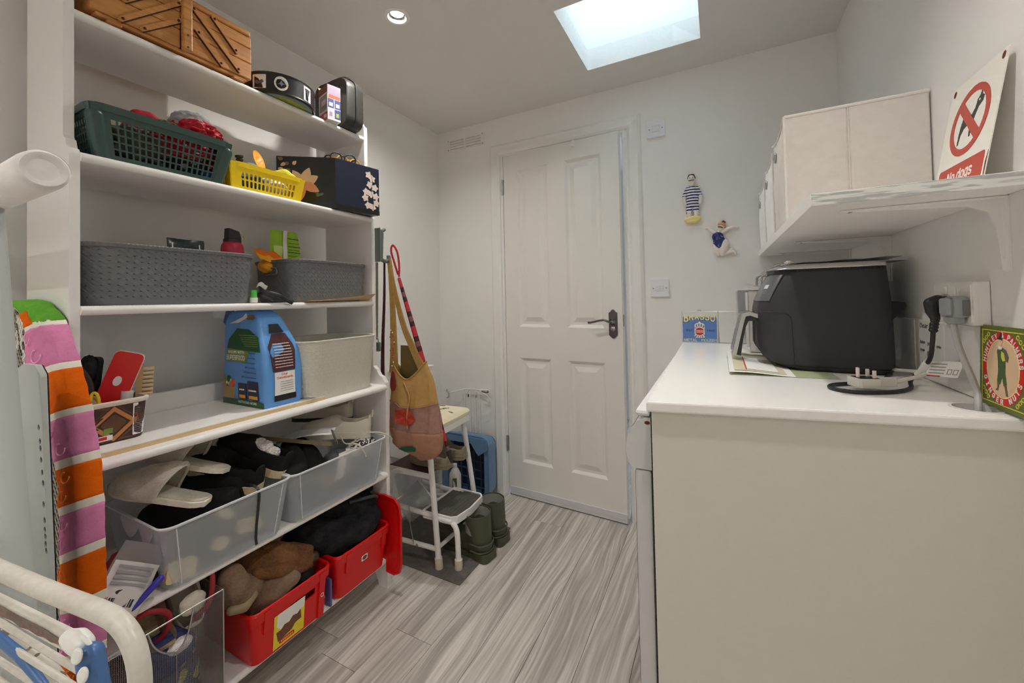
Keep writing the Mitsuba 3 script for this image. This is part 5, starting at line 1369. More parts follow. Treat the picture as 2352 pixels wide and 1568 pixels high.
CF = frame(crate_front(.76, .19, *q[:4], .0006), (0, 1, 0), (q[1], 0, .122))
add('label', xf(ext(rect2(-.046, -.056, .050, .044), .0006), CF), pm('label_yellow', L(226, 206, 40), .4), t, smooth=False)
add('label_torn', xf(mv(ext([(-.038, .010), (-.036, .044), (.050, .044), (.048, .012), (.034, .014), (.026, .006), (.012, .010), (0, .000), (-.014, .002), (-.024, -.006)], .0006), 0, 0, .0006), CF), PAPER, t, smooth=False)
add('label_picture', xf(mv(ext([(-.038, -.008), (-.024, -.008), (-.014, .002), (0, 0), (.012, .010), (.026, .006), (.036, .012), (.040, -.016), (.020, -.018), (.010, -.030), (-.010, -.034), (-.032, -.038)], .0007), 0, 0, .0006), CF), pm('label_brown', L(112, 64, 48), .5), t, smooth=False)
add('label_badge', xf(mv(ext(rrect(-.028, -.048, .018, -.036, .004), .0006), 0, 0, .0012), CF), RED, t, smooth=False)
for k in range(7): add('badge_print', xf(mv(ext(rect2(-.024 + .0056 * k, -.0445, -.0205 + .0056 * k, -.0395), .0005), 0, 0, .0018), CF), TIN_YELLOW, t, smooth=False)
add('recycling_mark', xf(tube(np.c_[np.array(ellipse(.005, .006, 12).exterior.coords)[:-1], np.zeros(12)], .0009, 6, closed=True), CF @ trimesh.transformations.translation_matrix((.106, .012, .008))), PINK_PAPER, t)
t, q = crate('red plastic crate with a small round sticker holding black fur boots', .940, 1.150, 'small')
CF = frame(crate_front(1.045, .215, *q[:4], .0006), (0, 1, 0), (q[1], 0, .122))
add('sticker', xf(ext(rrect(-.014, -.010, .014, .010, .003), .0006), CF), PINK_PAPER, t, smooth=False)
add('sticker_print', xf(mv(ext(ellipse(.010, .007, 20), .0005), 0, 0, .0006), CF), CHOC, t, smooth=False)
t = thing('crate_lid', 'red plastic crate lid standing on edge past the end of the shelf unit', 'lid')
LP = Polygon([(-1.250, .128), (-1.190, .128), (-1.190, .075), (-1.150, .072), (-1.122, .086), (-1.113, .120), (-1.113, .300), (-1.122, .345), (-1.145, .366), (-1.20, .372), (-1.250, .366)]).buffer(.006, quad_segs=3).buffer(-.006)
LM = frame((0, 1.1868, 0), (1, 0, 0), (0, 0, 1))
add('panel', ext(LP, .004, LM), RED, t, smooth=False)
add('flange', cat_([ext(LP.difference(LP.buffer(-.005)), .010, LM @ trimesh.transformations.translation_matrix((0, 0, 0)))]), RED, t, smooth=False)
inner = LP.buffer(-.022)
add('raised_panel', ext(inner, .0062, LM), RED, t, smooth=False)
for k in range(4):
    add('clip_rib', rbox(-1.146, -1.132, 1.1795, 1.1835, .12 + .058 * k, .124 + .058 * k, .0008), RED, t)

# brown suede boots
def boot_chain(name, label, pts, radii, m, cat='boot', ref=.009, amp=.006, seed=1, freq=22):
    t = thing(name, label, cat)
    b = smoothed(chain(pts, radii), ref, 12)
    n_ = b.vertex_normals
    b.vertices = b.vertices + n_ * ((meshkit.fbm(np.array(b.vertices) * freq, 3, seed) - .5) * 2 * amp)[:, None]
    add('upper', b, m, t, smooth=True)
    return t
t = boot_chain('suede_boot', 'brown suede slouch boot folded over the far corner of the first red crate', [(-1.34, .66, .32), (-1.28, .70, .355), (-1.235, .76, .352), (-1.21, .82, .322), (-1.225, .86, .292)], [.052, .056, .050, .044, .036], SUEDE, seed=3, amp=.010, freq=16)
add('cuff', smoothed(chain([(-1.24, .735, .392), (-1.205, .80, .372), (-1.188, .848, .347)], [.014, .017, .012]), .005), SUEDE, t, smooth=True)
add('fold', smoothed(chain([(-1.215, .700, .352), (-1.185, .752, .338), (-1.182, .806, .312)], [.016, .020, .016]), .005), SUEDE, t, smooth=True)
t = boot_chain('suede_boot', 'taupe suede boot lying with its heel towards the mesh basket in the first red crate', [(-1.30, .72, .295), (-1.24, .69, .31), (-1.205, .642, .335), (-1.198, .622, .395)], [.045, .044, .040, .032], SUEDE_TAN, seed=5, amp=.004)
add('heel_sole', smoothed(chain([(-1.180, .612, .318), (-1.172, .640, .312), (-1.180, .668, .322)], [.012, .014, .012]), .005), SOLE_TAN, t, smooth=True)
t = boot_chain('suede_boot', 'taupe suede boot leg in the middle of the first red crate', [(-1.26, .70, .25), (-1.205, .735, .285), (-1.195, .775, .30)], [.048, .046, .038], SUEDE_TAN, seed=7, amp=.006)
t = boot_chain('black_boot', 'black suede boot filling the front of the first red crate', [(-1.36, .74, .235), (-1.26, .80, .245), (-1.205, .83, .262)], [.055, .05, .036], CANVAS_BLACK, seed=8, amp=.004)
t = boot_chain('leather_boot', 'shiny dark brown boot toe at the far corner of the first red crate', [(-1.30, .84, .262), (-1.215, .862, .290), (-1.20, .868, .305)], [.036, .028, .020], BROWN_GLOSS, seed=9, amp=.004)
t = boot_chain('fur_boot', 'black fur boot lying across the front of the second red crate', [(-1.30, .905, .330), (-1.235, .97, .305), (-1.21, 1.05, .300), (-1.215, 1.115, .312)], [.058, .060, .058, .048], FUR_BLACK, seed=11, amp=.006, freq=30)
t = boot_chain('fur_boot', 'black fur boot with a grey sole edge in the second red crate', [(-1.36, .92, .27), (-1.33, 1.00, .345), (-1.27, 1.08, .352), (-1.25, 1.13, .345)], [.06, .062, .056, .044], FUR_BLACK, seed=12, amp=.006, freq=30)
add('sole_edge', tube([(-1.235, 1.045, .395), (-1.21, 1.085, .396), (-1.20, 1.13, .388), (-1.21, 1.155, .370)], .006, 10, smooth=6), pm('boot_rubber', L(62, 64, 70), .6), t)
t = boot_chain('fur_boot', 'black fur boot top behind the others in the second red crate', [(-1.39, 1.08, .30), (-1.33, 1.12, .375), (-1.255, 1.155, .400)], [.06, .035, .018], FUR_BLACK, seed=13, amp=.005, freq=30)
t = thing('shoe_spray', 'slim violet packet between the two red crates', 'packet')
add('film', rbox(-1.20, -1.172, .9095, .918, Z6, .215, .003), PURPLE, t)

# ------------------------------------------------------------------ hanging on the end of the shelf unit
HY = UY1
t = thing('coat_hook', 'grey metal hook fixed on the far side panel of the shelf unit', 'hook')
add('plate', rbox(-1.262, -1.226, HY, HY + .004, 1.300, 1.440, .001), HOOK_GREY, t)
add('arm', sweep(spline([(-1.244, HY + .004, 1.425), (-1.244, HY + .03, 1.432), (-1.244, HY + .045, 1.44)], 5), circ(.007, 10)), HOOK_GREY, t)
add('body', hull([(x, y, z) for x in (-1.262, -1.226) for y, z in ((HY + .003, 1.435), (HY + .003, 1.300), (HY + .016, 1.310), (HY + .022, 1.42))]), HOOK_GREY, t, smooth=False)
add('lower_arm', sweep(spline([(-1.244, HY + .01, 1.318), (-1.240, HY + .04, 1.305), (-1.236, HY + .055, 1.312), (-1.236, HY + .058, 1.330)], 6), circ(.008, 10)), HOOK_GREY, t)

t = thing('tote_bag', 'mustard and mauve patchwork cotton shoulder bag hanging beside the shelf unit', 'bag')
# body: closed sack from the mouth down; u round, v down
def sack(u, v):
    a = 2 * PI * u
    cx = np.interp(v, [0, .2, .5, .8, 1], [-1.150, -1.135, -1.122, -1.115, -1.118])
    w = np.interp(v, [0, .15, .4, .7, .88, .96, 1], [.090, .110, .124, .132, .124, .092, .02])
    d = np.interp(v, [0, .15, .4, .7, .9, .97, 1], [.020, .030, .042, .048, .038, .02, .003])
    tilt = .040 * np.cos(a)
    z = .826 - .328 * v + np.where(v < .5, (1 - v * 2), 0) * (.075 * np.abs(np.cos(a)) ** 1.6 - .012) + tilt * .35 * (v > .7) * (v - .7)
    y = 1.283 + d * np.sin(a)
    x = cx + w * np.cos(a)
    k = .0035 * np.sin(9 * a + 7 * v) * np.sin(PI * np.clip(v, 0, 1))
    return (x + k, y + k * 1.4, z - .030 * np.cos(a) * (v > .85) * (v - .85) * 4)
def sack_part(v0, v1, n=14, off=0.0):
    g = grid(lambda u, v: sack(u, v0 + (v1 - v0) * v), 72, n)
    return g
s1 = solid(sack_part(0, .36), -.002); s2 = solid(sack_part(.36, .66), -.0022); s3 = solid(sack_part(.66, 1.0), -.0024)
add('upper_panel', s1, MUSTARD, t, smooth=True)
add('middle_panel', s2, MAUVE, t, smooth=True)
add('lower_panel', s3, BRICK, t, smooth=True)
add('seam', tube([np.array(sack(q, .36)) + (0, -.0025, 0) for q in np.linspace(.5, 1.0, 30)], .0015, 6), MAUVE, t)
add('hem', tube([np.array(sack(q, 0.0)) for q in np.linspace(0, 1, 60, endpoint=False)], .0032, 8, closed=True), MUSTARD, t)
def patch(cu, cv, ru, rv, m, nm='patch', n=24, jag=0, off=.0085):
    V = [np.array(sack(cu, cv)) + (0, -off, 0)]
    for k in range(n):
        a = 2 * PI * k / n; r = 1 + (.035 * math.sin(5 * a + 1) if jag else 0)
        V.append(np.array(sack(cu + ru * r * math.cos(a), cv + rv * r * math.sin(a))) + (0, -off, 0))
    add(nm, solid(tm(V, [(0, 1 + k, 1 + (k + 1) % n) for k in range(n)]), .0015), m, t, smooth=False)
patch(.735, .475, .075, .095, PATCH_RED, jag=1)
patch(.63, .13, .035, .10, pm('patch_dark', mikit.proc(cloth_fn(L(84, 16, 20), L(140, 50, 40), 500.0)), .8), jag=1)
V = [np.array(sack(u, v)) + (0, -.004, 0) for u, v in ((.66, .90), (.69, .86), (.74, .83), (.775, .815), (.79, .845), (.785, .885), (.75, .895), (.70, .925))]
add('patch', solid(tm(V, [(0, k, k + 1) for k in range(1, 7)]), .0015), PATCH_GREEN, t, smooth=False)
# straps
def strap(pts, w0, w1, m, tw=0.0, n=6):
    p = spline(pts, n); q = np.linspace(0, 1, len(p)); sc = w0 + (w1 - w0) * q
    return sweep(p, np.array([(-.5, -.08), (.5, -.08), (.5, .08), (-.5, .08)]), up=(0, 1, .05), scale=sc)
add('strap', strap([(-1.236, 1.262, 1.322), (-1.225, 1.262, 1.24), (-1.222, 1.268, 1.10), (-1.226, 1.275, .98), (-1.231, 1.28, .89), (-1.236, 1.283, .832)], .016, .046, MUSTARD), MUSTARD, t, smooth=30)
add('strap', strap([(-1.236, 1.268, 1.322), (-1.214, 1.268, 1.20), (-1.172, 1.275, 1.04), (-1.128, 1.283, .94), (-1.085, 1.287, .86), (-1.062, 1.288, .826)], .016, .044, MUSTARD), MUSTARD, t, smooth=30)
add('inside_panel', solid(grid(lambda u, v: (-1.140 + (.040 + .03 * v) * (u - .5) * 2 - .018 * (1 - v) + .02 * v * 0, 1.298 - .01 * (1 - v), .95 - .135 * v), 8, 8), .002), pm('bag_inside', L(104, 88, 48), .9), t, smooth=True)
add('drawstring', tube([np.array(sack(.735, .03)) + (0, -.006, 0), (-1.118, 1.245, .75), (-1.121, 1.235, .69), (-1.120, 1.233, .625)], .0030, 8, smooth=6), MUSTARD, t)
t = thing('beaded_scarf', 'maroon fringed beaded scarf hanging beside the bag strap against the side panel', 'scarf')
add('cloth', strap([(-1.242, 1.245, 1.31), (-1.246, 1.245, 1.15), (-1.252, 1.24, .98), (-1.254, 1.238, .85), (-1.250, 1.238, .74)], .010, .022, MAROON), TARTAN_DARK, t, smooth=30)
rng = random.Random(8)
for k in range(22):
    q = rng.random()
    c = (-1.222 + rng.uniform(-.014, .012), 1.262, 1.02 - .24 * q)
    add('bead', mv(trimesh.creation.icosphere(subdivisions=1, radius=.0028), *c), PATCH_RED if k % 4 else PAPER, t, smooth=True)
t = thing('padlock', 'small steel padlock on a grey strap hanging against the side panel', 'padlock')
add('strap', strap([(-1.262, 1.222, 1.30), (-1.264, 1.222, 1.15), (-1.268, 1.222, 1.00), (-1.268, 1.222, .985)], .013, .013, DISH_GREY), DISH_GREY, t, smooth=30)
add('body', rbox(-1.284, -1.252, 1.216, 1.229, .930, .968, .003), HOOK_GREY, t)
add('shackle', tube([(-1.276, 1.222, .966), (-1.276, 1.222, .980), (-1.268, 1.222, .988), (-1.260, 1.222, .980), (-1.260, 1.222, .966)], .0025, 8, smooth=5), STEEL, t)
TARTAN_GREY = pm('tartan_grey', L(118, 70, 74), .7)
t = thing('umbrella', 'folded red tartan umbrella hanging by its loop behind the patchwork bag', 'umbrella')
UA, UB = np.array([-1.205, 1.290, 1.235]), np.array([-.968, 1.300, .535])
n_ = 34
for k in range(n_):
    p0, p1 = UA + (UB - UA) * k / n_, UA + (UB - UA) * (k + 1) / n_
    r0, r1 = [.0065 + .0045 * math.sin(PI * min(1, q * 1.1)) for q in (k / n_, (k + 1) / n_)]
    add('canopy_band', sweep(np.array([p0, p1]), circ(1, 12), caps=True, scale=[r0, r1]), [TARTAN_RED, TARTAN_RED, TARTAN_DARK, TARTAN_GREY, TARTAN_DARK][k % 5], t, smooth=30)
add('loop', tube([(-1.205, 1.290, 1.24), (-1.203, 1.29, 1.29), (-1.208, 1.285, 1.345), (-1.222, 1.275, 1.375), (-1.228, 1.27, 1.35), (-1.220, 1.28, 1.30), (-1.210, 1.29, 1.25)], .0042, 8, smooth=6), TARTAN_RED, t)
d_ = (UB - UA) / np.linalg.norm(UB - UA)
add('tip', tube([UB - d_ * .005, UB + d_ * .022, UB + d_ * .045], .0075, 10, scale=[1.5, 1.2, .55]), BLACK, t)

# ------------------------------------------------------------------ step stool and what is round it
t = thing('doormat', 'flat grey doormat on the floor under the step stool', 'mat')
add('pile', ext(rrect(-1.50, 1.325, -.945, 1.765, .004), .004), MAT_GREY, t, smooth=False)

t = thing('step_stool', 'white tubular folding step stool with a padded seat standing on the grey mat', 'step stool')
NL0, NL1 = np.array([-1.083, 1.372, .022]), np.array([-1.128, 1.372, .560])
FL0, FL1 = np.array([-1.083, 1.690, .022]), np.array([-1.165, 1.680, .560])
RN0, RN1 = np.array([-1.440, 1.335, .022]), np.array([-1.330, 1.345, .560])
RF0, RF1 = np.array([-1.440, 1.610, .022]), np.array([-1.352, 1.650, .560])
for a, b in ((NL0, NL1), (FL0, FL1), (RN0, RN1), (RF0, RF1)):
    add('leg', tube([a, b], .0125, 16), WHITE_PAINT, t)
    add('foot_cap', tube([a - (b - a) * .042, a - (b - a) * .035, a + (b - a) * .045], .0165, 16, scale=[.8, 1, 1]), SNEAKER, t)
def seat_pts(g, r=.03):
    P = Polygon([(-1.345, 1.345), (-1.105, 1.335), (-1.125, 1.705), (-1.345, 1.695)]).buffer(-r).buffer(r + g, quad_segs=6)
    return P
add('seat_frame', ext(seat_pts(0), .030, trimesh.transformations.translation_matrix((0, 0, .535))), WHITE_PAINT, t, smooth=False)
R = []
for z, g in ((.565, .000), (.570, .004), (.582, .004), (.592, -.006), (.597, -.025), (.599, -.06)):
    P = np.array(seat_pts(g).exterior.coords)[:-1]; P = np.vstack([P]); i0 = np.argmax(P[:, 0] + P[:, 1]); P = np.roll(P, -i0, axis=0)
    R.append(np.c_[resamp(P, 60), np.full(60, z)])
cu = add('cushion', loft(R), CUSHION, t, smooth=40)
rng = random.Random(12)
for k in range(26):
    x, y = rng.uniform(-1.30, -1.14), rng.uniform(1.38, 1.66); a = rng.uniform(0, 6.28)
    P = [(x + q * .030 * math.cos(a + .5 * q), y + q * .030 * math.sin(a + .5 * q), .5994) for q in np.linspace(0, 1, 6)]
    add('printed_sprig', tube(P, .0016, 6), SPRIG, cu)
    for q in (.5, .9):
        px_, py_ = P[int(q * 5)][:2]
        add('printed_leaf', ext(ellipse(.007, .0035, 10, (px_ + .004, py_)), .0006, trimesh.transformations.translation_matrix((0, 0, .5990))), SPRIG, cu, smooth=False)
add('middle_step_frame', tube([(-1.12, 1.385, .372), (-1.30, 1.375, .372), (-1.345, 1.385, .350), (-1.375, 1.40, .305), (-1.392, 1.41, .24)], .011, 12, smooth=6), WHITE_PAINT, t)
add('middle_step', rbox(-1.375, -1.150, 1.385, 1.640, .370, .384, .005), BROWN_STEEL, t)
add('middle_step_edge', rbox(-1.376, -1.125, 1.380, 1.386, .362, .384, .002), WHITE_PAINT, t)
ls = Polygon([(-1.185, 1.385), (-1.035, 1.392), (-1.010, 1.410), (-.998, 1.50), (-1.008, 1.610), (-1.03, 1.632), (-1.185, 1.632)]).buffer(-.012).buffer(.012, quad_segs=5)
add('lower_step_frame', ext(ls.difference(ls.buffer(-.008)), .030, trimesh.transformations.translation_matrix((0, 0, .185))), WHITE_PAINT, t, smooth=False)
lt = add('lower_step_tread', ext(ls.buffer(-.0078), .022, trimesh.transformations.translation_matrix((0, 0, .188))), TREAD, t, smooth=False)
for k in range(9):
    x = -1.175 + .0185 * k
    add('tread_rib', rbox(x, x + .007, 1.402, 1.618, .2098, .2112, .0006), TREAD, lt)
for yy in (1.402, 1.598):
    add('step_leg', tube([(-1.030, yy, .188), (-1.014, yy, .170), (-1.006, yy, .13), (-1.003, yy, .022)], .0115, 14, smooth=5), WHITE_PAINT, t)
    add('foot_cap', tube([(-1.003, yy, .002), (-1.003, yy, .005), (-1.003, yy, .044)], .0165, 16, scale=[.8, 1, 1]), SNEAKER, t)
add('side_rail', tube([(-1.425, 1.338, .088), (-1.092, 1.372, .080)], .010, 12), WHITE_PAINT, t)
add('side_rail', tube([(-1.425, 1.618, .135), (-1.09, 1.688, .155)], .009, 12), WHITE_PAINT, t)
add('side_rail', tube([(-1.40, 1.38, .215), (-1.03, 1.395, .196)], .010, 12), WHITE_PAINT, t)
add('side_rail', tube([(-1.40, 1.61, .215), (-1.03, 1.62, .196)], .010, 12), WHITE_PAINT, t)
add('cross_rail', tube([(-1.092, 1.372, .080), (-1.09, 1.690, .080)], .009, 12), WHITE_PAINT, t)
add('cross_rail', tube([(-1.425, 1.34, .16), (-1.425, 1.61, .16)], .009, 12), WHITE_PAINT, t)
add('bolt', xf(lathe([(.006, 0), (.005, .003), (0, .004)], 14), frame((-1.185, 1.352, .083), (1, 0, 0), (0, 0, 1))), STEEL, t)
add('stay_wire', tube([(-1.245, 1.372, .26), (-1.225, 1.355, .17), (-1.200, 1.350, .085)], .0022, 8), STEEL, t)

def clog(label, loc, yaw, roll=0):
    t = thing('clog', label, 'clog')
    L_, W_ = .235, .095
    add('upper', place(shoe_upper(L_, W_, SH_CLOG, .014, .52, .006), loc, yaw, 0, roll), CLOG, t, smooth=45)
    add('sole', place(sole_mesh(L_, W_, .024, .004), loc, yaw, 0, roll), CLOG, t)
    add('insole', place(mv(sole_mesh(L_ * .55, W_ * .78, .002, -.002, .5), .012, .004, .0262), loc, yaw, 0, roll), CLOG_IN, t)
    add('rand_line', place(tube(np.c_[np.array(Polygon(sole_mesh(L_, W_, .01, .0045).vertices[:, :2]).convex_hull.exterior.coords)[:-1], np.full(len(Polygon(sole_mesh(L_, W_, .01, .0045).vertices[:, :2]).convex_hull.exterior.coords) - 1, .018)], .0014, 6, closed=True), loc, yaw, 0, roll), SOLE_TAN, t)
clog('taupe foam clog nearest the shelf unit on the middle step of the stool', (-1.085, 1.462, .3865), 172)
clog('taupe foam clog at the far side of the middle step of the stool', (-1.082, 1.580, .3865), 176)

# wellingtons
def welly(label, loc, yaw, h=.158, s=1.28):
    t = thing('wellington_boot', label, 'boot')
    foot = chain([(.0, 0, .040), (.06, 0, .036), (.13, .003, .036), (.185, .004, .030)], [.036, .034, .038, .028])
    shaft = m3.Manifold.batch_hull([m3.Manifold.sphere(.040, 20).translate([.008, 0, .06]), m3.Manifold.cylinder(.01, .046, .047, 28).translate([.020, 0, h - .02])])
    ank = m3.Manifold.batch_hull([m3.Manifold.sphere(.038, 20).translate([.02, 0, .075]), m3.Manifold.sphere(.034, 20).translate([.075, 0, .042])])
    M_ = (foot + shaft + ank).trim_by_plane((0, 0, 1), .004)
    b = smoothed(M_, .007, 12)
    cut = m3.Manifold.batch_hull([m3.Manifold.cylinder(.08, .0435, .046, 28).translate([.020, 0, h - .04]), m3.Manifold.sphere(.030, 18).translate([.012, 0, .07])])
    b = man(toman(b).trim_by_plane((0, 0, -1), -(h - .012)) - cut)
    add('upper', place(b, loc, yaw, s=s), WELLY, t, smooth=45)
    li = m3.Manifold.batch_hull([m3.Manifold.cylinder(.06, .0428, .0428, 28).translate([.020, 0, h - .075]), m3.Manifold.sphere(.028, 18).translate([.012, 0, .075])])
    li2 = m3.Manifold.batch_hull([m3.Manifold.cylinder(.08, .0412, .0432, 28).translate([.020, 0, h - .06]), m3.Manifold.sphere(.026, 18).translate([.012, 0, .078])])
    add('lining', place(man(li - li2), loc, yaw, s=s), WELLY_IN, t, smooth=45)
    add('sole', place(mv(sole_mesh(.250, .084, .014, .002, .3), -.038, 0, 0), loc, yaw, s=s), WELLY, t)
    add('heel', place(ext(rrect(-.042, -.036, .022, .036, .018), .026), loc, yaw, s=s), WELLY, t, smooth=False)
    for z in (.030, .052):
        e = [(x, y, z) for x, y in ((.02, -.040), (-.015, -.038), (-.032, -.020), (-.037, 0), (-.032, .020), (-.015, .038), (.02, .040))]
        add('rand', place(tube(e, .0030, 8, smooth=5), loc, yaw, s=s), WELLY, t)
    return t
welly('short olive green wellington boot nearest us beside the step stool', (-.958, 1.520, .004), 172)
welly('short olive green wellington boot standing further from us beside the step stool', (-.958, 1.650, .004), 174)

# blue crate by the door
t = thing('blue_crate', 'blue and navy plastic pet carrier crate standing on end beside the door', 'crate')
bx0, bx1, by0, by1, bz1 = -1.47, -1.155, 1.915, 2.045, .365
BC = frame((0, by0, 0), (1, 0, 0), (0, 0, 1))
outer = rrect(bx0, .003, bx1, bz1, .05, 6)
add('rim', ext(outer.difference(rrect(bx0 + .035, .035, bx1 - .030, bz1 - .045, .035, 6)), .022, frame((0, by0 + .022, 0), (1, 0, 0), (0, 0, 1))), BLUE_CRATE, t, smooth=False)
add('rim_lip', sweep(np.c_[np.array(outer.exterior.coords)[:-1, 0], np.full(len(outer.exterior.coords) - 1, by0 + .004), np.array(outer.exterior.coords)[:-1, 1]], circ(.008, 8), closed=True), BLUE_CRATE, t)
add('shell', loft([np.c_[np.array(rrect(bx0 + g, .004 + g * .4, bx1 - g, bz1 - g, .05, 6).exterior.coords)[:-1, 0], np.full(len(outer.exterior.coords) - 1, y), np.array(rrect(bx0 + g, .004 + g * .4, bx1 - g, bz1 - g, .05, 6).exterior.coords)[:-1, 1]]
                   for y, g in ((by0 + .02, .010), (by1 - .02, .022), (by1, .03))], caps=False), BLUE_CRATE, t, smooth=35)
add('back_wall', ext(rrect(bx0 + .03, .016, bx1 - .03, bz1 - .03, .04, 5), .004, frame((0, by1 - .002, 0), (1, 0, 0), (0, 0, 1))), CRATE_DEEP, t, smooth=False)
for k in range(6):
    x = bx0 + .045 + .046 * k
    add('grid_rib', rbox(x, x + .006, by0 + .05, by0 + .062, .02, bz1 - .04, .001), CRATE_DEEP, t)
for k in range(6):
    z = .05 + .050 * k
    add('grid_rib', rbox(bx0 + .02, bx1 - .02, by0 + .052, by0 + .060, z, z + .006, .001), CRATE_DEEP, t)
add('corner_flap', hull([(x, y, z) for x, z in ((-1.29, .362), (-1.165, .358), (-1.160, .30), (-1.215, .262), (-1.245, .30)) for y in (by0 - .012, by0 - .004)]), BLUE_CRATE, t, smooth=False)
t = thing('brush_set', 'pale blue dustpan brush lying on the floor under the step stool', 'brush')
add('back', rbox(-1.36, -1.20, 1.735, 1.775, .035, .055, .006), BLUE_DARK, t)
add('bristles', rbox(-1.355, -1.215, 1.740, 1.770, .003, .035, .004), BLACK, t)
t = thing('plastic_bucket', 'clear plastic tub standing on its side behind the red lid', 'tub')
add('wall', place(lathe([(.0, 0), (.052, .0), (.056, .004), (.072, .13), (.0715, .131)], 36), (-1.33, 1.425, .155), 60, 62, 0), FILM, t)
add('rim', place(xf(tube(np.c_[circ(.072, 36), np.full(36, .13)], .003, 8, closed=True), np.eye(4)), (-1.33, 1.425, .155), 60, 62, 0), 'mat_frost_rim', t)
t = thing('spray_bottle', 'white plastic bottle with a small green label behind the step stool', 'bottle')
add('body', mv(lathe([(0, 0), (.030, 0), (.032, .006), (.032, .19), (.02, .215), (.012, .225), (.012, .245), (0, .245)], 24), -1.300, 1.80, .0), PLASTIC_WHITE, t)
add('label', mv(wrap_patch(ra(-80), ra(-40), .13, .18, .0322, base=None), -1.30, 1.80, 0), LEAF, t, smooth=False)
t = thing('jar', 'clear plastic container lying under the middle step of the stool', 'jar')
add('wall', mv(lathe([(0, 0), (.05, 0), (.053, .004), (.053, .12), (.048, .135), (.0475, .135)], 28), -1.36, 1.52, .215), FILM, t)

# wall cabinet and drying rack
t = thing('wall_cabinet', 'small white slatted cabinet hanging low in the corner of the left wall', 'cabinet')
add('body', rbox(XL, -1.492, 1.62, 1.852, .30, .752, .003), PLASTIC_WHITE, t)
add('door', rbox(-1.492, -1.486, 1.624, 1.848, .305, .735, .002), PLASTIC_WHITE, t)
add('top', rbox(XL, -1.480, 1.612, 1.860, .752, .764, .004), PLASTIC_WHITE, t)
for k in range(9):
    add('vent_slot', rbox(-1.4865, -1.4852, 1.632 + .024 * k, 1.648 + .024 * k, .706, .711, .0005), pm('slot_grey', L(110, 108, 104), .8), t)
t = thing('drying_rack', 'white wire folding airer hung on the back wall beside the door frame', 'drying rack')
add('top_bar', tube([(-1.40, 2.055, .590), (-1.225, 2.055, .596)], .0045, 10), PLASTIC_WHITE, t)
add('arm', tube([(-1.40, 2.055, .590), (-1.44, 2.03, .580), (-1.485, 2.02, .568)], .0035, 8), PLASTIC_WHITE, t)
add('bracket', tube([(-1.235, 2.05, .593), (-1.222, 2.03, .589), (-1.262, 2.03, .592)], .004, 8, smooth=5), DARK_STEEL, t)
for x in (-1.405, -1.368, -1.330, -1.300):
    add('rod', tube([(x, 2.058, .592), (x + .004, 2.058, .25)], .0026, 8), PLASTIC_WHITE, t)
for x in (-1.372, -1.318):
    add('clip', tube([(x, 2.052, .545), (x, 2.052, .560)], .0035, 8), BLACK if x < -1.35 else STEEL, t)
add('curved_rod', tube([(-1.305, 2.056, .588), (-1.23, 2.05, .56), (-1.215, 2.05, .52), (-1.235, 2.05, .47), (-1.285, 2.05, .44)], .0022, 8, smooth=6), PLASTIC_WHITE, t)
t = thing('cup_hook', 'tiny white wire hook on the wall beside the wall cabinet', 'hook')
add('wire', tube([(-1.560, 2.079, .560), (-1.540, 2.065, .575), (-1.525, 2.06, .555), (-1.530, 2.06, .525), (-1.550, 2.065, .520)], .0022, 8, smooth=6), STEEL, t)

# ------------------------------------------------------------------ worktop and machines on the right
ZK = .913
t = thing('worktop', 'white laminate worktop with a round cable hole along the right wall', 'worktop')
wt = Polygon([(-.141, .879), (XR - .001, 1.000), (XR - .001, YB - .001), (-.157, YB - .001)])
gx, gy = .424, 1.062
wt = wt.difference(Point(gx, gy).buffer(.034, quad_segs=10))
def edge_rounded(poly, z0, z1, r):
    ms = []
    zs = [(z0, -r), (z0 + r * .3, -r * .3), (z0 + r, 0), (z1 - r, 0), (z1 - r * .3, -r * .3), (z1, -r)]
    out = Polygon(poly.exterior)
    R = [np.c_[resamp(np.array(out.buffer(g, join_style=2).exterior.coords)[:-1], 4) if False else np.array(out.buffer(g, join_style=2).exterior.coords)[:-1], np.full(len(np.array(out.buffer(g, join_style=2).exterior.coords)) - 1, z)] for z, g in zs]
    m = loft(R, caps=False)
    top = ext(out.buffer(-r, join_style=2).difference(Point(gx, gy).buffer(.034, quad_segs=10)), z1 - z0 - .0002, trimesh.transformations.translation_matrix((0, 0, z0 + .0001)))
    return cat_([m, top])
add('slab', edge_rounded(wt, ZK - .022, ZK, .004), TOP_WHITE, t, smooth=False)
add('cable_collar', mv(lathe([(.034, -.02), (.0332, -.02), (.0332, .0012), (.036, .0016), (.0375, .0002)], 32), gx, gy, ZK), pm('collar', [.62, .61, .59], .4), t)
t = thing('end_panel', 'cream painted end panel closing off the washing machines under the worktop', 'panel')
e0, e1 = np.array([-.133, .893]), np.array([XR - .001, 1.012])
add('board', ext(Polygon([e0, e1, e1 + (0, .018), e0 + (0, .018)]), ZK - .022, trimesh.transformations.translation_matrix((0, 0, 0))), PANEL_CREAM, t, smooth=False)
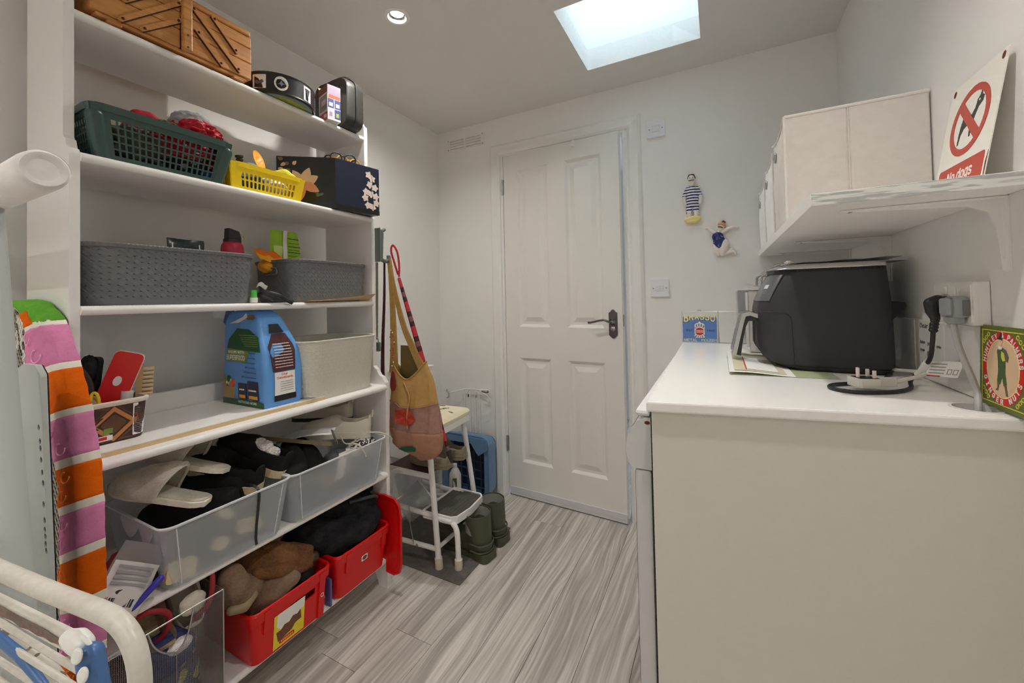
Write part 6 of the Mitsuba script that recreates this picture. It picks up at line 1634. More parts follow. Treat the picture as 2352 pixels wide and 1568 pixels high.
def machine(label, y0, y1, m):
    t = thing('washing_machine', label, 'washing machine')
    add('body', rbox(-.137, .43, max(y0, 1.036), y1, .015, ZK - .030, .006), APPLIANCE_W, t)
    add('front', rbox(-.176, -.139, y0, y1, .10, .752, .008), m, t)
    add('plinth', rbox(-.160, -.139, y0 + .01, y1 - .01, .0, .098, .004), m, t)
    pts = [(-.139, .868), (-.152, .867), (-.170, .858), (-.184, .838), (-.192, .812), (-.194, .786), (-.188, .764), (-.180, .754), (-.139, .754)]
    add('control_panel', ext(Polygon(pts), y1 - y0, frame((0, y1, 0), (1, 0, 0), (0, 0, 1))), m, t, smooth=25)
    add('top_edge', rbox(-.172, -.139, y0, y1, .869, .884, .007), APPLIANCE_W, t)
    add('seam', rbox(-.1392, -.1365, y0 + .002, y1 - .002, .02, .86, 0), BLACK, t)
    add('door_ring', xf(lathe([(.150, 0), (.165, .006), (.160, .014), (.135, .016), (.125, .004), (0, .002)], 40), frame((-.176, (y0 + y1) / 2, .46), (0, -1, 0), (0, 0, 1))), APPLIANCE_W, t)
    return t
m1 = machine('grey fronted tumble dryer under the near half of the worktop', .918, 1.500, APPLIANCE)
add('rust_spot', xf(ext(ellipse(.006, .004, 10), .0006), frame((-.146, .9178, .857), (1, 0, 0), (0, 0, 1))), RUST, m1, smooth=False)
machine('white washing machine under the far half of the worktop next to the back wall', 1.505, 2.075, APPLIANCE_W)

# air fryer
t = thing('air_fryer', 'black twin drawer air fryer with chrome handles standing on the worktop', 'air fryer')
FY0, FY1 = 1.380, 1.675
def fr_ring(z, x0, x1, iny, r):
    P = []; rf = .066
    for cx_, cy_, rr_, a0 in ((x1 - r, FY0 + iny + r, r, -90), (x1 - r, FY1 - iny - r, r, 0), (x0 + rf, FY1 - iny - rf, rf, 90), (x0 + rf, FY0 + iny + rf, rf, 180)):
        for a in np.radians(np.linspace(a0, a0 + 90, 9)): P.append((cx_ + rr_ * math.cos(a), cy_ + rr_ * math.sin(a)))
    return np.c_[np.array(P), np.full(len(P), z)]
rows = [(.921, .165, .395, .012, .03), (.926, .148, .408, .004, .034), (.934, .128, .414, .0, .036), (.975, .102, .414, .0, .036), (1.070, .103, .412, .0, .036), (1.085, .103, .411, .0, .036), (1.115, .109, .410, .0, .036),
        (1.160, .130, .406, .001, .034), (1.190, .146, .403, .002, .032), (1.198, .150, .402, .004, .030)]
add('body', loft([fr_ring(*r) for r in rows]), FRYER, t, smooth=40)
add('base', loft([fr_ring(z, a, b, c, .028) for z, a, b, c in ((ZK + .001, .172, .395, .012), (ZK + .003, .165, .402, .006), (.922, .150, .410, .003), (.926, .150, .410, .003))]), BLACK, t, smooth=35)
add('grille_band', loft([fr_ring(z, .150, .402, .003, .030) for z in (1.197, 1.203)]), BLACK, t, smooth=35)
for k in range(40):
    add('grille_fin', rbox(.172 + .0055 * k, .1742 + .0055 * k, FY0 + .0005, FY0 + .004, 1.1965, 1.2035, .0004), BLACK_MATT, t, smooth=False)
add('lid', loft([fr_ring(z, a, .402, b, .034) for z, a, b in ((1.202, .146, .0), (1.203, .132, -.008), (1.206, .134, -.008), (1.213, .150, -.004), (1.2155, .160, .004), (1.216, .18, .02))]), CHROME, t, smooth=35)
# drawer seams
for y in (FY0 - .0006,):
    add('drawer_seam', tube([(.108, y, 1.083), (.16, y, 1.080), (.174, y, 1.076), (.183, y, 1.066), (.1845, y, 1.05), (.188, y, .932)], .0012, 6, smooth=0), BLACK, t)
nx = lambda z: float(np.interp(z, [r[0] for r in rows], [r[1] for r in rows]))
for y in ((FY0 + FY1) / 2,):
    add('drawer_seam', tube([(nx(z) - .0006, y, z) for z in (.935, .975, 1.02, 1.08)], .0012, 6), BLACK, t)
for y0 in (FY0 + .030, FY0 + .165):
    h_ = [(.104, 1.072), (.085, 1.078), (.070, 1.074), (.062, 1.050), (.052, 1.000), (.040, .948), (.058, .944), (.066, .995), (.074, 1.035), (.082, 1.052), (.104, 1.052)]
    add('handle_core', ext(Polygon(h_), .052, frame((0, y0 + .078, 0), (1, 0, 0), (0, 0, 1))), BLACK, t, smooth=30)
    h2 = [(.108, 1.0735), (.084, 1.0805), (.067, 1.0765), (.0585, 1.050), (.0465, 1.000), (.034, .946), (.0455, .9445), (.0575, .998), (.067, 1.040), (.074, 1.066), (.086, 1.0690), (.108, 1.060)]
    for q in (0, .022, .058):
        add('handle_trim', ext(Polygon(h2), .014 if q != .022 else .03, frame((0, y0 + .026 + q if q else y0 + .026 + .014, 0), (1, 0, 0), (0, 0, 1))), CHROME if q != .022 else STEEL, t, smooth=30)
# control panel on the sloped front
p0 = np.array([nx(1.118) - .0004, 0, 1.118]); p1 = np.array([nx(1.186) - .0004, 0, 1.186])
PF = frame((p0[0] - .0004, FY0 + .130 + .018, p0[2]), (0, -1, 0), p1 - p0)
sc_ = np.linalg.norm(p1 - p0)
def fr_skin(d, z, off):
    """a point of the front at the distance d from the near corner's tangent point (negative: round the corner)"""
    rf = .066; x0 = np.interp(z, [r[0] for r in rows], [r[1] for r in rows])
    a = np.clip(-d / rf, 0, 1.5)
    return (x0 + rf - (rf + off) * np.cos(a), FY0 + rf - (rf + off) * np.sin(a) + np.maximum(d, 0), z)
add('control_panel', solid(grid(lambda u, v: fr_skin(-.060 + .20 * u, 1.113 + .076 * v, .0012), 40, 4), .0016), pm('fryer_panel', [.12, .125, .135], .3), t, smooth=True)
add('panel_edge', tube([fr_skin(-.060 + .20 * q, 1.113, .0008) for q in np.linspace(0, 1, 30)], .0009, 6), BLACK, t)
add('display', solid(grid(lambda u, v: fr_skin(-.034 + .020 * u, 1.150 + .016 * v, .0020), 6, 3), .0008), pm('display', [.66, .68, .72], .4), t, smooth=False)
add('button', solid(grid(lambda u, v: fr_skin(-.036 + .014 * u, 1.136 + .008 * v, .0020), 6, 3), .0008), pm('button_grey', [.26, .265, .275], .4), t, smooth=False)
for k in range(2):
    add('printed_line', solid(grid(lambda u, v: fr_skin(-.050 + .06 * u, 1.118 + .006 * k + .0016 * v, .0018), 10, 2), .0006), pm('fryer_print', [.40, .40, .42], .5), t)
add('logo', solid(grid(lambda u, v: fr_skin(-.032 + .016 * u, 1.177 + .004 * v, .0018), 6, 3), .0006), 'mat_button_grey', t, smooth=False)
add('rear_duct', hull([(x, y, z) for y in (1.46, 1.60) for x, z in ((.40, 1.055), (.40, 1.105), (.452, 1.105), (.455, 1.095), (.44, 1.070), (.425, 1.055))]), FRYER, t, smooth=False)
t = thing('baking_sheet', 'thin steel tray lying on the lid of the air fryer', 'tray')
add('tray', rbox(.168, .446, 1.415, 1.640, 1.2166, 1.2190, .001), STEEL, t)
add('lip', tube([(.165, 1.415, 1.2205), (.158, 1.44, 1.219), (.155, 1.52, 1.2185), (.168, 1.6, 1.2205)], .0022, 8, smooth=5), STEEL, t)
t = thing('plastic_film', 'sheet of thin crumpled plastic lying on the tray on top of the air fryer', 'plastic sheet')
add('film', solid(grid(lambda u, v: (.19 + .25 * u, 1.42 + .20 * v, 1.2215 + .007 * u * (1 - v) + .0025 * np.sin(u * 9 + v * 5) ** 2), 16, 12), .0006), pm('film_white', [.74, .74, .73], .25), t, smooth=True)
add('film_knot', blob((.188, 1.428, 1.2255), (.010, .012, .006), .3, 3, 4, 3), 'mat_film_white', t, smooth=True)

# magazine under the fryer
t = thing('magazine', 'rumpled magazine with a green cover lying under the front of the air fryer', 'magazine')
def page(u, v, lift):
    x = .022 + .25 * u; y = 1.265 + .37 * v + .02 * u
    return (x, y, ZK + .0008 + lift * (1 - u) ** 1.5 * (.35 + .65 * v) + .003 * np.sin(u * 7 + v * 3) * (1 - u) * (lift > .004))
add('cover', solid(grid(lambda u, v: page(u, v, .003), 10, 10), .0004), pm('mag_green', L(168, 176, 140), .5), t, smooth=True)
add('page', solid(grid(lambda u, v: page(u * .62, v, .020), 12, 12), .0004), PAPER, t, smooth=True)
add('page', solid(grid(lambda u, v: page(.05 + u * .5, .05 + v * .9, .026), 12, 12), .0004), pm('mag_page', L(212, 206, 178), .5), t, smooth=True)
add('picture', solid(grid(lambda u, v: (lambda p: (p[0], p[1], p[2] + .0012))(page(.18 + u * .30, .10 + v * .6, .026)), 10, 10), .0003), PAPER, t, smooth=True)
add('red_rule', tube([(lambda p: (p[0], p[1], p[2] + .0012))(page(.17, q, .026)) for q in np.linspace(.08, .62, 8)], .0014, 6), TIN_RED, t)
# water filter
t = thing('powder_dispenser', 'white lidded powder container with a clear spout standing behind the air fryer', 'container')
add('body', rbox(.100, .215, 1.765, 1.905, ZK + .001, 1.150, .006), pm('dispenser', [.74, .70, .66], .35), t)
add('lid', hull([(x, y, z) for y in (1.76, 1.91) for x, z in ((.066, 1.150), (.066, 1.156), (.10, 1.163), (.22, 1.165), (.22, 1.150))]), PLASTIC_WHITE, t, smooth=False)
add('front_rail', rbox(.092, .101, 1.762, 1.768, ZK + .02, 1.142, .001), PLASTIC_WHITE, t)
_cl = Polygon([(.066, 1.150), (.100, 1.150), (.100, .930), (.068, 1.02)])
add('clear_spout', ext(_cl, .0015, frame((0, 1.767, 0), (1, 0, 0), (0, 0, 1))), FILM, t, smooth=False)
add('clear_spout', ext(_cl, .0015, frame((0, 1.905, 0), (1, 0, 0), (0, 0, 1))), FILM, t, smooth=False)
add('clear_spout', hull([(x, y, z) for y in (1.767, 1.905) for x, z in ((.066, 1.15), (.0675, 1.15), (.068, 1.02), (.0695, 1.02))]), FILM, t, smooth=False)
t = thing('wire_stand', 'small chrome wire stand on the lid of the powder container', 'stand')
for y in (1.80, 1.86):
    add('leg', tube([(.135, y, 1.1655), (.137, y, 1.200), (.150, y + .01, 1.205)], .0022, 8), STEEL, t)
add('loop', tube([(.150, 1.83, 1.166), (.160, 1.83, 1.222), (.182, 1.83, 1.166)], .0022, 8), STEEL, t)
add('coil', xf(tube(np.c_[circ(.016, 20), np.zeros(20)], .0024, 8, closed=True), frame((.165, 1.85, 1.190), (.8, .2, .2), (0, .5, 1))), STEEL, t)
add('base', tube([(.13, 1.80, 1.1675), (.19, 1.80, 1.1675), (.19, 1.86, 1.1675), (.13, 1.86, 1.1675)], .002, 8, closed=True), STEEL, t)
add('film_scrap', solid(grid(lambda u, v: (.10 + .03 * u, 1.78 + .03 * v, 1.1665 + .012 * (1 - u) * np.sin(2 * v + .3)), 6, 6), .0006), FILM, t, smooth=True)

# tin sign on the splashback
t = thing('tin_sign', 'square blue metal polish tin sign at the back edge of the worktop', 'sign')
BS = frame((-.1585, YB - .0125, ZK + .0005), (1, 0, 0), (0, .010, .147)); sw = .154
add('plate', xf(rbox(0, sw, 0, .147, 0, .003, .0008), BS), pm('tin_edge', L(196, 196, 206), .4), t)
add('field', xf(mv(ext(rect2(.005, .004, sw - .005, .143), .0005), 0, 0, .003), BS), TIN_BLUE, t, smooth=False)
def arc_letters(t, s, M, cx, base, ws, hs, ys, m, mo=None, grow=.0018):
    x = cx
    for ch, w_, h_, y_ in zip(s, ws, hs, ys):
        if ch != ' ':
            q = meshkit.text_mesh(ch, 1.0, 1.0, True); b = q.bounds
            v = np.array(q.vertices)
            def fit(v, g, z0, z1):
                o = v.copy(); o[:, 0] = x - g + (w_ + 2 * g) * (v[:, 0] - b[0, 0]) / (b[1, 0] - b[0, 0]); o[:, 1] = base + y_ - g + (h_ + 2 * g) * (v[:, 1] - b[0, 1]) / (b[1, 1] - b[0, 1]); o[:, 2] = z0 + (z1 - z0) * v[:, 2]; return o
            if mo: add('letter_outline', xf(tm(fit(v, grow, .0034, .0039), q.faces), M), mo, t, smooth=False)
            add('letter', xf(tm(fit(v, 0, .0034, .0044), q.faces), M), m, t, smooth=False)
        x += w_ * 1.08
arc_letters(t, 'BRASSO', BS, .009, .100, [.0215, .0215, .021, .0205, .0205, .0215], [.040, .034, .030, .030, .034, .041], [-.004, .004, .006, .006, .003, -.003], TIN_CREAM, INK)
def label_text(s, x, y, h_, m, w_=None, z=.0034, M=None):
    add('lettering', text(s, h_, (BS if M is None else M) @ trimesh.transformations.translation_matrix((x, y, z)), .0006, True, w_), m, t, smooth=False)
label_text('EST', .020, .052, .0085, NAVY, .028); label_text('1905', .107, .052, .0085, NAVY, .033)
label_text('METAL', .010, .007, .0105, TIN_CREAM, .056); label_text('POLISH', .084, .007, .0105, TIN_CREAM, .062)
can = Polygon([(.055, .026), (.058, .022), (.096, .022), (.099, .026), (.099, .084), (.094, .090), (.082, .093), (.081, .099), (.073, .099), (.072, .093), (.060, .090), (.055, .084)])
add('can_outline', xf(mv(ext(can.buffer(.0014), .0004), 0, 0, .0034), BS), INK, t, smooth=False)
add('can', xf(mv(ext(can, .0004), 0, 0, .0036), BS), PAPER, t, smooth=False)
TIN_RAY = pm('tin_ray', L(70, 84, 120), .4)
for k in range(16):
    a = 2 * PI * k / 16 + .1
    P = [(.077 + .021 * math.cos(a - .06), .052 + .021 * math.sin(a - .06)), (.077 + .030 * math.cos(a - .10), .052 + .036 * math.sin(a - .10)), (.077 + .030 * math.cos(a + .10), .052 + .036 * math.sin(a + .10)), (.077 + .021 * math.cos(a + .06), .052 + .021 * math.sin(a + .06))]
    ray_ = Polygon(P).intersection(can.buffer(-.002))
    if ray_.area > 1e-7: add('can_ray', xf(mv(ext(ray_, .0003), 0, 0, .0040), BS), TIN_RAY, t, smooth=False)
add('can_badge', xf(mv(ext(ellipse(.0185, .0175, 26, (.077, .052)), .0004), 0, 0, .0042), BS), TIN_RED, t, smooth=False)
add('can_band', xf(mv(ext(rect2(.057, .046, .097, .058), .0004), 0, 0, .0045), BS), PINK_PAPER, t, smooth=False)
label_text('BRASSO', .059, .0478, .0085, TIN_RED, .036, .0049)
add('hanging_loop', xf(tube([(.068, .147, .001), (.074, .153, .001), (.080, .153, .001), (.086, .147, .001)], .0012, 6), BS), STEEL, t)

# ------------------------------------------------------------------ right wall: shelf and boxes
t = thing('wall_shelf', 'white board shelf on three white metal brackets on the right wall', 'shelf')
SZ0, SZ1, SX = 1.302, 1.327, .165
add('board', rbox(SX, XR - .001, .957, YB - .001, SZ0, SZ1, .0015), SHELF_WHITE, t)
def raw_fn(p, n, uv):
    q = mikit.fbm(p.x * 26.0, p.y * 40.0, p.z * 190.0, 4)
    return mikit.mix([.40, .405, .385], [.66, .66, .63], mikit.smoothstep(.38, .56, q))
add('sawn_edge', rbox(SX + .001, XR - .002, .9555, .957, SZ0 + .001, SZ1 - .001, .0004), pm('sawn_edge', mikit.proc(raw_fn), .8), t, smooth=False)
def bracket(y):
    P = [(XR, SZ0 - .002), (XR, 1.170), (XR - .012, 1.166), (XR - .018, 1.172), (XR - .022, 1.255), (XR - .034, 1.278), (XR - .055, 1.288), (.235, 1.2945), (.232, 1.302)]
    P2 = Polygon([(XR - .001, 1.3005), (XR - .001, 1.168), (XR - .005, 1.166), (XR - .0075, 1.168), (XR - .0135, 1.245), (XR - .024, 1.276), (XR - .050, 1.2885), (.232, 1.2975), (.230, 1.3005)])
    k = add('bracket', cat_([ext(P2, .004, frame((0, y + .002, 0), (1, 0, 0), (0, 0, 1))),
                             sweep(np.array([(XR - .0015, y, 1.166), (XR - .0015, y, 1.298), (XR - .0016, y, 1.3005)]), [(-.012, -.0014), (.012, -.0014), (.012, .0014), (-.012, .0014)], up=(1, 0, 0)),
                             rbox(.228, XR - .001, y - .012, y + .012, 1.2985, 1.3015, .001)]), GLOSS_WHITE, t, smooth=False)
    for z in (1.280, 1.174):
        add('screw', xf(lathe([(.0042, 0), (.0036, .002), (0, .0026)], 12), frame((XR - .0030, y + .006, z), (0, -1, 0), (0, 0, 1))), DARK_STEEL, k)
    add('screw', xf(lathe([(.0042, 0), (.0036, .002), (0, .0026)], 12), frame((.245, y, 1.2985), (1, 0, 0), (0, -1, 0))), STEEL, k)
for y in (1.045, 1.590, 1.995): bracket(y)

def fabric_box(label, y0, y1, z1, cloth):
    t = thing('fabric_box', label, 'storage box')
    x0, x1, z0 = .172, XR - .004, SZ1 + .0006
    def skin(nm, fn, m, nu=40, nv=24):
        g = grid(fn, nu, nv); add(nm, solid(g, .004), m, t, smooth=True)
    bu = lambda u, v: np.sin(PI * u) * np.sin(PI * v)
    wr = lambda u, v, s: (meshkit.fbm(np.stack([u * 9 + v * 5, v * 14 - u * 3, 0 * u + s], -1), 3, s) - .5)
    xm = (x0 + x1) / 2
    skin('near_side', lambda u, v: (x0 + (x1 - x0) * u, y0 - .001 - .003 * bu(u, v) - .009 * wr(u, v, 3) * (1 - u) * np.sin(PI * v) + .0035 * np.exp(-((u - .47) / .010) ** 2), z0 + (z1 - z0) * v), cloth, 90, 40)
    skin('front_side', lambda u, v: (x0 - .010 * bu(u, v) - .004 * wr(u, v, 5), y1 - (y1 - y0) * u, z0 + (z1 - z0 - .018 * np.sin(PI * u)) * v), cloth)
    skin('far_side', lambda u, v: (x1 - (x1 - x0) * u, y1, z0 + (z1 - z0) * v), cloth, 6, 6)
    skin('back_side', lambda u, v: (x1, y0 + (y1 - y0) * u, z0 + (z1 - z0) * v), cloth, 6, 6)
    skin('lid', lambda u, v: (x0 + (x1 - x0) * u, y0 + (y1 - y0) * v, z1 - .018 * np.sin(PI * v) * (1 - u) ** 6), cloth, 20, 16)
    add('piping', tube([(x0, y0 - .001, z1), (x1, y0 - .001, z1)], .0042, 8), LINEN_PIPE, t)
    add('piping', tube([(x0 - .0005, y1 - (y1 - y0) * q, z1 - .018 * math.sin(PI * q)) for q in np.linspace(0, 1, 14)], .0036, 8), LINEN_PIPE, t)
    add('piping', tube([(x0 - .0005, y0 - .001, z0), (x0 - .0005, y0 - .001, z1)], .0030, 8), LINEN_PIPE, t)
    add('fold_line', tube([(x0 + (x1 - x0) * .47, y0 - .0015, z0 + .002), (x0 + (x1 - x0) * .47, y0 - .0030, (z0 + z1) / 2), (x0 + (x1 - x0) * .47, y0 - .0015, z1 - .004)], .0016, 6), cloth, t)
    add('eyelet', xf(tube(np.c_[circ(.011, 18, .013), np.zeros(18)], .0026, 8, closed=True), frame((x0 - .010, (y0 + y1) / 2 - .01, z1 - .075), (0, -1, 0), (0, 0, 1))), STEEL, t)
    add('eyelet_hole', xf(ext(ellipse(.009, .011, 16), .001), frame((x0 - .0095, (y0 + y1) / 2 - .01, z1 - .075), (0, -1, 0), (0, 0, 1))), INK, t, smooth=False)
fabric_box('large beige fabric storage box nearest us on the wall shelf', 1.300, 1.545, 1.612, LINEN)
fabric_box('white fabric storage box in the middle of the row on the wall shelf', 1.560, 1.800, 1.595, LINEN_W)
fabric_box('white fabric storage box furthest along the wall shelf next to the back wall', 1.815, 2.055, 1.575, LINEN_W)
t = thing('soft_toy', 'scrap of orange fabric poking up out of the middle fabric box', 'fabric')
add('cloth', blob((.215, 1.615, 1.606), (.022, .018, .020), .25, 3, 4, 3), ORANGE_D, t, smooth=True)

# no dogs sign
t = thing('no_dogs_sign', 'white No dogs sign with a red ring leaning against the right wall', 'sign')
so = np.array([.4165, 1.176, SZ1 + .0006]); sv = np.array([.456 - .4165, 0, .2245]); SH_ = np.linalg.norm(sv); SWD = .184
ND = frame(so, (0, -1, 0), sv)          # u from the far to the near edge, v up
add('plate', xf(ext(rrect(0, 0, SWD, SH_, .006, 4), .0016), ND), SIGN_WHITE, t, smooth=False)
c_ = (.093, .134)
ringo = ellipse(.066, .066, 56, c_).difference(ellipse(.053, .053, 56, c_))
dog = Polygon([(.062, .094), (.066, .094), (.070, .112), (.078, .122), (.090, .126), (.098, .124), (.101, .100), (.106, .100), (.107, .124), (.112, .136), (.120, .150), (.131, .156), (.133, .166), (.126, .170), (.121, .181), (.118, .172), (.111, .166), (.108, .152), (.100, .143), (.082, .140), (.072, .142), (.071, .152), (.068, .142), (.064, .130), (.062, .114)])
add('dog', xf(mv(ext(dog, .0004), 0, 0, .0016), ND), pm('sign_ink', L(52, 50, 50), .5), t, smooth=False)
add('dog_eye', xf(mv(ext(ellipse(.0022, .0022, 10, (.119, .163)), .0004), 0, 0, .0020), ND), SIGN_WHITE, t, smooth=False)
bar = affinity.rotate(rect2(c_[0] - .058, c_[1] - .009, c_[0] + .058, c_[1] + .009), -45, origin=c_)
add('red_ring', xf(mv(ext(union_all([ringo, bar.intersection(ellipse(.06, .06, 48, c_))]), .0005), 0, 0, .0020), ND), SIGN_RED, t, smooth=False)
add('red_panel', xf(mv(ext(rrect(.012, .006, SWD - .010, .054, .006, 4), .0004), 0, 0, .0016), ND), SIGN_RED, t, smooth=False)
add('lettering', text('No dogs', .0215, ND @ trimesh.transformations.translation_matrix((.050, .020, .0020)), .0005, True, .090), SIGN_WHITE, t, smooth=False)
for u, v in ((.012, SH_ - .012), (SWD - .012, SH_ - .012)):
    add('rusty_hole', xf(mv(ext(ellipse(.005, .007, 14, (u, v)), .0004), 0, 0, .0016), ND), RUST, t, smooth=False)
add('rust_chip', xf(mv(ext([(SWD - .001, .0), (SWD, .05), (SWD - .004, .03), (SWD - .003, .01)], .0004), 0, 0, .0016), ND), RUST, t, smooth=False)

# socket, plugs and cables
t = thing('socket', 'white double socket on the right wall above the tiles', 'socket')
SF = frame((XR - .020, 1.172, 1.107), (0, -1, 0), (0, 0, 1))
add('back_box', rbox(XR - .022, XR - .0005, 1.098, 1.246, 1.064, 1.150, .003), PLASTIC_WHITE, t)
add('plate', cat_([xf(ext(rrect(-.077, -.043, .077, .043, .005), .006), SF), xf(ext(rrect(-.073, -.039, .073, .039, .005), .0085), SF)]), PLASTIC_WHITE, t, smooth=False)
for k in (-1, 1): add('rocker', xf(rbox(k * .018 - .006, k * .018 + .006, .018, .034, .0085, .0115, .002), SF), PLASTIC_WHITE, t)
t = thing('black_plug', 'black moulded plug with a ribbed cable in the left half of the double socket', 'plug')
BPX = np.array([.438, 1.205, 1.105])
add('body', smoothed(chain([(.424, 1.196, 1.112), (.414, 1.195, 1.106), (.414, 1.195, 1.090), (.418, 1.194, 1.074)], [.0125, .0135, .0115, .008]), .004), BLACK, t, smooth=True)
add('face', rbox(.423, .4355, 1.176, 1.216, 1.082, 1.122, .005), BLACK, t)
rib = []
for k in range(9):
    rib.append((.0080 if k % 2 else .0062))
add('strain_relief', tube([(.418 - .0004 * k, 1.194 + .0004 * k, 1.072 - .0035 * k) for k in range(9)], 1.0, 12, scale=rib), BLACK, t)
add('cable', tube([(.415, 1.197, 1.045), (.414, 1.200, 1.02), (.415, 1.216, .985), (.414, 1.250, .955), (.405, 1.268, .935), (.395, 1.262, .922), (.375, 1.20, .9175), (.330, 1.145, .9175), (.270, 1.115, .9175), (.235, 1.125, .9175), (.222, 1.155, .9175), (.240, 1.190, .9175), (.285, 1.225, .9175), (.35, 1.29, .9175), (.40, 1.40, .9175)], .0042, 10, smooth=6), BLACK, t)
t = thing('grey_plug', 'grey plug with a grey cable in the right half of the double socket', 'plug')
add('body', rbox(.412, .4355, 1.098, 1.146, 1.078, 1.122, .008), GREY_PLUG, t)
add('front', rbox(.404, .414, 1.103, 1.141, 1.083, 1.118, .005), GREY_PLUG, t)
add('cable_grip', rbox(.412, .432, 1.108, 1.140, 1.066, 1.082, .004), GREY_PLUG, t)
add('side_slot', rbox(.424, .4345, 1.0965, 1.0985, 1.084, 1.114, .0006), DARK_STEEL, t)
add('cable', tube([(.421, 1.126, 1.068), (.422, 1.122, 1.040), (.426, 1.113, 1.005), (.433, 1.100, .965), (.436, 1.090, .935), (.430, 1.074, .910), (.426, 1.068, .86), (.424, 1.064, .80)], .0052, 10, smooth=6), GREY_CABLE, t)
t = thing('white_plug', 'cream plug lying pins upward on the worktop on its own cable', 'plug')
WPF = frame((.268, 1.160, .9225), (.9, .28, 0), (-.28, .9, 0))
bd = [(-.004, -.018), (.004, -.022), (.040, -.020), (.062, -.010), (.082, -.006), (.082, .006), (.062, .010), (.040, .020), (.004, .022), (-.004, .018)]
add('body', xf(ext(Polygon(bd).buffer(-.003).buffer(.003), .019), WPF), pm('plug_cream', [.70, .68, .62], .4), t, smooth=30)
add('pin_plate', xf(ext(Polygon(bd).intersection(rect2(0, -.02, .044, .02)).buffer(-.003), .0010), WPF @ trimesh.transformations.translation_matrix((0, 0, .0188))), BLACK, t, smooth=False)
for u, v, wu, wv, hh in ((.008, 0, .004, .008, .022), (.034, -.011, .0065, .004, .017), (.034, .011, .0065, .004, .017)):
    add('pin', xf(rbox(u - wu / 2, u + wu / 2, v - wv / 2, v + wv / 2, .0195, .0195 + hh, .0008), WPF), PINK_PAPER, t)
for k in range(5): add('strain_rib', xf(rbox(.064 + .0035 * k, .066 + .0035 * k, -.0075, .0075, .006, .0145, .001), WPF), 'mat_plug_cream', t)
add('cable', tube([np.array((.268, 1.16, .931)) + .08 * np.array((.955, .297, 0)), (.365, 1.195, .937), (.405, 1.222, .945), (.425, 1.30, .94), (.40, 1.42, .925)], .0042, 10, smooth=6), 'mat_plug_cream', t)
t = thing('cable_tag', 'white folded safety tag wrapped round the black cable', 'tag')
add('sleeve', tube([(.4165, 1.232, .974), (.4125, 1.254, .948), (.408, 1.262, .938)], .0075, 12), PAPER, t)
TGF = frame((.418, 1.238, .958), (.02, -.09, .012), (.01, .02, .03))
add('sheet', xf(rbox(0, .092, -.018, .018, 0, .0008, .0003), TGF), PAPER, t)
for k in range(4): add('printed_line', xf(rbox(.008, .052, -.011 + .007 * k, -.0085 + .007 * k, .0006, .0012, 0), TGF), pm('tag_grey', L(150, 146, 144), .6), t)
for u in (.060, .076): add('printed_box', xf(ext(rect2(u, -.012, u + .012, .0).difference(rect2(u + .0015, -.0105, u + .0105, -.0015)), .0006), TGF @ trimesh.transformations.translation_matrix((0, 0, .0008))), 'mat_tag_grey', t, smooth=False)
add('red_edge', xf(rbox(.0, .045, -.018, -.0155, .0006, .0012, 0), TGF), TIN_RED, t)
# handwriting on a tile
t = thing('handwriting', 'black handwritten note in marker pen on a tile behind the black plug', 'writing')
HW = frame((XR - .0081, 1.392, .915), (0, -1, 0), (0, 0, 1))
for s_, x, y, h_, w_ in (('Dear N', .006, .126, .012, .062), ('have', .004, .086, .009, .026), ('you', .044, .085, .010, .020), ('one', .090, .083, .008, .022), ('now', .004, .066, .009, .024), ('go?', .040, .062, .010, .020), ('Love', .010, .030, .013, .030), ('xx', .060, .026, .007, .016)):
    q = meshkit.text_mesh(s_, h_, .0004); b = q.bounds; v = np.array(q.vertices)
    v[:, 0] = (v[:, 0] - b[0, 0]) / (b[1, 0] - b[0, 0]) * w_ + .25 * v[:, 1]; q.vertices = v
    add('word', xf(mv(q, x, y, 0), HW), INK, t, smooth=False)
# ginger nut tin sign
t = thing('tin_sign', 'green ginger nut tin sign with a red oval on the right wall', 'sign')
HP = frame((XR - .0150, 1.108, ZK + .004), (0, -1, 0), (.005, 0, .148)); hw_, hh_ = .140, .150
add('plate', xf(rbox(0, hw_, 0, hh_, 0, .003, .0008), HP), TIN_GREEN, t)
add('gold_border', xf(mv(ext(rect2(.008, .008, hw_ - .008, hh_ - .008).difference(rect2(.0098, .0098, hw_ - .0098, hh_ - .0098)), .0005), 0, 0, .003), HP), TIN_YELLOW, t, smooth=False)
oc = (hw_ / 2, hh_ / 2)
add('red_oval', xf(mv(ext(ellipse(.058, .066, 56, oc), .0004), 0, 0, .003), HP), TIN_RED, t, smooth=False)
add('oval_line', xf(mv(ext(ellipse(.0465, .0535, 56, oc), .0004), 0, 0, .0032), HP), TIN_CREAM, t, smooth=False)
add('pink_oval', xf(mv(ext(ellipse(.0450, .0520, 56, oc), .0004), 0, 0, .0035), HP), TIN_PINK, t, smooth=False)
def ring_text(s, a0, a1, rx, ry, h_, top=True):
    n_ = len(s)
    for k, ch in enumerate(s):
        if ch == ' ': continue
        a = math.radians(a0 + (a1 - a0) * (k + .5) / n_)
        p = np.array([oc[0] + rx * math.cos(a), oc[1] + ry * math.sin(a)])
        up = np.array([math.cos(a) / rx, math.sin(a) / ry]); up /= np.linalg.norm(up)
        if not top: up = -up
        rt = np.array([up[1], -up[0]])
        q = meshkit.text_mesh(ch, h_, .0006, True); b = q.bounds
        q.apply_translation((-(b[0, 0] + b[1, 0]) / 2, -h_ / 2, 0)); wq = b[1, 0] - b[0, 0]
        q.apply_transform(np.diag([min(1.0, .0075 / wq), 1, 1, 1]))
        M = np.eye(4); M[:2, 0], M[:2, 1], M[:2, 3], M[2, 3] = rt, up, p, .0036
        add('letter', xf(xf(q, M), HP), SIGN_WHITE, t, smooth=False)
ring_text('HUNTLEY & PALMERS', 176, 4, .0525, .0598, .0090)
